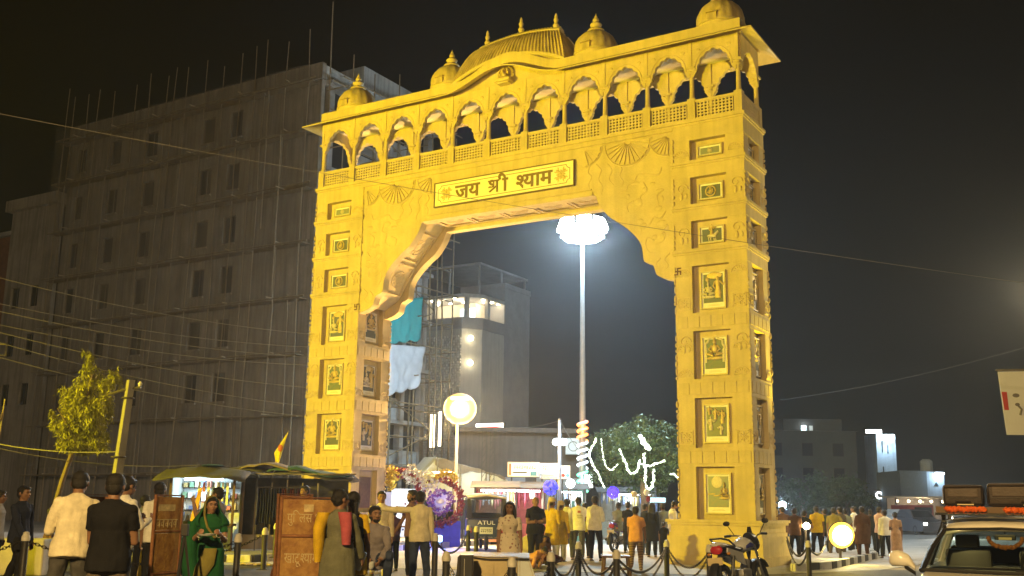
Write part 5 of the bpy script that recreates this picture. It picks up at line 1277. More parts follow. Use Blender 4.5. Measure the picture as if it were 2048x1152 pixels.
tree('small drooping olive tree with a slim leaning trunk left of the power pole', (b0.x, 24, 0), [(-.25, 0, 0), (-.1, 0, 1.0), (.05, 0, 1.8), (.3, 0, 2.8), (.5, 0, 4.2)], [[(.2, 0, 2.4), (.0, 0, 3.2)], [(.35, 0, 2.9), (.9, .1, 3.9), (1.1, .1, 4.2)], [(.3, 0, 2.7), (-.1, -.3, 3.4)]],
     [((.42, 0, 4.05), .26, .3, .55), ((.34, 0, 4.55), .12, .15, .28), ((.22, 0, 3.5), .38, .4, .6), ((.0, 0, 3.05), .30, .35, .45), ((.5, 0, 3.1), .42, .4, .6), ((.80, 0, 3.6), .26, .3, .5), ((1.02, 0, 4.15), .15, .2, .42), ((.9, 0, 3.9), .2, .25, .35), ((.3, 0, 2.6), .42, .4, .26), ((.72, 0, 2.75), .32, .35, .3), ((-.28, 0, 3.2), .12, .2, .3)], 17000, .115, .013, .8, m_lf1, 21, .085)
TY = 43
def tp(u, v, y=TY): p = at(u, v, y); return (p.x-at(1280, 900, TY).x, y-TY, p.z)
tree('broad leafy tree wound with fairy lights right of the mast', (at(1280, 900, TY).x, TY, 0), [tp(1292, 1075), tp(1290, 1000), tp(1285, 950), tp(1285, 900)], [[tp(1288, 960), tp(1320, 925), tp(1340, 905)], [tp(1286, 955), tp(1250, 920), tp(1220, 900)], [tp(1286, 920), tp(1300, 880), tp(1280, 850)]],
     [((*tp(1280, 860)[:2], tp(1280, 868)[2]), 1.2, 1.2, .62), ((tp(1225, 890)[0], 0, tp(1225, 892)[2]), .9, 1.0, .65), ((tp(1325, 880)[0], .3, tp(1325, 880)[2]), .9, 1.0, .75), ((tp(1270, 930)[0], .3, tp(1270, 930)[2]), 1.3, 1.1, .7), ((tp(1335, 935)[0], 0, tp(1335, 935)[2]), .7, .9, .65), ((tp(1215, 945)[0], .4, tp(1215, 945)[2]), .7, .8, .5), ((tp(1300, 970)[0], .4, tp(1300, 970)[2]), 1.0, .8, .4)], 22000, .14, .03, .15, m_lf2, 33, .2)
for k, (u, v, y, rx, rz_, lb) in enumerate(((1390, 905, 56, 2.4, 1.3, 'dark tree behind the right pillar'), (1600, 985, 80, 2.6, 1.6, 'dark round tree behind the right-hand crowd'), (1690, 985, 84, 2.2, 1.3, 'dark low tree left of the slim tower foot'))):
    p = at(u, v, y); tree(lb, (p.x, y, 0), [(0, 0, 0), (0.1, 0, p.z*.6), (0, 0, p.z)], [[(0.1, 0, p.z*.6), (.9, 0, p.z)], [(0.1, 0, p.z*.6), (-.9, 0, p.z*.95)]], [((0, 0, p.z), rx, 1.6, rz_), ((rx*.5, 0, p.z-.4), rx*.6, 1.3, rz_*.7), ((-rx*.5, 0, p.z-.3), rx*.6, 1.3, rz_*.7)], 3500, .3, .07, .1, m_lf2, 60+k, .2)
e_fairy = emit('fairy_white', (.80, 1, .72), 3.2)
def c3(x, y, Y=41.3): return at(940+x/3.945, 860+y/3.945, Y)
for k, (pts, lb, r_) in enumerate((([(1000, 70), (965, 130), (935, 190), (965, 270), (1000, 330), (1030, 390), (1060, 455)], 'zigzag string of white lights at the left side of the leafy tree', .05), ([(1030, 70), (1045, 150), (1050, 220), (1070, 280), (1100, 312), (1130, 312), (1162, 270)], 'curved string of white lights hanging second from the mast', .032), ([(1180, 155), (1205, 215), (1228, 260), (1240, 310), (1270, 345), (1310, 335), (1330, 295), (1340, 235)], 'deep swag of white lights in the middle of the leafy tree', .045), ([(1340, 45), (1360, 80), (1385, 120), (1410, 150)], 'thick bright light string on the upper bough of the leafy tree', .10), ([(1370, 190), (1375, 260), (1382, 340), (1388, 430), (1408, 468), (1435, 455), (1448, 400), (1450, 305)], 'long loop of white lights down the trunk side of the leafy tree', .055), ([(1330, 260), (1400, 285), (1460, 270), (1540, 235)], 'bright light string along the right bough of the leafy tree', .05), ([(1580, 345), (1610, 350), (1640, 380)], 'short light string beside the right pillar', .04))):
    P = [c3(*p) for p in pts]; n = len(P); r_ *= .62
    out = []
    for i in range(n-1):
        for j in range(5):
            t = j/5; out.append(P[i].lerp(P[i+1], t)+Vector((rnd.uniform(-.02, .02), rnd.uniform(-.05, .05), rnd.uniform(-.02, .02))))
    out.append(P[-1]); mb = MB(); acc = 0.0
    for i in range(len(out)-1):
        for j in range(3):
            q = out[i].lerp(out[i+1], j/3)+Vector((rnd.gauss(0, r_*.5), rnd.gauss(0, r_), rnd.gauss(0, r_*.5))); r_b = rnd.uniform(.55, 1.25)*r_; mb.ell(q, (r_b, r_b, r_b), 5, 4)
    o = thing('fairy_lights', lb, 'fairy lights', (0, 0, 0), 0, 'fairy lights in the tree'); part('cord', MB().tube(out, .008, 4), m_wire, o); b_ = part('bulb', mb, e_fairy, o, True); b_['kind'] = 'stuff'
for p in ((1000, 200), (1270, 300), (1385, 250), (1380, 110)): lamp('fairy_glow', 'POINT', c3(*p)+Vector((0, -.4, 0)), 38, (.85, 1, .8), .2)
# ================================================================== STREET FURNITURE
m_bol = mat('bollard_black', (.03, .028, .027), .5, var=.3, scale=6); m_bolw = mat('bollard_white_band', (.60, .57, .50), .6, var=.3, scale=8); m_chain = mat('chain_iron', (.045, .04, .036), .5, .5)
bol_parts = [('post', MB().lathe([(.062, 0), (.06, .02), (.052, .03), (.052, .62), (.052, .64)], 12).mesh('post', m_bol, 40)), ('cap', MB().lathe([(.062, .64), (.062, .70), (.045, .735), (.045, .76), (.02, .775)], 12).mesh('cap', m_bolw, 40)), ('foot_plate', MB().box(-.10, .10, -.10, .10, 0, .014).mesh('foot_plate', m_bol))]
BOL = []
def bollard(P, lab, group='black bollards with white caps'):
    t = thing('bollard', lab, 'bollard', (P[0], P[1], P[2] if len(P) > 2 else 0), 0, group)
    for n_, me in bol_parts: link(n_, me, t)
    BOL.append(t); return Vector(t.location)
LINK = MB().torus(.026, .0065, 8, 4, SCL(1.55, .8, 1))
def chain(a, b, sag, lab, z=.66, group='sagging chains between bollards'):
    a = Vector(a)+Vector((0, 0, z)); b = Vector(b)+Vector((0, 0, z)); mb = MB(); L = (b-a).length*(1+sag*.6); n = max(6, int(L/.058)); up_ = Vector((0, 0, 1))
    for i in range(n):
        t = (i+.5)/n; p = a.lerp(b, t); p.z -= sag*4*t*(1-t); d = (b-a).normalized(); d = (d*(b-a).length+Vector((0, 0, -sag*4*(1-2*t)))).normalized()
        y = up_.cross(d).normalized(); z_ = d.cross(y); M = Matrix.Translation(p) @ Matrix((d, y, z_)).transposed().to_4x4() @ (RX(pi/2) if i % 2 else Matrix())
        mb.add(LINK.v, LINK.f, M)
    o = whole('chain', mb, m_chain, lab, 'chain', True, None, 0, group); return o
def bp(u, v, z0=0, h=.775):   # bollard whose cap is seen at pixel (u, v)
    d = ray(u, v); t = (z0+h-CAM_H)/d.z; P = CAMP+d*t; return (P.x, P.y, z0)
front = [((893, 1102), 'bollard just left of the dark padded stack before the cream box'), ((1024, 1112), 'bollard standing before the right side of the cream box'), ((1102, 1103), 'bollard in front of the crouching family, left of the stool'), ((1157, 1083), 'bollard among the feet of the young men in white shirts'), ((1233, 1099), 'bollard standing before the small stool'), ((1333, 1080), 'bollard at the left corner of the right plinth'), ((1418, 1089), 'bollard beside the tail lamp of the parked motorcycle')]
fp = [bollard(bp(*p), l) for p, l in front]
for k, (i, j, s) in enumerate(((0, 1, .42), (1, 2, .38), (2, 3, .34), (3, 4, .34), (4, 5, .34), (5, 6, .34))):
    chain(fp[i], fp[j], s, ['chain across the front of the cream box', 'chain from the cream box to the next bollard on its right', 'chain before the seated family', 'chain left of the small stool', 'chain right of the small stool, before the dark dress', 'chain across the yellow-lit right plinth'][k]); chain(fp[i], fp[j], s*1.35, ['lower chain across the front of the cream box', 'lower chain from the cream box to the bollard on its right', 'lower chain before the seated family', 'lower chain left of the small stool', 'lower chain right of the small stool', 'lower chain across the right plinth'][k], .60)
pr = bollard(bp(1616, 1081), 'bollard on the kerbed island between right pillar and yellow floodlight'); p0_ = Vector((G(GW+.3, 1.5).x, G(GW+.3, 1.5).y, 0))
chain(p0_, pr, .34, 'chain from the right plinth to the bollard by the yellow floodlight', .70); chain(p0_, pr, .46, 'lower chain from the right plinth to the bollard by the floodlight', .62); chain(pr, FLOOD_B*1.0-Vector((0, -1.2, FLOOD_B.z)), .3, 'short chain behind the glaring yellow floodlight')
med = [((53, 1063), 'bollard on the median beside the walking boy'), ((531, 1055), 'bollard left of the rusty sign board, in front of the hanging clothes'), ((553, 1046), 'bollard close behind the rusty sign board on the median'), ((871, 1066), 'bollard in the blue glow left of the rickshaw'), ((937, 1050), 'left bollard of the pair behind the rickshaw bumper'), ((953, 1052), 'right bollard of the pair behind the rickshaw bumper')]
mp_ = [bollard(bp(*p, .15), l) for p, l in med]
chain(mp_[0], mp_[0]+Vector((3.0, .6, 0)), .35, 'chain behind the man in the cream shirt'); chain(mp_[0]+Vector((-3, .3, 0)), mp_[0], .35, 'chain at the left edge behind the boy')
chain(mp_[1]+Vector((-2.6, 0, 0)), mp_[1], .4, 'chain sagging over the median behind the green sari'); chain(mp_[3], mp_[4], .35, 'chain in the blue glow beside the rickshaw')
hid = bollard(tuple(mp_[0]+Vector((3.0, .6, 0))), 'bollard hidden behind the man in the cream shirt'); hid2 = bollard(tuple(mp_[1]+Vector((-2.6, 0, 0))), 'bollard on the median behind the green sari')
# police barricades: sheet-metal boards in a pipe frame on splayed feet
m_rust = mat('rust_paint', (.27, .12, .045), .7, .1, var=.6, scale=7, bump=.5, bscale=25, col2=(.13, .045, .02), streak=.3)
m_ochre = mat('old_yellow_paint', (.36, .21, .06), .75, 0, var=.6, scale=6, bump=.6, col2=(.17, .06, .02), streak=.55)
m_letw = mat('worn_letter_cream', (.54, .42, .21), .7, var=.55, scale=12)
def barricade(lab, P, rz, wd, h, panels, m_f=None, feet=True):
    t = thing('barricade', lab, 'barricade', P, rz); r = .022
    part('frame', MB().tube([(-wd/2, 0, .02), (-wd/2, 0, h), (wd/2, 0, h), (wd/2, 0, .02)], r, 8).tube([(-wd/2, 0, h*.70), (wd/2, 0, h*.70)], r*.8, 8).tube([(-wd/2, 0, h*.36), (wd/2, 0, h*.36)], r*.8, 8), m_f or m_rust, t, True)
    zb = [(.08, h*.36-.02), (h*.36+.02, h*.70-.02), (h*.70+.02, h-.02)]; out = []
    for k, (a, b) in enumerate(zb): out.append(part('board', MB().box(-wd/2+.018, wd/2-.018, -.006, .006, a, b), panels[k], t))
    if feet:
        for s in (-1, 1): part('leg', MB().tube([(s*wd/2, -.42, .02), (s*wd/2, 0, .55), (s*wd/2, .42, .02)], .018, 6), m_f or m_rust, t)
    return t, zb
def word(parent, codes, x, z, h, m, y=-.0075, sx=1.0, name='lettering'):
    mb = MB(); xx = 0
    for cdd in codes:
        if cdd == ' ': xx += .35; continue
        q = syll(cdd) if isinstance(cdd, str) else syll(*cdd); mb.add(q[0].v, q[0].f, T(xx, 0, 0)); xx += q[1]-.01
    o = part(name, mb, m, parent, loc=(x, y, z), rot=(pi/2, 0, 0)); o.scale = (h*sx, h, .15); return xx*h*sx
bpz = at(607, 1080, 12.6)
bar, zb = barricade('rusty yellow police barricade with painted Hindi words at the left centre', (at(612, 1150, 12.6).x, 12.6, 0), .12, .64, 1.46, [m_ochre, m_ochre, m_ochre])
word(bar, ['पु', 'ि', 'ल', 'स', ' ', 'था', 'ना'], -.25, 1.18, .155, m_letw, -.009, .72)
word(bar, ['खा', 'टू', (('half', 'श', .40), 'य', 'ा'), 'म', 'जी'], -.26, .72, .17, m_letw, -.009, .66)
GLYPH_BOLD = .01; word(bar, ['M', 'o', '.', '0', '1', '5', '7', '6', '-', '2'], -.27, .42, .13, m_letw, -.009, .82); GLYPH_BOLD = 0
part('paper_patch', MB().box(-.06, .05, -.0105, -.007, 1.30, 1.385), m_letw, bar)
b2, _ = barricade('weathered ochre barricade with faded numbers left of the green sari', (at(327, 1150, 13.4).x, 13.4, 0), 1.22, .52, 1.47, [m_ochre, m_ochre, m_ochre])
word(b2, ['2', '3', '0', '4', '4'], -.06, .33, .14, m_letw, -.009, .8); part('paper_patch', MB().box(-.2, .12, -.009, -.0065, 1.28, 1.36), m_letw, b2)
strokes(b2, -.22, .18, 1.08, .10, 5, m_letw, -.0066, 12)
barricade('narrow reddish barricade between the cream shirt and the black shirt', (at(178, 1150, 11.8).x, 11.8, 0), .55, .30, 1.46, [m_rust, m_rust, m_rust])
b4, _ = barricade('red rusty barricade standing behind the police board', (at(585, 1100, 15.6).x, 15.6, 0), .5, .5, 1.52, [m_rust, m_rust, m_rust])
tri = thing('tripod', 'black tripod leg leaning right of the ochre barricade', 'tripod', (at(372, 1150, 12.8).x, 12.8, 0)); 
for k, (dx, dy) in enumerate(((.14, 0), (-.16, .14), (-.1, -.2))): part('leg', MB().tube([(-.05, 0, 1.0), (dx, dy, 0)], [.016, .012], 6), m_bol, tri)
part('head', MB().bbox(-.09, -.01, -.04, .04, 1.0, 1.14, .01), m_bol, tri)
# cream box (a covered planter) with dark padding in front
m_cream = mat('cream_paint', (.62, .50, .28), .6, var=.25, scale=3, bump=.2, streak=.3); m_pwhite = mat('pale_blue_white', (.62, .66, .66), .6, var=.1)
pbx = at(992, 1112, 15.0); bz_ = at(992, 1113, 15).z
cb = thing('cream_box', 'low cream-painted box with a pale sloping end in front of the smiling woman', 'box', (pbx.x, 15.0, 0), .0)
part('side_panel', MB().box(-.46, -.03, -.012, .012, 0, bz_), m_cream, cb); part('side_panel', MB().box(-.026, .30, -.012, .012, 0, bz_), m_cream, cb)
part('end_panel', MB().prism([(.304, 0), (.70, 0), (.46, bz_-.02), (.304, bz_)], -.012, .012), m_pwhite, cb)
part('end_border', MB().tube([(.33, -.016, 0), (.33, -.016, bz_-.04), (.45, -.016, bz_-.05), (.66, -.016, 0)], .008, 5), m_bolw, cb)
part('lid', MB().add([(-.47, -.05, bz_+.02), (-.1, -.05, bz_-.005), (.47, -.05, bz_-.01), (.47, .55, bz_+.03), (-.1, .55, bz_+.035), (-.47, .55, bz_+.04)], [(0, 1, 4, 5), (1, 2, 3, 4)]), m_cream, cb)
part('back_panel', MB().box(-.46, .46, .5, .52, 0, bz_-.01), m_cream, cb); part('dark_trim', MB().tube([(-.40, -.055, bz_-.005), (-.1, -.06, bz_-.035), (.46, -.055, bz_-.03)], .008, 5), m_bol, cb)
sk = thing('padded_stack', 'tall black padded box standing left of the cream box', 'box', (at(934, 1112, 14.6).x, 14.6, 0)); hh = at(934, 1109, 14.6).z
part('body', MB().bbox(-.085, .085, -.14, .14, 0, hh, .012), mat('black_vinyl', (.016, .015, .016), .45), sk); part('side_pad', MB().prism([(-.22, 0), (-.09, 0), (-.09, hh), (-.12, hh-.03), (-.13, hh-.22)], -.13, .13), mat('black_vinyl', (.016, .015, .016), .45), sk); part('seam', MB().box(-.03, -.024, -.1435, -.139, 0, hh-.05), m_bolw, sk)
stl = thing('stool', 'small dark wooden stool with a white seat among the legs of the crowd', 'stool', (at(1232, 1120, 20.5).x, 20.5, 0)); sh_ = .50
part('seat', MB().bbox(-.27, .27, -.2, .2, sh_-.04, sh_, .01), mat('stool_wood', (.11, .055, .03), .5), stl); part('seat_cover', MB().box(-.1, .24, -.18, .18, .28, .30), m_pwhite, stl)
for sx in (-1, 1):
    for sy in (-1, 1): part('leg', MB().tube([(sx*.22, sy*.16, sh_-.04), (sx*.27, sy*.2, 0)], .024, 6), mat('stool_wood', (.11, .055, .03), .5), stl)
part('rail', MB().box(-.25, .25, -.19, -.16, .24, .275).box(-.25, .25, .16, .19, .24, .275), mat('stool_wood', (.11, .055, .03), .5), stl)
sack = thing('sack', 'big round cream sack behind the smiling woman', 'sack', (at(1064, 1090, 26).x, 26, 0)); part('body', MB().ell((0, 0, .36), (.34, .30, .37), 18, 12), mat('sack_cloth', (.45, .38, .22), .85, var=.2, bump=.5), sack, True); part('neck', MB().lathe([(.16, .68), (.06, .76), (.12, .82)], 12), mat('sack_cloth', (.45, .38, .22), .85), sack, True)
wb = whole('white_block', MB().bbox(-.55, .65, -.3, .3, 0, .66, .03), mat('white_block_paint', (.55, .50, .40), .7, var=.3, scale=2, streak=.3), 'low off-white concrete block behind the walking boy at the left edge', 'block', False, (at(32, 1100, 20.5).x, 20.5, 0))
yb_ = whole('yellow_board', MB().box(-.09, .09, -.02, .02, 0, .75), mat('yellow_board_paint', (.55, .38, .05), .6), 'narrow yellow board standing beside the white T-shirt man', 'board', False, (at(283, 1090, 19).x, 19, 0))
# debris on the road
trash = MB(); r6 = random.Random(9)
for k in range(14): M = T(r6.uniform(-.35, .35), r6.uniform(-.2, .2), .03) @ RZ(r6.uniform(0, 6)) @ RX(r6.uniform(-.4, .4)); trash.box(-.07, .07, -.04, .04, -.01, .012, M)
o = whole('litter', trash, mat('litter_paper', (.45, .35, .25), .8, var=.5, scale=15), 'scattered paper litter on the road by the kerb', 'litter', False, (gr(520, 1131).x, gr(520, 1131).y, 0)); o['kind'] = 'stuff'
# flags
def flag(lab, base, tip, pts, m_, emblem=True):
    t = thing('flag', lab, 'flag', base); d = Vector(tip)-Vector(base)
    part('staff', MB().tube([(0, 0, 0), d*.5, d], [.032, .028, .018], 7), m_bam, t, True)
    n = 10; vs = []; fs = []
    A, B, C_ = [Vector(p)-Vector(base) for p in pts]
    for i in range(n+1):
        u = i/n
        for j in range(n+1):
            v = j/n; p = (A*(1-u)+B*u)*(1-v)+C_*v; p = p+Vector((0, .08*sin(u*7+v*4)*(v), .05*sin(v*6)*v)); vs.append(p)
    for i in range(n):
        for j in range(n): a = i*(n+1)+j; fs.append([a, a+1, a+n+2, a+n+1])
    c_ = part('cloth', MB().add(vs, fs), m_, t, True); md = c_.modifiers.new('s', 'SOLIDIFY'); md.thickness = .006
    if emblem:
        m0 = (A+B+C_)/3+(A-C_)*.08; part('emblem', MB().ell((m0.x, m0.y-.05, m0.z), (.07, .02, .10), 10, 6), mat('flag_emblem', (.45, .12, .02), .7), t, True)
    return t
m_fy = mat('flag_yellow', (.62, .52, .02), .7, var=.1, bump=.2, bscale=8)
flag('long yellow pennant on a leaning bamboo pole left of the gate', tuple(gr(492, 1090, .15)), tuple(at(577, 862, 29.5)), (at(577, 862, 29.5), at(548, 906, 29.5), at(553, 940, 29.5)), m_fy)
flag('small yellow triangular flag beside the flower stall', (at(915, 1060, 37.4).x, 37.4, 0), tuple(at(903, 945, 37.4)), (at(904, 950, 37.4), at(908, 978, 37.4), at(893, 968, 37.4)), mat('flag_gold', (.65, .42, .05), .7), False)
fl3 = at(6, 800, 27); flag('dull furled flag on a thin pole at the left edge', (fl3.x-.1, 27, 0), tuple(at(10, 798, 27)), (at(10, 800, 27), at(6, 840, 27), at(2, 838, 27)), mat('flag_dull', (.32, .24, .12), .8), False)
# ================================================================== STALLS
m_wood = mat('old_wood', (.14, .085, .05), .8, var=.4, scale=5, bump=.4, stretch=(1, 1, .2)); m_gt = mat('tarp_grey', (.075, .072, .068), .85, var=.3, scale=2, bump=.4, bscale=6)
KX = at(400, 1050, 27.5); ks = thing('kiosk', 'lit wooden kiosk with grey tarpaulin roof behind the green sari', 'stall', (KX.x, 27.5, .15), .05)
part('back_wall', MB().box(-.75, .75, 1.1, 1.15, 0, 1.9), mat('kiosk_blue_white', (.55, .62, .66), .7, var=.2), ks)
for x in (-.8, .8):
    for y in (0, 1.2): part('post', MB().box(x-.03, x+.03, y-.03, y+.03, 0, 1.95), m_wood, ks)
part('side_wall', MB().box(-.8, -.77, .04, 1.16, .5, 1.9), mat('kiosk_blue_white', (.55, .62, .66), .7), ks); part('counter', MB().box(-.82, .82, -.15, .45, .62, .68), m_wood, ks); part('counter_front', MB().box(-.8, .8, -.06, -.035, .05, .62), mat('kiosk_dark', (.05, .06, .07), .6), ks)
for z in (1.0, 1.3, 1.58): part('shelf', MB().box(-.72, .72, .95, 1.09, z, z+.02), m_wood, ks)
goods = [mat('goods_white', (.7, .72, .7), .5), mat('goods_blue', (.15, .22, .45), .5), mat('goods_red', (.42, .14, .11), .5), mat('goods_gold', (.55, .44, .2), .5), mat('goods_green', (.2, .4, .28), .5)]
for k in range(26):
    x = -.66+(k % 9)*.16+r6.uniform(-.03, .03); z = (1.02, 1.32, 1.60)[k // 9]; part('packet', MB().box(x-.05, x+.05, .9, 1.04, z, z+r6.uniform(.09, .2)), goods[k % 5], ks)
for k in range(7): x = -.1+k*.12; part('hanging_strip', MB().box(x-.03, x+.03, .05, .07, 1.15+.05*(k % 3), 1.72), goods[(k*2) % 5 if k % 2 else 0], ks)
part('hanging_cloth', MB().prism([(-.28, .55), (-.12, .6), (.02, 1.6), (-.08, 1.5)], -.12, -.09), mat('goods_saffron', (.6, .33, .02), .7), ks)
part('doll', MB().ell((-.5, -.05, .85), (.12, .1, .18), 10, 8).ell((-.5, -.05, 1.08), (.08, .08, .08), 10, 8), goods[1], ks, True)
part('tube_lamp', MB().tube([(-.6, .5, 1.8), (.4, .5, 1.8)], .022, 8), emit('kiosk_tube', (.80, .97, 1), 22), ks, True)
mb = MB(); vs = []; fs = []
for i in range(17):
    for j in range(9):
        u, v = i/16, j/8; vs.append((-1.15+2.3*u, -.55+2.0*v, 1.86+.26*sin(v*pi*.8)+.10*noise.noise(Vector((u*4, v*4, 1)))-.12*abs(2*u-1)**2))
for i in range(16):
    for j in range(8): a = i*9+j; fs.append([a, a+1, a+10, a+9])
rf_ = part('roof_tarp', mb.add(vs, fs), m_gt, ks, True); rf_.modifiers.new('s', 'SOLIDIFY').thickness = .02
part('roof_patch', MB().ell((0.15, .3, 2.15), (.3, .35, .04), 12, 6), mat('tarp_dull_teal', (.04, .10, .10), .6, var=.4, scale=3, bump=.4, bscale=6), rf_, True)
lamp('kiosk_light', 'POINT', Vector((KX.x-.1, 27.5+.45, 1.85)), 42, (.8, .97, 1), .2)
# long bamboo-and-tarp shed right of the kiosk with clothes hanging
m_gteal = mat('tarp_dull_teal', (.04, .10, .10), .6, var=.4, scale=3, bump=.4, bscale=6); SX = at(510, 1050, 29); sd = thing('bamboo_shed', 'dark bamboo shed with a ragged tarpaulin roof left of the gate', 'stall', (SX.x, 29.2, .15), 0)
for k in range(9): x = -1.75+k*.42; part('bamboo_post', MB().tube([(x+r6.uniform(-.05, .05), r6.uniform(-.05, .1), 0), (x, 0, 1.75+r6.uniform(0, .15))], .022, 6), m_bam, sd)
part('back_cloth', MB().box(-1.8, 2.3, .9, .93, 0, 1.9), mat('dark_cloth', (.05, .045, .035), .9, var=.4), sd); part('low_wall', MB().box(-1.8, 1.2, -.32, -.2, 0, .38), m_earth, sd)
for (x0, x1, z, mm) in ((-2.0, .2, 2.0, m_gt), (-.5, 1.2, 2.12, m_btarp), (.3, 2.5, 2.02, m_gteal), (.4, 2.6, 1.92, m_gt)):
    mb = MB(); vs = []; fs = []
    for i in range(13):
        for j in range(6): u, v = i/12, j/5; vs.append((x0+(x1-x0)*u, -.5+1.6*v, z+.10*sin(u*5+x0)+.22*v*(1-v)*2+.06*noise.noise(Vector((u*6, v*3, x0)))))
    for i in range(12):
        for j in range(5): a = i*6+j; fs.append([a, a+1, a+7, a+6])
    part('roof_tarp', mb.add(vs, fs), mm, sd, True).modifiers.new('s', 'SOLIDIFY').thickness = .015
part('roof_pole', MB().tube([(-2.1, -.45, 1.95), (2.7, -.45, 2.0)], .025, 6), m_bam, sd)
rail = thing('clothes_rail', 'rail of dark and maroon clothes hanging beside the left pillar', 'clothes rail', (at(548, 1060, 28.2).x, 28.2, .15), .1)
part('bar', MB().tube([(-.5, 0, 1.62), (.9, 0, 1.62)], .015, 6), m_wfr, rail)
for x in (-.48, .88): part('upright', MB().tube([(x, 0, 0), (x, 0, 1.62)], .015, 6), m_wfr, rail)
gm = [cloth('garment_navy', (.03, .035, .07)), cloth('garment_black', (.02, .02, .022)), cloth('garment_maroon', (.16, .025, .02)), cloth('garment_rust', (.25, .06, .02)), cloth('garment_grey', (.12, .11, .11))]
for k in range(20):
    x = -.44+k*.068; h = r6.uniform(.75, 1.1); mb = MB().loft([((x, 0, 1.60), (.012, 0, 0), (0, .05, 0)), ((x, 0, 1.55), (.02, 0, 0), (0, .17, 0)), ((x+r6.uniform(-.01, .01), 0, 1.6-h*.6), (.026, 0, 0), (0, .18, 0)), ((x+r6.uniform(-.02, .02), 0, 1.6-h), (.03, 0, 0), (0, .2, 0))], 10)
    part('garment', mb, gm[(k*3) % 2 if k < 9 else (2+k % 3)], rail, True)
# flower stalls (right of the left pillar)
m_fr = [mat('petal_maroon', (.22, .02, .035), .7), mat('petal_white', (.65, .62, .5), .7), mat('petal_gold', (.6, .42, .04), .7), mat('petal_violet', (.16, .06, .30), .7)]
def flower_ring(t, cx, cz, R, a0, a1, n, m_, seed, y=0, spread=.09, size=.06):
    r = random.Random(seed); mb = MB()
    for k in range(n):
        a = a0+(a1-a0)*k/n+r.uniform(-.05, .05); q = R+r.uniform(-spread, spread); c_ = Vector((cx+q*cos(a), y+r.uniform(-.1, .06), cz+q*sin(a)))
        for j in range(5): d = Vector((r.uniform(-1, 1), r.uniform(-1, .4), r.uniform(-1, 1))).normalized(); s = d.orthogonal().normalized()*size*.6; e_ = d.cross(s); mb.add([c_-s*.5, c_+d*size*.5+e_*.6, c_+s*.5+d*size, c_+d*size*.5-e_*.6], [(0, 1, 2, 3)])
    o = part('flower_garland', mb, m_, t); o['kind'] = 'stuff'; return o
F1 = at(800, 1060, 36); fs1 = thing('flower_stall', 'flower-decked stall with bright white back panel close to the left pillar', 'stall', (F1.x, 36, 0))
F2 = at(872, 1060, 35.5); fs2 = thing('flower_stall', 'flower stall with a round maroon garland and violet-blue glow', 'stall', (F2.x, 35.5, 0))
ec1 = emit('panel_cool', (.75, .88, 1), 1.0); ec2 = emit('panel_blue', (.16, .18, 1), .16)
def zz(v, Y): return at(850, v, Y).z
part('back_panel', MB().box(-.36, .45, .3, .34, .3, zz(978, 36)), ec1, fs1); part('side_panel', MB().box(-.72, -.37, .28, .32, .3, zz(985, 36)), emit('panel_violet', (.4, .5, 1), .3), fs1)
for k in range(12): x = -.28+r6.random()*.65; z = .5+r6.random()*1.3; part('pinned_flower', MB().ell((x, .27, z), (.035, .02, .035), 6, 4), m_fr[k % 2*3], fs1)
flower_ring(fs1, -.05, zz(985, 36)-.1, .75, .15, 2.9, 170, m_fr[0], 1, 0, .13, .10); flower_ring(fs1, -.38, zz(952, 36), .18, 0, 6.28, 90, m_fr[2], 2, -.1, .16, .09); flower_ring(fs1, -.3, zz(972, 36), .1, 0, 6.28, 30, m_fr[2], 12, -.3, .08, .10); flower_ring(fs1, .35, zz(950, 36), .22, 0, 6.28, 60, m_fr[1], 3, -.1, .12, .09)
for x in (-.75, .75): part('post', MB().tube([(x, .1, 0), (x, .1, zz(975, 36))], .03, 6), m_wfr, fs1)
part('table', MB().box(-.75, .75, -.3, .3, .62, .66).box(-.7, -.66, -.25, -.2, 0, .62).box(.66, .7, -.25, -.2, 0, .62), m_wood, fs1)
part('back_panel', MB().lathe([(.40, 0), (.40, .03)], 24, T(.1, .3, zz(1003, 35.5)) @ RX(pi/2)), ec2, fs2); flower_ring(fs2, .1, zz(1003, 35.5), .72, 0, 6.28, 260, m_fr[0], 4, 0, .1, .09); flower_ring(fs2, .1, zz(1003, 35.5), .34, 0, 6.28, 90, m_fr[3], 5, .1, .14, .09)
flower_ring(fs2, -.28, zz(962, 35.5), .2, 0, 6.28, 100, m_fr[1], 6, -.1, .12, .09); flower_ring(fs2, .3, zz(966, 35.5), .35, .3, 2.8, 80, m_fr[2], 7, -.05, .08, .08)
part('inner_flower', MB().ell((.1, .2, zz(1003, 35.5)), (.14, .05, .08), 10, 6), m_fr[1], fs2, True)
for x in (-.65, .85): part('post', MB().tube([(x, .35, 0), (x, .35, 1.7)], .03, 6), m_wfr, fs2)
part('skirt', MB().box(-.6, .8, .1, .14, .02, .85), mat('blue_cloth', (.05, .06, .4), .7, var=.3), fs2)
bl_ = thing('blue_lamp', 'small ground lamp throwing intense blue light before the flower stall', 'lamp', (at(873, 1078, 33).x, 33, 0.15)); part('lens', MB().bbox(-.17, .17, -.05, .05, .12, .30, .02), emit('lens_blue', (.25, .55, 1), 14), bl_); part('stand', MB().box(-.14, .14, .051, .10, 0, .32), m_wfr, bl_)
lamp('blue_beam', 'POINT', Vector((bl_.location.x+.3, 33.6, .5)), 90, (.05, .10, 1), .1); lamp('blue_beam', 'POINT', Vector((bl_.location.x, 32.6, .4)), 30, (.05, .10, 1), .1)
lamp('stall_light', 'POINT', Vector((F1.x+.1, 35.4, 1.9)), 20, (.75, .88, 1), .2); lamp('stall_light', 'POINT', Vector((F2.x+.1, 35.0, 1.6)), 9, (.45, .42, 1), .2)
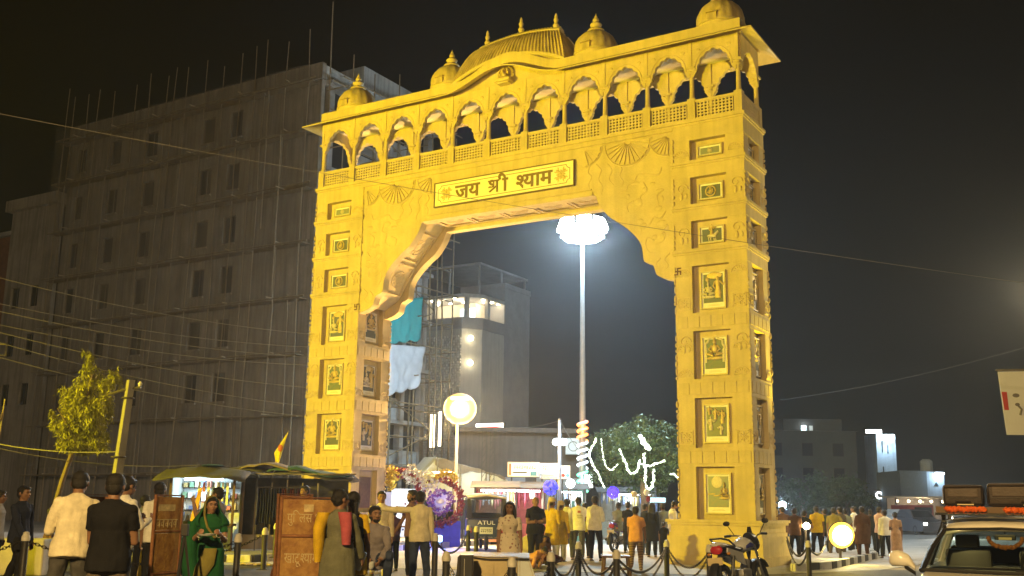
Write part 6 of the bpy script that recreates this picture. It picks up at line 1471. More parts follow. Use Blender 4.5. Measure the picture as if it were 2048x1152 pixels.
# toy and garland stalls under the sign boards
def stall_box(lab, u, Y, wd, seed, tint, ms):
    P = at(u, 1060, Y); t = thing('bazaar_stall', lab, 'stall', (P.x, Y, 0)); r = random.Random(seed)
    for x in (-wd/2, wd/2):
        for y in (0, .9): part('post', MB().tube([(x, y, 0), (x, y, 2.05)], .025, 6), m_wfr, t)
    part('back_cloth', MB().box(-wd/2, wd/2, .9, .93, .3, 2.0), mat('stall_cloth_'+lab[:6].strip().replace(' ', '_'), tint, .8, var=.3), t)
    part('table', MB().box(-wd/2, wd/2, -.1, .7, .72, .76), m_wood, t); part('table_cloth', MB().box(-wd/2, wd/2, -.13, -.105, .1, .75), mat('stall_front_'+lab[:6].strip().replace(' ', '_'), tuple(min(1, c*1.2) for c in tint), .8), t)
    for k in range(int(wd*9)):
        x = -wd/2+.08+k/9*.98; h = r.uniform(.3, .8); part('hanging_item', MB().ell((x, r.uniform(.0, .5), 1.95-h/2), (.05, .05, h/2), 8, 6), r.choice(ms), t, True)
    part('awning', MB().add([(-wd/2-.15, -.4, 1.98), (wd/2+.15, -.4, 2.0), (wd/2+.15, 1.0, 2.25), (-wd/2-.15, 1.0, 2.22)], [(0, 1, 2, 3)]), m_gt, t).modifiers.new('s', 'SOLIDIFY').thickness = .02
    part('tube_lamp', MB().tube([(-wd*.35, -.1, 1.9), (wd*.35, -.1, 1.9)], .03, 8), emit('stall_tube', (.9, .98, 1), 16), t, True)
    lamp('stall_light', 'POINT', Vector((P.x, Y-.25, 1.75)), 55, (.9, .97, 1), .15); return t
stall_box('toy stall hung with red and gold goods above the rickshaw', 990, 38.5, 1.5, 3, (.45, .25, .15), [goods[2], goods[3], m_fr[0], goods[0]])
stall_box('red and white bangle stall glowing under the wide sign board', 1050, 39, 1.5, 4, (.5, .12, .12), [goods[2], goods[0], m_fr[0], m_fr[1]])
stall_box('teal-lit stall between the lamp post and the mast', 1140, 41, 1.2, 6, (.2, .45, .42), [goods[0], goods[4], goods[0], goods[1]])
stall_box('dim stall with a pale roof behind the leafy tree', 1260, 47, 2.6, 7, (.25, .28, .28), [goods[0], goods[3], goods[1]])
for k, (u, v, Y, r_, lb) in enumerate(((1101, 975, 38.5, .28, 'round blue-lit ball ornament above the yellow turbans'), (1226, 985, 44, .26, 'violet-blue lit ball ornament below the leafy tree'))):
    P = at(u, v, Y); t = thing('ornament', lb, 'ornament', P); mb = MB()
    for j in range(70): d = Vector((r6.gauss(0, 1), r6.gauss(0, 1), r6.gauss(0, 1))).normalized(); mb.ell(d*r_*.8, (r_*.22, r_*.22, r_*.22), 5, 4)
    part('petal', mb, emit('ornament_blue%d' % k, ((.03, .04, 1), (.12, .05, 1))[k], 1.6, (.05, .05, .5)), t)['kind'] = 'stuff'; part('stick', MB().tube([(0, .05, -P.z), (0, .05, 0)], .02, 6), m_wfr, t)
P = at(1141, 967, 39.5); t = thing('globe_lamp', 'round white globe lamp between the lamp post and the mast', 'lamp', P); part('globe', MB().ell((0, 0, 0), (.17, .17, .17), 16, 10), emit('globe_white', (.9, 1, .98), 8), t, True); part('stem', MB().tube([(0, .05, -P.z), (0, .05, -.1)], .02, 6), m_wfr, t)
P = at(1177, 962, 44); lit('light_board', P, .42, .62, emit('board_lit', (.8, 1, .95), 4), 'small bright white board beside the foot of the mast', 'sign', 0)
P = at(1315, 1000, 46); lit('light_board', P, .75, .28, emit('board_lit2', (.6, .95, 1), 1.6), 'dim wide cyan board low under the leafy tree', 'sign', 0)
hd = thing('stick_dolls', 'decorated doll heads on a stick above the crowd under the tree', 'toy', (at(1293, 1000, 36).x, 36, 0)); zq = at(1293, 985, 36).z
part('stick', MB().tube([(0, 0, 0), (0, 0, zq)], .02, 6), m_bam, hd); part('doll', MB().ell((0, -.05, zq), (.10, .09, .12), 10, 8), m_pwhite, hd, True); part('doll', MB().ell((.05, -.05, zq-.22), (.08, .08, .10), 10, 8), m_fr[0], hd, True); part('doll', MB().ell((-.42, -.02, zq-.06), (.11, .09, .10), 10, 8), m_cream, hd, True); part('cross_bar', MB().tube([(-.5, 0, zq-.12), (.2, 0, zq-.1)], .012, 5), m_bam, hd)
# ================================================================== VEHICLES
m_tyre = mat('tyre_rubber', (.018, .018, .018), .8); m_chr = mat('chrome', (.6, .6, .6), .18, .95); m_black = mat('black_plastic', (.02, .02, .02), .4); m_seatv = mat('seat_vinyl', (.05, .045, .04), .45); m_tail = emit('tail_lamp_red', (1, .04, .02), .12, (.30, .01, .015)); m_plate = mat('number_plate', (.62, .50, .28), .5)
def wheel(parent, loc, R, r, M=None, spokes=5, m_rim=None):
    w_ = link('wheel', MB().torus(R-r, r, 28, 10, RY(pi/2)).mesh('wheel', m_tyre, True), parent, loc)
    rim = MB().torus(R-r*1.9, r*.32, 28, 6, RY(pi/2)); hub = .05
    for k in range(spokes):
        a = 2*pi*k/spokes; rim.tube([(0, .03*cos(a), .03*sin(a)), (0, (R-r*2)*cos(a), (R-r*2)*sin(a))], [.026, .016], 6)
    rim.lathe([(.05, -.045), (.05, .045)], 12, RY(pi/2)); part('rim', rim, m_rim or m_chr, w_, True); return w_
def motorcycle(lab, loc, rz, c_body, c_stripe, lean=.08):
    t = thing('motorcycle', lab, 'motorcycle', loc, rz); t.rotation_euler = (0, lean, rz)   # faces -y
    wheel(t, (0, -.64, .30), .30, .045); wheel(t, (0, .64, .30), .30, .052)
    part('engine', MB().bbox(-.11, .11, -.16, .16, .26, .50, .03).lathe([(.10, -.13), (.10, .13)], 16, T(0, .05, .34) @ RY(pi/2)).lathe([(.07, 0), (.08, .05), (.07, .18)], 14, T(0, -.12, .46) @ RX(.45)), mat('engine_alloy', (.35, .35, .36), .4, .6, var=.2), t, 40)
    part('frame', MB().tube([(0, -.42, .82), (0, -.30, .55), (0, -.18, .26), (0, .2, .24), (0, .34, .5)], .02, 8).tube([(0, -.38, .80), (0, .1, .70), (0, .62, .74)], .022, 8).tube([(-.09, .1, .40), (-.09, .64, .30)], .016, 6).tube([(.09, .1, .40), (.09, .64, .30)], .016, 6), m_black, t, True)
    tank = part('fuel_tank', MB().loft([((0, -.36, .84), (.05, 0, 0), (0, 0, .05)), ((0, -.30, .85), (.12, 0, 0), (0, 0, .10)), ((0, -.15, .86), (.15, 0, 0), (0, 0, .115)), ((0, .0, .83), (.13, 0, 0), (0, 0, .09)), ((0, .06, .80), (.09, 0, 0), (0, 0, .06))], 16), c_body, t, True)
    for s in (-1, 1): part('stripe', MB().loft([((s*.115, -.27, .84), (.02, 0, 0), (0, 0, .03)), ((s*.140, -.14, .85), (.022, 0, 0), (0, 0, .04)), ((s*.118, -.0, .82), (.02, 0, 0), (0, 0, .025))], 8), c_stripe, tank, True)
    part('seat', MB().loft([((0, .05, .80), (.10, 0, 0), (0, 0, .035)), ((0, .2, .79), (.125, 0, 0), (0, 0, .05)), ((0, .45, .83), (.125, 0, 0), (0, 0, .055)), ((0, .66, .86), (.10, 0, 0), (0, 0, .04))], 14), m_seatv, t, True)
    for s in (-1, 1):
        part('side_panel', MB().prism([(.02, .55), (.3, .62), (.62, .76), (.6, .82), (.1, .74)], s*.10-.012, s*.10+.012, 'x'), c_body, t); part('fork', MB().tube([(s*.075, -.42, .86), (s*.075, -.64, .30)], .022, 8), m_chr, t, True); part('shock', MB().tube([(s*.12, .46, .70), (s*.12, .60, .34)], .028, 8), m_chr, t, True)
        part('handlebar_grip', MB().tube([(s*.26, -.33, 1.01), (s*.36, -.29, 1.0)], .02, 8), m_black, t, True); part('lever', MB().tube([(s*.2, -.40, 1.0), (s*.34, -.36, 1.01)], .007, 5), m_chr, t); part('footpeg', MB().tube([(s*.1, .05, .30), (s*.26, .05, .30)], .015, 6), m_black, t)
        mr = part('mirror', MB().ell((s*.33, -.36, 1.20), (.06, .012, .04), 12, 8), m_black, t, True); part('stalk', MB().tube([(s*.22, -.36, 1.02), (s*.33, -.36, 1.19)], .007, 5), m_black, mr); part('indicator', MB().ell((s*.16, .70, .74), (.03, .03, .022), 8, 6), mat('indicator_amber', (.6, .25, .03), .3), t, True)
    part('handlebar', MB().tube([(-.3, -.32, 1.01), (-.16, -.42, 1.0), (-.08, -.43, .93), (.08, -.43, .93), (.16, -.42, 1.0), (.3, -.32, 1.01)], .013, 7), m_chr, t, True)
    cw = part('headlamp_cowl', MB().loft([((0, -.40, .92), (.10, 0, 0), (0, .05, .12)), ((0, -.50, .90), (.125, 0, 0), (0, .04, .14)), ((0, -.58, .87), (.10, 0, 0), (0, .02, .11)), ((0, -.61, .86), (.06, 0, 0), (0, .01, .07))], 16), m_black, t, True)
    part('headlamp', MB().ell((0, -.60, .87), (.085, .03, .085), 14, 8), mat('headlamp_glass', (.6, .65, .7), .1), cw, True); part('windscreen', MB().prism([(-.05, 1.01), (.05, 1.01), (.025, 1.13), (-.025, 1.13)], -.47, -.455), m_black, cw)
    def fender(y, a0, a1, R=.335): 
        secs = []
        for i in range(9): a = a0+(a1-a0)*i/8; secs.append(((0, y+R*cos(a), .30+R*sin(a)), (.065, 0, 0), (0, .012*cos(a), .012*sin(a))))
        return MB().loft(secs, 8)
    part('mudguard', fender(-.64, .35, 2.5), m_black, t, True); part('mudguard', fender(.64, -.15, 1.6, .37), m_black, t, True)
    part('exhaust', MB().tube([(.12, -.1, .34), (.13, .0, .22), (.15, .3, .26), (.15, .5, .31), (.15, .86, .40)], [.02, .022, .03, .05, .045], 10), m_chr, t, True)
    part('grab_rail', MB().tube([(-.12, .36, .84), (-.14, .6, .93), (-.09, .76, .96), (.09, .76, .96), (.14, .6, .93), (.12, .36, .84)], .015, 7), m_chr, t, True)
    tl = part('tail_lamp', MB().ell((0, .77, .80), (.10, .05, .07), 16, 10), m_tail, t, True); part('tail_cowl', MB().loft([((0, .6, .86), (.11, 0, 0), (0, 0, .05)), ((0, .76, .88), (.10, 0, 0), (0, 0, .035)), ((0, .80, .87), (.05, 0, 0), (0, 0, .02))], 12), c_body, t, True)
    pl_ = part('number_plate', MB().bbox(-.12, .12, .84, .855, .58, .69, .004), m_plate, t); part('flap', MB().box(-.08, .08, .83, .84, .30, .58), m_black, t)
    part('side_stand', MB().tube([(-.1, .1, .26), (-.24, .14, .0)], .012, 6), m_black, t); return t
c_w = mat('paint_white_grey', (.55, .56, .6), .25, spec=.6); c_b = mat('paint_blue', (.05, .06, .35), .25); c_p = mat('paint_violet', (.16, .06, .36), .25); c_k = mat('paint_black', (.02, .02, .022), .2)
motorcycle('parked white and blue motorcycle leaning before the right plinth', (at(1487, 1100, 16.6).x, 16.6, 0), radians(143), c_w, c_b, .10)
mp1 = at(1240, 1090, 34.0); motorcycle('violet motorcycle carrying riders away from the camera in the crowd', (mp1.x+.1, 34.0, 0), radians(148), c_p, c_p, .03)
ml = at(352, 1085, 21); motorcycle('dark motorcycle parked behind the barricade left of the green sari', (ml.x, 21.5, .0), radians(15), c_k, c_b, .05)
# auto-rickshaw seen from behind
def rickshaw():
    P = gr(975, 1088); Y = 33.0; P = Vector((at(972, 1080, Y).x, Y, 0)); t = thing('auto_rickshaw', 'dark blue auto rickshaw seen from behind with ATUL on its back', 'auto rickshaw', P, .10); rb_ = mat('rickshaw_blue', (.030, .045, .085), .35, var=.15); cnp = mat('rickshaw_canopy', (.035, .035, .04), .6)
    part('rear_body', MB().bbox(-.60, .60, 0, .9, .36, .98, .06), rb_, t, 40); part('front_body', MB().bbox(-.5, .5, 1.35, 2.3, .34, .9, .12), rb_, t, 40); part('floor', MB().box(-.55, .55, .9, 1.5, .34, .42), rb_, t)
    part('canopy_roof', MB().loft([((0, -.02, 1.60), (.58, 0, 0), (0, 0, .05)), ((0, .1, 1.66), (.62, 0, 0), (0, 0, .08)), ((0, 1.3, 1.68), (.62, 0, 0), (0, 0, .08)), ((0, 1.9, 1.60), (.5, 0, 0), (0, 0, .05))], 16), cnp, t, True)
    part('canopy_rim', MB().tube([(-.60, -.03, 1.60), (0, -.05, 1.68), (.60, -.03, 1.60)], .03, 8), mat('rim_cream', (.5, .42, .3), .6), t, True)
    for s in (-1, 1): part('rear_pillar', MB().prism([(s*.60, .98), (s*.44, .98), (s*.50, 1.62), (s*.60, 1.62)] if s > 0 else [(-.44, .98), (-.60, .98), (-.60, 1.62), (-.50, 1.62)], .0, .06), cnp, t); part('side_bar', MB().tube([(s*.58, .9, .9), (s*.58, 1.0, 1.6)], .025, 6), cnp, t)
    part('rear_window', MB().box(-.44, .44, .03, .04, 1.02, 1.58), glass('auto_glass', (.8, .9, 1), .75), t); part('window_seal', MB().tube([(-.45, .0, 1.0), (.45, .0, 1.0), (.46, .0, 1.6), (-.46, .0, 1.6), (-.45, .0, 1.0)], .022, 6), m_black, t)
    part('seat_back', MB().bbox(-.5, .5, .5, .64, .7, 1.15, .04), m_seatv, t)
    for s in (-1, 1): wheel(t, (s*.52, .45, .22), .22, .06, m_rim=m_black); tlm = part('tail_lamp', MB().bbox(s*.50-.05, s*.50+.05, -.025, .01, .56, .70, .01), m_tail, t)
    wheel(t, (0, 2.15, .22), .22, .05, m_rim=m_black); wheel(t, (0.0, -.08, .26), .22, .06, m_rim=m_black)
    part('bumper', MB().tube([(-.56, -.05, .42), (-.5, -.12, .40), (.5, -.12, .40), (.56, -.05, .42)], .035, 8), m_chr, t, True); part('number_plate', MB().bbox(-.20, .20, -.035, -.005, .52, .72, .005), mat('plate_white', (.6, .6, .55), .5), t)
    mb, wd = text_mb('ATUL', .012); o = part('lettering', mb, mat('letter_white', (.75, .75, .75), .5), t, loc=(-.27, -.012, .80), rot=(pi/2, 0, 0)); k_ = .54/wd; o.scale = (k_, k_*.78, 1)
    pt = [c for c in t.children if c.name.startswith('number_plate')][0]; strokes(pt, -.17, .17, .56, .11, 6, m_blk, -.036, 4); return t
rickshaw()
# car at the right edge (only its upper front shows), with luggage
CA = radians(-26); _lb = gr(1846, 1139, .84); CX = _lb.x-(-.735*cos(CA)-.04*sin(CA)); CY = _lb.y-(-.735*sin(CA)+.04*cos(CA))
def C0(x, y, z): return (CX+x*cos(CA)-y*sin(CA), CY+x*sin(CA)+y*cos(CA), z)
car = thing('parked_car', 'cream-lit white car with luggage on its roof rack at the right edge', 'car', (CX, CY, 0), CA); m_car = mat('car_white', (.76, .72, .64), .22, spec=.6); m_gl = glass('windscreen_glass', (.85, .95, .9), .85)
def sec(y, z0, hw, z1, hw1): return [(-hw, y, z0), (-hw, y, z1*.6+z0*.4), (-hw1, y, z1), (hw1, y, z1), (hw, y, z1*.6+z0*.4), (hw, y, z0)]
def bodyloft(secs):
    mb = MB(); vs = [p for s in secs for p in s]; n = 6; fs = []
    for i in range(len(secs)-1):
        for k in range(n-1): fs.append([i*n+k, i*n+k+1, (i+1)*n+k+1, (i+1)*n+k])
        fs.append([i*n+n-1, i*n, (i+1)*n, (i+1)*n+n-1])
    fs += [list(range(n))[::-1], list(range((len(secs)-1)*n, len(secs)*n))]; return mb.add(vs, fs)
bd = part('body', bodyloft([sec(-1.05, .22, .70, .58, .55), sec(-.95, .20, .80, .68, .66), sec(-.3, .18, .82, .78, .70), sec(.10, .18, .83, .83, .74), sec(.9, .18, .84, .84, .76), sec(2.4, .18, .83, .84, .76), sec(2.75, .22, .76, .78, .66)]), m_car, car, 30); bv = bd.modifiers.new('b', 'BEVEL'); bv.width = .04; bv.segments = 3; bv.limit_method = 'ANGLE'
# roof and pillars
rs = []
for y, z, hw in ((.50, 1.245, .545), (.62, 1.30, .565), (1.1, 1.365, .585), (1.8, 1.355, .58), (2.25, 1.26, .55)): rs.append((y, z, hw))
mb = MB(); vs = []; fs = []; n = 12
for (y, z, hw) in rs:
    for k in range(n+1): u = -1+2*k/n; vs.append((hw*u, y, z-.055*abs(u)**3.2))
for i in range(len(rs)-1):
    for k in range(n): a = i*(n+1)+k; fs.append([a, a+1, a+n+2, a+n+1])
rf = part('roof', mb.add(vs, fs), m_car, car, True); rf.modifiers.new('s', 'SOLIDIFY').thickness = .03
for s in (-1, 1):
    part('front_pillar', MB().tube([(s*.745, .02, .83), (s*.66, .26, 1.04), (s*.552, .50, 1.21), (s*.548, .64, 1.25)], [.030, .027, .024, .022], 8), m_black, car, True); part('gutter_trim', MB().tube([(s*.56, .55, 1.25), (s*.578, 1.1, 1.32), (s*.572, 1.8, 1.31)], .012, 6), m_black, car)
    part('mid_pillar', MB().tube([(s*.76, 1.15, .83), (s*.59, 1.2, 1.30)], .03, 6), m_black, car); part('rear_pillar', MB().tube([(s*.74, 2.4, .83), (s*.56, 2.15, 1.27)], .05, 8), m_car, car, True)
    part('side_window', MB().add([(s*.745, .12, .84), (s*.745, 2.3, .84), (s*.575, 2.1, 1.27), (s*.57, .62, 1.26)], [(0, 1, 2, 3)]), m_gl, car)
    part('door_seam', MB().tube([(s*.842, 1.14, .25), (s*.835, 1.14, .6), (s*.77, 1.14, .82)], .006, 5), m_black, car); part('door_handle', MB().bbox(s*.845-.015, s*.845+.015, .85, 1.02, .66, .69, .006), m_car, car)
    mir = part('wing_mirror', MB().loft([((s*.80, -.02, .86), (0, .03, 0), (0, 0, .03)), ((s*.86, -.03, .93), (0, .05, 0), (0, 0, .06)), ((s*.95, -.02, .945), (0, .07, 0), (0, 0, .082)), ((s*1.02, .0, .94), (0, .06, 0), (0, 0, .075)), ((s*1.045, .01, .935), (0, .03, 0), (0, 0, .045))], 14), m_car, car, True); part('mirror_foot', MB().loft([((s*.80, .0, .80), (0, .03, 0), (0, 0, .02)), ((s*.9, -.02, .87), (0, .03, 0), (0, 0, .025))], 8), m_black, mir, True)
    wheel(car, (s*.74, -.45, .29), .29, .085, m_rim=m_chr); wheel(car, (s*.74, 2.0, .29), .29, .085, m_rim=m_chr)
    hl = part('headlight', MB().ell((s*.60, -.98, .56), (.14, .07, .07), 12, 8), mat('headlamp_glass', (.6, .65, .7), .1), car, True)
part('windscreen', MB().add([(-.735, .04, .84), (.735, .04, .84), (.70, .27, 1.04), (.54, .52, 1.23), (-.54, .52, 1.23), (-.70, .27, 1.04)], [(0, 1, 2, 5), (5, 2, 3, 4)]), m_gl, car)
part('windscreen_seal', MB().tube([(-.555, .515, 1.228), (0, .49, 1.248), (.555, .515, 1.228)], .014, 6).tube([(-.745, .02, .84), (0, -.02, .835), (.745, .02, .84)], .018, 6), m_black, car)
part('rear_window', MB().add([(-.68, 2.38, .86), (.68, 2.38, .86), (.52, 2.2, 1.23), (-.52, 2.2, 1.23)], [(0, 1, 2, 3)]), m_gl, car)
part('dashboard', MB().bbox(-.70, .70, .16, .52, .74, .86, .05), m_black, car); part('steering_wheel', MB().torus(.17, .016, 24, 8, T(.32, .62, .90) @ RX(1.1)), m_black, car, True); part('wiper', MB().tube([(-.5, .0, .86), (.05, .03, .875)], .008, 5).tube([(.1, .0, .86), (.6, .04, .875)], .008, 5), m_black, car)
for x in (-.36, .36):
    st_ = part('seat', MB().bbox(x-.23, x+.23, 1.0, 1.14, .5, 1.02, .05), m_seatv, car, 40); part('headrest', MB().bbox(x-.12, x+.12, 1.0, 1.09, 1.03, 1.17, .035), m_seatv, st_, 40)
part('rear_seat', MB().bbox(-.6, .6, 1.9, 2.05, .5, 1.03, .05), m_seatv, car, 40)
part('cabin_lining', MB().add([(-.52, .6, 1.215), (.52, .6, 1.215), (.52, 2.1, 1.24), (-.52, 2.1, 1.24)], [(0, 1, 2, 3)]), mat('lining_grey', (.35, .35, .33), .9), car)
part('number_plate', MB().box(-.22, .22, -1.10, -1.08, .34, .45), m_plate, car); part('grille', MB().box(-.4, .4, -1.075, -1.05, .46, .58), m_black, car)
gl_ = thing('garland', 'marigold garland hung round the rear-view mirror inside the car', 'garland', C0(.02, .58, 0), CA); mb = MB()
for k in range(46): a = pi*k/45; mb.ell((.155*cos(a), r6.uniform(-.02, .02), 1.15-.085*sin(a)*(1+.2*r6.random())), (.022, .02, .022), 6, 4)
g_ = part('flowers', mb, mat('marigold', (.35, .12, .02), .8, var=.3, scale=40), gl_); g_['kind'] = 'stuff'
part('mirror', MB().bbox(-.10, .10, -.01, .03, 1.13, 1.185, .012), m_black, gl_); part('name_tag', MB().box(-.06, .06, -.045, -.035, 1.135, 1.16), m_plate, gl_); part('thread', MB().tube([(0, 0, 1.18), (0, .01, 1.22)], .004, 4), m_black, gl_)
drv = person('person sitting at the wheel inside the white car, a dark silhouette', Vector(C0(.36, .95, 0)), 1.5, CA, 2, cloth('driver_dark', (.03, .03, .035)), cloth('driver_trs', (.03, .03, .03)), arms=('bars', 'bars'), legs=('sit', 'sit'), near=False, face=False, z0=-.06)
# roof rack and bags
rk = thing('roof_rack', 'black roof rack with an orange cloth wound along its front bar', 'roof rack', (CX, CY, 0), CA)
for y in (.72, 1.2, 1.75): part('cross_bar', MB().tube([(-.60, y, 1.415), (.60, y, 1.415)], .018, 8), m_black, rk)
part('front_board', MB().box(-.62, .62, .60, .64, 1.395, 1.46), mat('rack_brown', (.12, .07, .035), .6), rk); part('front_lip', MB().tube([(-.63, .58, 1.385), (.63, .58, 1.385)], .014, 6), m_chr, rk)
for s in (-1, 1):
    part('side_rail', MB().tube([(s*.60, .62, 1.425), (s*.60, 1.85, 1.425)], .018, 8), m_black, rk)
    for y in (.75, 1.7): part('foot', MB().box(s*.56-.02, s*.56+.02, y-.03, y+.03, 1.30, 1.40), m_black, rk)
mb = MB(); pts = []
for k in range(30): x = -.53+.38*(k/29); pts.append((x, .575+.012*sin(k*1.3), 1.435+.012*sin(k*2.1)))
mb.tube(pts, [.018+.012*abs(sin(k*1.7)) for k in range(30)], 7); pts = [(p[0]+.56, p[1], p[2]-.004) for p in pts]; mb.tube(pts, [.018+.012*abs(sin(k*1.9)) for k in range(30)], 7)
part('orange_cloth', mb, mat('orange_cloth', (.75, .13, .015), .8, var=.3, scale=20), rk, True)
m_bag = mat('bag_brown', (.05, .034, .028), .6, var=.3, scale=6, bump=.4); m_strap = mat('bag_piping', (.025, .018, .015), .5); m_bag2 = mat('bag_panel', (.085, .062, .052), .6, var=.25, scale=8, bump=.3)
def suitcase(lab, x, y, wd, dp, h, tilt):
    t = thing('suitcase', lab, 'suitcase', C0(x, y, 1.463), CA+tilt); part('shell', MB().bbox(-wd/2, wd/2, -dp/2, dp/2, 0, h, .045), m_bag, t, 50)
    part('front_panel', MB().bbox(-wd/2+.05, wd/2-.05, -dp/2-.012, -dp/2+.01, h*.42, h-.04, .01), m_bag2, t); part('piping', MB().tube([(-wd/2+.02, -dp/2-.004, .03), (-wd/2+.02, -dp/2-.004, h-.03), (wd/2-.02, -dp/2-.004, h-.02), (wd/2-.02, -dp/2-.004, .03), (-wd/2+.02, -dp/2-.004, .03)], .011, 6), m_strap, t, True)
    part('zip_line', MB().box(-wd/2+.01, wd/2-.01, -dp/2-.008, -dp/2, h*.36, h*.39), m_strap, t); part('handle', MB().tube([(-.07, -dp/2-.01, h*.2), (-.06, -dp/2-.04, h*.22), (.06, -dp/2-.04, h*.22), (.07, -dp/2-.01, h*.2)], .010, 6), m_strap, t); part('label_patch', MB().box(-.06, .1, -dp/2-.012, -dp/2-.001, h*.06, h*.16), m_plate, t); return t
suitcase('brown suitcase lying on the roof rack, the left one', -.36, 1.0, .40, .66, .225, .02)
suitcase('wider brown suitcase lying on the roof rack, cut by the right edge', .28, 1.0, .80, .66, .245, -.02)
# background traffic on the right
def far_car(lab, P, rz, m_, lights=None, L=3.7, Wd=1.62, h=1.45):
    t = thing('parked_car' if lights is None else 'moving_car', lab, 'car', P, rz); w2 = Wd/2
    b_ = part('body', bodyloft([sec(-L/2, .25, w2*.9, .72, w2*.8), sec(-L/2+.3, .2, w2, .85, w2*.9), sec(-.6, .2, w2, .92, w2*.9), sec(L/2-.3, .2, w2, .95, w2*.9), sec(L/2, .25, w2*.9, .85, w2*.8)]), m_, t, 30)
    part('cabin', bodyloft([sec(-.75, .92, w2*.88, .93, w2*.86), sec(-.15, .93, w2*.86, h, w2*.7), sec(L/2-.75, .93, w2*.86, h, w2*.7), sec(L/2-.25, .93, w2*.86, .97, w2*.8)]), m_, t, 30)
    part('rear_window', MB().add([(-w2*.66, L/2-.66, h-.08), (w2*.66, L/2-.66, h-.08), (w2*.74, L/2-.32, 1.03), (-w2*.74, L/2-.32, 1.03)], [(0, 1, 2, 3)]), m_pane, t); part('windscreen', MB().add([(-w2*.66, -.26, h-.08), (w2*.66, -.26, h-.08), (w2*.78, -.70, 1.0), (-w2*.78, -.70, 1.0)], [(0, 1, 2, 3)]), m_pane, t)
    for s in (-1, 1):
        part('side_window', MB().add([(s*(w2*.86+.004), -.3, 1.0), (s*(w2*.86+.004), L/2-.7, 1.0), (s*(w2*.72+.008), L/2-.85, h-.1), (s*(w2*.72+.008), -.1, h-.1)], [(0, 1, 2, 3)]), m_pane, t); wheel(t, (s*(w2-.06), -L/2+.75, .29), .29, .08); wheel(t, (s*(w2-.06), L/2-.7, .29), .29, .08)
        part('tail_light', MB().box(s*w2*.72-.09, s*w2*.72+.09, L/2-.04, L/2+.02, .68, .85), m_tail, t); part('headlight', MB().ell((s*w2*.68, -L/2+.02, .64), (.13, .08, .08), 10, 6), lights or mat('headlamp_glass', (.6, .65, .7), .1), t, True)
    part('plate', MB().box(-.24, .24, L/2+.001, L/2+.02, .5, .62), m_plate, t); return t
m_cw = mat('car_white_far', (.65, .66, .66), .3); e_hl = emit('headlight_on', (1, .96, .85), 45)
P = gr(1812, 1064); far_car('white hatchback driving away behind the woman in peach', (P.x, P.y+1.5, 0), pi+.25, m_cw)
P = gr(1872, 1072); far_car('car with glaring headlights beside the white car roof', (P.x+.2, P.y+3, 0), .12, mat('car_dark', (.06, .06, .07), .3), e_hl)
lamp('headlight_beam', 'SPOT', Vector((P.x, P.y-2.2, .8)), 2500, (1, .93, .8), .1, Vector((P.x-6, P.y-30, 0)), radians(50), .5)
P = at(1847, 1030, 72); t = thing('red_van', 'red van with a white rear panel in the hazy traffic', 'van', (P.x, 72, 0), .1)
part('body', MB().bbox(-.75, .75, 0, 3.2, .35, 1.75, .08), mat('van_red', (.35, .06, .05), .4), t, 40); part('rear_panel', MB().box(-.6, .2, -.012, -.001, .75, 1.15), emit('panel_lit_white', (1, 1, 1), .9), t); part('rear_window', MB().box(-.6, .6, -.012, -.001, 1.2, 1.6), m_pane, t)
for s in (-1, 1): wheel(t, (s*.66, .6, .3), .3, .08); wheel(t, (s*.66, 2.6, .3), .3, .08)
P = at(1884, 1020, 92); bus = thing('bus', 'dusty pale bus far back in the hazy road', 'bus', (P.x, 92, 0), .15)
part('body', MB().bbox(-1.15, 1.15, 0, 8, .4, 2.6, .12), mat('bus_cream', (.45, .38, .3), .6), bus, 40); part('windscreen', MB().box(-1.0, 1.0, -.02, -.001, 1.3, 2.2), m_pane, bus)
for s in (-1, 1): wheel(bus, (s*1.0, 1.5, .45), .45, .12); part('headlight', MB().ell((s*.8, -.02, .8), (.14, .05, .1), 10, 6), emit('bus_lamp', (1, .9, .7), 20), bus, True)
tb = thing('tea_shed', 'lit roadside shed with a beige roof behind the traffic', 'stall', (at(1838, 1020, 80).x, 80, 0)); part('roof', MB().box(-2.2, 2.2, -1, 2, 2.3, 2.42), mat('shed_roof', (.5, .42, .3), .8), tb); part('wall', MB().box(-2, 2, 1, 1.1, 0, 2.29), m_shop, tb)
for k in range(5): part('bulb', MB().ell((-1.7+k*.85, -.3, 2.05), (.11, .11, .11), 8, 6), emit('bulb_warm', (1, .8, .5), 6), tb, True)
for x in (-2, 2): part('post', MB().box(x-.05, x+.05, -.9, -.8, 0, 2.3), m_wood, tb)
lamp('shed_light', 'POINT', Vector(tb.location)+Vector((0, -.6, 1.9)), 420, (1, .85, .6), .2)
for k, (u, v, Y, r_, lb) in enumerate(((1613, 1052, 30.5, .10, 'single round headlight of a bike in the right-hand crowd'), (1565, 1010, 62, .22, 'cool white lamp glowing low beside the right pillar'), (1925, 990, 120, .15, 'tiny distant lamp right of the pale blue building'), (1707, 920, 110, .2, 'tiny dim lamp alone in the dark sky above the crowd'))):
    P = at(u, v, Y); t = thing('lamp_head', lb, 'lamp', P); part('bulb', MB().ell((0, 0, 0), (r_, r_*.8, r_), 12, 8), emit('far_bulb%d' % k, ((1, .9, .65), (.75, .92, 1), (1, 1, 1), (1, .9, .8))[k], (30, 30, 12, 4)[k]), t, True); part('stem', MB().tube([(0, .1, -P.z), (0, .1, 0)], .03, 6), m_wfr, t)
lamp('far_glow', 'POINT', at(1565, 1010, 61.5), 1800, COOL, .2); lamp('bike_glow', 'POINT', at(1613, 1052, 30.2), 25, WARM, .1)
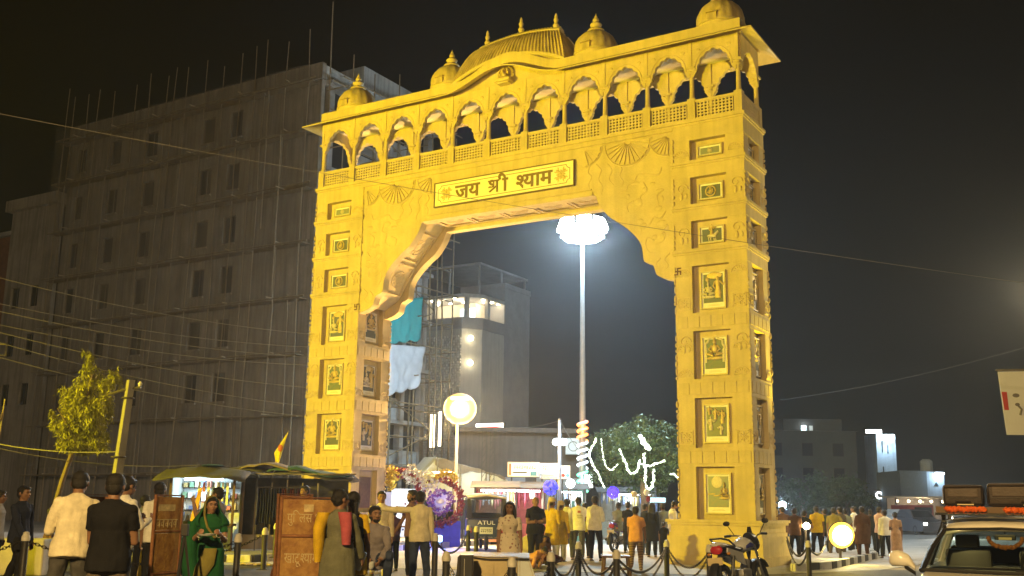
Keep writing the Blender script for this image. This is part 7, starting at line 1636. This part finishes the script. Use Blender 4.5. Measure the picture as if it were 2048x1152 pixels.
# ================================================================== THE PEOPLE IN THE PICTURE
c_cream = cloth('shirt_cream', (.74, .66, .46)); c_white = cloth('shirt_white', (.78, .76, .70)); c_black = cloth('shirt_black', (.014, .014, .016)); c_navy = cloth('shirt_navy', (.022, .026, .045)); c_greyl = cloth('shirt_grey_lilac', (.26, .23, .25)); c_grey = cloth('shirt_grey', (.20, .22, .22)); c_jean = cloth('jeans_blue', (.045, .06, .11), .4); c_jeang = cloth('jeans_grey', (.085, .082, .08), .4); c_trb = cloth('trousers_black', (.018, .018, .02)); c_trk = cloth('trousers_khaki', (.12, .095, .07)); c_mar = cloth('trousers_maroon', (.075, .015, .02)); c_yel = cloth('kurta_yellow', (.62, .42, .02)); c_yel2 = cloth('top_yellow', (.62, .40, .02)); c_sari = cloth('sari_green', (.018, .10, .035)); c_pall = cloth('sari_border_olive', (.22, .19, .05)); c_org = cloth('shirt_peach', (.60, .30, .14)); c_peach = cloth('dress_peach', (.55, .36, .24)); c_brn = cloth('cloth_brown', (.10, .055, .035)); c_purp = cloth('shirt_purple', (.11, .06, .13)); c_dkg = cloth('cloth_dark_green', (.045, .06, .04)); c_pink = cloth('dupatta_pink', (.42, .09, .11)); c_drgrey = cloth('dupatta_grey_green', (.15, .15, .10))
def floral():
    if 'floral_print' in MATS: return MATS['floral_print']
    m = cloth('floral_print', (.62, .54, .42)); t = m.node_tree; b = t.nodes['Principled BSDF']; tc = t.nodes.new('ShaderNodeTexCoord'); v = t.nodes.new('ShaderNodeTexVoronoi'); v.inputs['Scale'].default_value = 17
    r = t.nodes.new('ShaderNodeValToRGB'); r.color_ramp.elements[0].position = .16; r.color_ramp.elements[0].color = (.32, .13, .11, 1); r.color_ramp.elements[1].position = .34; r.color_ramp.elements[1].color = (.64, .56, .44, 1); r.color_ramp.elements.new(.26).color = (.40, .36, .30, 1)
    t.links.new(tc.outputs['Object'], v.inputs['Vector']); t.links.new(v.outputs['Distance'], r.inputs[0]); t.links.new(r.outputs[0], b.inputs['Base Color']); return m
def checks():
    m = cloth('checked_brown', (.16, .11, .07)); t = m.node_tree; b = t.nodes['Principled BSDF']; tc = t.nodes.new('ShaderNodeTexCoord'); w_ = t.nodes.new('ShaderNodeTexWave'); w_.inputs['Scale'].default_value = 9; w_.bands_direction = 'Z'; w_.inputs['Distortion'].default_value = 1.5
    r = t.nodes.new('ShaderNodeValToRGB'); r.color_ramp.elements[0].color = (.035, .025, .02, 1); r.color_ramp.elements[1].color = (.30, .20, .13, 1)
    t.links.new(tc.outputs['Object'], w_.inputs['Vector']); t.links.new(w_.outputs['Fac'], r.inputs[0]); t.links.new(r.outputs[0], b.inputs['Base Color']); return m
c_flo = floral(); c_chk = checks()
def P(lab, px, py, Y, yaw, H=None, dx=0, **k):
    g, h = stand(px, py, Y); g = g+Vector((dx, 0, 0)); return person(lab, g, H or h, radians(yaw), **k)
def phone(pd, k, lab, lit_=True):
    p = held(pd, k); t = thing('phone', lab, 'phone', p); part('body', MB().bbox(-.038, .038, -.006, .006, -.075, .085, .005), m_black, t)
    part('screen', MB().box(-.034, .034, -.0075, -.0061, -.07, .08), emit('phone_screen', (.7, .85, 1), 3), t); return t
# --- left foreground
P('boy in dark navy walking past the white block at the left edge', 50, 962, 16.5, 75, skin=1, top=c_navy, bottom=c_trb, sleeve='long', arms=('fwd', 'down'), legs=('fore', 'hind'))
a = P('man in a pale yellow shirt and grey jeans leaning over his phone, back turned', 176, 928, 11.2, 205, dx=-.10, skin=1, top=c_cream, bottom=c_jeang, sleeve='long', arms=('hold', 'hold'), legs=('ease', 'ease'), lean=.16, side=-.06, head=(-.2, .28))
a2 = P('man in a black T-shirt standing with his back to the camera', 233, 936, 9.8, 178, dx=.0, skin=1, top=c_black, bottom=c_trk, arms=('front', 'front'), legs=('ease', 'stand'), fat=1.08, head=(.1, .1))
phone(a, 0, 'glowing phone between the pale yellow shirt and the black T-shirt')
P('man in a white shirt looking down behind the black T-shirt', 252, 943, 13.4, 150, skin=1, top=c_white, bottom=c_trb, sleeve='long', arms=('hold', 'hold'), head=(.0, .3))
P('young man in a white T-shirt and black trousers behind the ochre barricade', 322, 958, 16.2, 188, skin=1, top=c_white, bottom=c_trb, arms=('front', 'down'), legs=('ease', 'stand'))
P('man with dark hair mostly hidden between white shirts at left', 292, 985, 18.5, 170, skin=2, top=c_grey, bottom=c_trb, near=False)
P('person in red and brown seated low behind the pale yellow shirt', 103, 1015, 22, 120, H=1.25, skin=2, top=c_brn, bottom=c_brn, near=False)
P('person in white with a dark cap at the left edge', 2, 975, 18, 100, skin=2, top=cloth('shirt_stripe_grey', (.3, .28, .26)), bottom=c_trb, sleeve='long')
w1 = P('woman wrapped in a green sari, hands folded over a small tray', 425, 987, 13.6, 14, skin=0, top=c_sari, bottom=c_sari, sex='f', shirt='sari', arms=('hold', 'hold'), hair='bun', head=(.25, .0), fat=1.22)
# her sari drawn over the head, its olive border falling across the body
S = w1['S']; hm, hc = w1['hm'], w1['hc']; dm_ = MB()
dm_.ell(hc+Vector((0, .020*S, .020*S)), (.060*S, .060*S, .062*S), 18, 12, hm)
cut = MB()
def drape(lab, name, secs, m, par, n=18): return part(name, MB().loft(secs, n), m, par, True)
mbv = MB(); nn = 26; vs = []; fs = []
for j in range(13):            # hood to shoulder: rings open at the front
    t = j/12
    for i in range(nn+1):
        u = -1+2*i/nn; ang = u*pi*(.60 if t < .5 else .60+.22*(t-.5)/.5)
        if t < .5:
            s_ = t/.5; phi = pi/2*(1-s_)**1.0; rr_ = .062*S*(cos(phi)*.92+.08) if s_ < 1 else .062*S
            p = hm @ (hc+Vector((sin(ang)*rr_, .012*S+cos(ang)*rr_*1.02, .012*S+.062*S*sin(phi))))
        else:
            s_ = (t-.5)/.5; wd = .062*S+(.155*S-.062*S)*min(1, s_*1.25)**1.4; dp_ = .062*S+(.095*S-.062*S)*s_
            p = (w1['hm'] @ hc).lerp(w1['hip']+Vector((0, 0, .20*S)), s_)+Vector((sin(ang)*wd, cos(ang)*dp_+.012*S*(1-s_), .012*S*(1-s_)))
        vs.append(p)
for j in range(12):
    for i in range(nn): a_ = j*(nn+1)+i; fs.append([a_, a_+1, a_+nn+2, a_+nn+1])
hood = part('sari_veil', mbv.add(vs, fs), c_sari, w1['o'], True); hood.modifiers.new('s', 'SOLIDIFY').thickness = .012
mb = MB(); hp_ = w1['hip']
mb.loft([(hp_+Vector((-.13*S, -.0*S, .235*S)), (.05*S, 0, 0), (0, .07*S, 0)), (hp_+Vector((-.155*S, -.01*S, .10*S)), (.065*S, 0, 0), (0, .10*S, 0)), (hp_+Vector((-.155*S, -.02*S, -.03*S)), (.075*S, 0, 0), (0, .105*S, 0)), (hp_+Vector((-.12*S, -.03*S, -.2*S)), (.075*S, 0, 0), (0, .10*S, 0)), (hp_+Vector((-.08*S, -.04*S, -.33*S)), (.05*S, 0, 0), (0, .08*S, 0))], 16)
part('sari_fold', mb, c_sari, w1['o'], True)
bd_ = [hm @ (hc+Vector((sin(a_)*.064*S, .012*S+cos(a_)*.064*S*1.02, .012*S))) for a_ in (-1.9,)]
topv = [hm @ (hc+Vector((-.058*S*cos(q), -.008*S-.01*S*sin(q), .012*S+.062*S*sin(q)))) for q in (1.5, 1.1, .7, .3, 0)]
ln_ = topv+[w1['neck']+Vector((-.05*S, -.065*S, .0)), hp_+Vector((-.02*S, -.11*S, .19*S)), hp_+Vector((.05*S, -.12*S, .10*S))]
part('sari_border', MB().tube(ln_, [.010*S]*len(ln_), 7), c_pall, w1['o'], True)
mb = MB().loft([(hp_+Vector((.02*S, -.115*S, .02*S)), (.05*S, 0, 0), (0, .012*S, 0)), (hp_+Vector((-.02*S, -.13*S, -.12*S)), (.075*S, 0, .01*S), (0, .014*S, 0)), (hp_+Vector((-.07*S, -.13*S, -.25*S)), (.045*S, 0, .01*S), (0, .012*S, 0)), (hp_+Vector((-.10*S, -.125*S, -.32*S)), (.015*S, 0, 0), (0, .008*S, 0))], 12)
part('sari_end', mb, c_pall, w1['o'], True)
for k in (0, 1): h_ = w1['hands'][k]; part('bangle', MB().torus(.021*S, .005*S, 18, 6, Matrix.Translation(h_[0]-h_[1]*.075*S) @ h_[1].to_track_quat('Z', 'Y').to_matrix().to_4x4()), m_bolw, w1['o'], True)
part('necklace', MB().torus(.034*S, .004*S, 20, 5, Matrix.Translation(w1['neck']+Vector((0, -.006*S, .012*S))) @ RX(.35)), mat('bead_maroon', (.12, .02, .02), .4), w1['o'], True)
tr_ = thing('tray', 'small pale tray held by the woman in the green sari', 'tray', held(w1, 0, (.05, -.05, -.05))); part('dish', MB().lathe([(.02, 0), (.09, .005), (.11, .025), (.105, .027), (.085, .012)], 20), m_pwhite, tr_, True)
m2 = P('man in a grey-lilac T-shirt holding up a phone behind the green sari', 438, 968, 18, 250, skin=0, top=c_greyl, bottom=c_mar, arms=('phone', 'phone'), legs=('ease', 'ease'))
phone(m2, 0, 'bright phone held high by the man in grey-lilac')
# --- centre foreground
wa = P('woman in dark green with a grey and pink dupatta, back turned', 682, 970, 12.1, 165, skin=1, top=c_drgrey, bottom=c_dkg, sex='f', shirt='kurta', sleeve='long', arms=('fwd', 'front'), hair='bun', head=(-.5, 0), fat=1.12)
S = wa['S']; hp_ = wa['hip']
part('dupatta', MB().loft([(hp_+Vector((.10*S, .03*S, .275*S)), (.05*S, 0, 0), (0, .055*S, 0)), (hp_+Vector((.125*S, .05*S, .17*S)), (.04*S, 0, 0), (0, .06*S, 0)), (hp_+Vector((.12*S, .06*S, .05*S)), (.035*S, 0, 0), (0, .05*S, 0)), (hp_+Vector((.12*S, .06*S, -.06*S)), (.02*S, 0, 0), (0, .04*S, 0))], 12), c_yel2, wa['o'], True)
part('dupatta', MB().loft([(hp_+Vector((-.06*S, .05*S, .28*S)), (.05*S, 0, 0), (0, .04*S, 0)), (hp_+Vector((-.085*S, .07*S, .18*S)), (.04*S, 0, 0), (0, .035*S, 0)), (hp_+Vector((-.09*S, .07*S, .06*S)), (.03*S, 0, 0), (0, .03*S, 0))], 12), c_pink, wa['o'], True)
wb_ = P('woman in black over yellow sleeves with a ponytail, back turned', 708, 975, 12.5, 188, skin=1, top=c_yel2, bottom=c_trb, sex='f', shirt='tunic', arms=('down', 'front'), hair='pony', head=(.2, 0))
S = wb_['S']; hp_ = wb_['hip']
part('vest', MB().loft([(hp_+Vector((0, .0, .278*S)), (.062*S, 0, 0), (0, .052*S, 0)), (hp_+Vector((0, 0, .24*S)), (.086*S, 0, 0), (0, .070*S, 0)), (hp_+Vector((0, 0, .10*S)), (.090*S, 0, 0), (0, .075*S, 0)), (hp_+Vector((0, 0, -.03*S)), (.116*S, 0, 0), (0, .098*S, 0))], 18), c_black, wb_['o'], True)
bagp = held(wa, 1); bg_ = thing('handbag', 'small white and red bag carried between the two women', 'bag', bagp+Vector((.02, -.06, -.34))); part('body', MB().bbox(-.10, .10, -.03, .03, 0, .22, .02, RY(.35)), m_pwhite, bg_, 40); part('print', MB().ell((-.02, -.035, .07), (.05, .01, .05), 10, 6), goods[2], bg_, True); part('strap', MB().tube([(-.04, 0, .2), (.02, .02, .33), (.12, 0, .2)], .010, 6), m_pwhite, bg_, True)
cm = person('bearded man in a grey shirt and jeans crouching behind the two women', Vector((at(746, 1100, 15.8).x, 15.8, 0)), 1.78, radians(10), skin=0, top=c_greyl, bottom=c_jean, sleeve='long', arms=('knee', 'knee'), legs=('squat', 'squat'), lean=.28, beard=True, head=(.35, -.15), z0=.22)
sb = whole('low_block', MB().bbox(-.28, .28, -.26, .26, 0, .235, .02), m_conc, 'low concrete step under the crouching bearded man', 'block', False, (cm['o'].location.x, 15.75, 0)); 
cup = thing('steel_cup', 'pale metal cup held low by the crouching man', 'cup', held(cm, 0, (-.03, -.02, -.06))+Vector((0, 0, .0))); part('bowl', MB().lathe([(.03, 0), (.055, .03), (.06, .10), (.055, .10), (.05, .03)], 16), m_pwhite, cup, True)
P('man in a long cream kurta walking towards the camera by the left pillar', 764, 974, 20.6, 12, skin=0, top=c_cream, bottom=c_cream, sleeve='long', shirt='kurta', arms=('down', 'down'), legs=('hind', 'fore'), beard=False)
P('man in a cream shirt pointing to the right, back turned', 842, 976, 18.6, 192, skin=1, top=c_cream, bottom=c_jean, sleeve='long', arms=('down', 'side'), legs=('ease', 'stand'), head=(-.35, 0))
P('man in a purple shirt partly hidden by the pointing man', 826, 974, 20.6, -60, skin=1, top=c_purp, bottom=c_trb, arms=('fwd', 'down'), beard=True, near=False)
P('child reaching an arm behind the white kurta man', 789, 1004, 23, 200, H=1.35, skin=1, top=c_purp, bottom=c_trb, arms=('fwd', 'fwd'), near=False)
P('smiling man in white beside the left pillar, above the barricade', 611, 967, 25.4, -70, skin=1, top=c_white, bottom=c_trk, sleeve='long', z0=0, near=False, head=(.4, 0))
P('smiling woman in a floral top behind the cream box', 1020, 997, 17.2, 8, skin=1, top=c_flo, bottom=c_jeang, sex='f', shirt='tunic', hair='long', arms=('down', 'down'), head=(-.25, 0), fat=1.05)
# --- the group under the arch
P('stout man in a black T-shirt standing beside the big sack', 1071, 989, 25, 20, skin=1, top=c_black, bottom=c_trb, arms=('cross', 'cross'), fat=1.15, hair='bald')
P('man in a yellow kurta and white dhoti wearing a cream turban', 1104, 993, 26.3, 140, skin=1, top=c_yel, bottom=c_white, sleeve='long', shirt='kurta', arms=('front', 'front'), headwear='turban', hair='bald', face=False)
P('second man in yellow with a turban, close behind the first', 1122, 1000, 27.6, 150, skin=1, top=c_yel, bottom=c_white, sleeve='long', shirt='kurta', headwear='turban', hair='bald', near=False, face=False)
P('young man in a white shirt and grey trousers, next to the yellow kurta', 1134, 993, 28.4, 170, skin=2, top=c_white, bottom=c_jeang, sleeve='long', arms=('down', 'front'), legs=('ease', 'stand'))
tee = P('young man in a white T-shirt with a small red print on its back', 1157, 990, 28.4, 184, skin=2, top=c_white, bottom=c_jeang, arms=('front', 'front'), legs=('stand', 'ease'))
S = tee['S']; hp_ = tee['hip']
part('printed_badge', MB().box(-.04, .04, .118, .124, .34+hp_.z, .40+hp_.z), goods[2], tee['o'], loc=(0, 0, -.02)); part('printed_line', MB().box(-.10, .06, .112, .118, .24+hp_.z, .25+hp_.z).box(-.08, .05, .112, .118, .19+hp_.z, .20+hp_.z), m_wfr, tee['o'])
P('person in a yellow shirt half hidden behind the white T-shirt', 1170, 1002, 29.6, 200, skin=1, top=cloth('shirt_lime', (.50, .46, .03)), bottom=c_trb, near=False)
P('slim man in a white shirt and black trousers, right of the T-shirt man', 1190, 988, 28.2, 150, skin=1, top=c_white, bottom=c_trb, sleeve='long', arms=('front', 'down'), legs=('ease', 'stand'), head=(.5, .1))
sw_ = person('woman in a maroon dress sitting with a child on her lap', Vector((at(1082, 1100, 25.4).x, 25.4, 0)), 1.66, radians(15), skin=1, top=c_brn, bottom=c_brn, sex='f', arms=('knee', 'hold'), legs=('floor', 'floor'), hair='bun', lean=.1, z0=.10, shirt='out')
person('small child in dark clothes held by the sitting woman', Vector((at(1089, 1100, 25.1).x, 25.0, 0)), 1.0, radians(20), skin=1, top=c_brn, bottom=c_mar, arms=('front', 'front'), legs=('floor', 'floor'), z0=.20, near=False)
person('child in peach bent over on the ground beside the sitting woman', Vector((at(1062, 1110, 24.4).x, 24.4, 0)), 1.15, radians(50), skin=1, top=c_org, bottom=c_org, arms=('knee', 'knee'), legs=('squat', 'squat'), lean=1.15, head=(0, .5), shirt='dress', sex='f', near=False)
P('man in a peach T-shirt and checked trousers stepping by the stool', 1271, 1006, 23.6, 165, skin=2, top=c_org, bottom=c_chk, arms=('fwd', 'fwd'), legs=('fore', 'hind'), near=False)
P('woman in a long black dress in front of the dark crowd', 1303, 1002, 30.6, 160, skin=1, top=c_black, bottom=c_black, sex='f', shirt='kurta', sleeve='long', hair='long', near=False)
P('man in a grey shirt riding the violet motorcycle', 1237, 1003, 33.6, 155, skin=2, top=c_grey, bottom=c_grey, sleeve='long', arms=('bars', 'bars'), legs=('ride', 'ride'), near=False, H=1.70, z0=.22)
P('woman in black with a pale shawl riding behind on the violet motorcycle', 1256, 1001, 33.0, 160, skin=1, top=c_black, bottom=c_trb, sex='f', arms=('front', 'front'), hair='bun', near=False)
P('man in a grey vest behind the black dress', 1326, 1003, 32.4, 190, skin=2, top=c_grey, bottom=c_jeang, near=False)
P('man in dark clothes left of the black dress', 1290, 1004, 32.0, 120, skin=2, top=c_navy, bottom=c_jean, near=False)
P('man in a white shirt bending his head beside the right pillar', 1345, 998, 29.6, 100, skin=1, top=c_white, bottom=c_trb, sleeve='long', head=(0, .4), near=False)
person('child sitting low beside the right plinth', Vector((at(1346, 1060, 28.6).x-.2, 28.9, 0)), 1.05, radians(150), skin=2, top=c_black, bottom=c_trb, near=False)
# --- crowd beyond the right pillar
for k, (px, py, Y, yaw, lab, tp_, bt, kw) in enumerate((
    (1564, 1009, 33.5, 200, 'bulky man in brown nearest the right pillar in the hazy crowd', c_brn, c_trb, dict(fat=1.25)), (1588, 1012, 32.5, 170, 'man in dark brown second from the pillar in the hazy crowd', c_brn, c_trb, dict()), (1608, 1018, 34.5, 140, 'short person in black behind the bike headlight', c_black, c_trb, dict()),
    (1632, 1008, 34.8, 175, 'man in a bright yellow shirt standing above the floodlight glare', c_yel, c_trb, dict()), (1648, 1014, 36.2, 190, 'man in a dull green shirt right of the bright yellow shirt', c_dkg, c_trb, dict()), (1666, 1011, 34.0, 160, 'man in an olive shirt standing directly behind the yellow floodlight', cloth('shirt_olive', (.24, .20, .06)), c_trk, dict()),
    (1679, 1010, 35.0, 200, 'man in a khaki shirt just right of the floodlight glare', c_trk, c_trk, dict()), (1690, 1014, 36.5, 150, 'man in grey behind the khaki shirt in the crowd', c_grey, c_trb, dict()), (1707, 1009, 37.5, 230, 'man in a white shirt turned aside in the middle of the hazy crowd', c_white, c_trb, dict(sleeve='long')),
    (1723, 1009, 33.2, 185, 'broad man in a long brown coat at the right of the floodlight', c_brn, c_brn, dict(shirt='kurta', fat=1.2, sleeve='long')), (1757, 1010, 36.0, 120, 'person in a light shawl leaning beside the white-shirted man', c_peach, c_trb, dict(sleeve='long')), (1768, 1016, 34.6, 190, 'man in a white shirt and dark trousers at the right end of the crowd', c_white, c_trb, dict(sleeve='long', legs=('ease', 'ease'))),
    (1789, 1021, 33.8, 170, 'woman in a long peach dress at the far right of the crowd', c_peach, c_peach, dict(sex='f', shirt='dress', hair='bun')), (1740, 1016, 38.5, 150, 'man in black behind the brown coat in the crowd', c_black, c_trb, dict()))):
    kw = dict(kw); kw.setdefault('legs', ('stand', 'ease')); P(lab, px, py, Y*.93, yaw, skin=1+k % 2, top=tp_, bottom=bt, near=False, face=False, group='crowd beyond the right pillar', arms=(('down', 'front'), ('front', 'front'), ('hip', 'down'))[k % 3], **kw)
# ================================================================== HAZE
hz = bpy.data.materials.new('haze_air'); hz.use_nodes = True; t = hz.node_tree; t.nodes.remove(t.nodes['Principled BSDF'])
pv = t.nodes.new('ShaderNodeVolumePrincipled'); pv.inputs['Color'].default_value = (.86, .90, .95, 1); pv.inputs['Density'].default_value = HAZE_DENSITY; pv.inputs['Anisotropy'].default_value = .65
t.links.new(pv.outputs[0], t.nodes['Material Output'].inputs['Volume'])
hzo = part('haze', MB().box(-262, 262, -62, 262, -1.4, 34), hz, None); hzo['kind'] = 'stuff'; hzo['label'] = 'thin dusty night haze over the whole square'
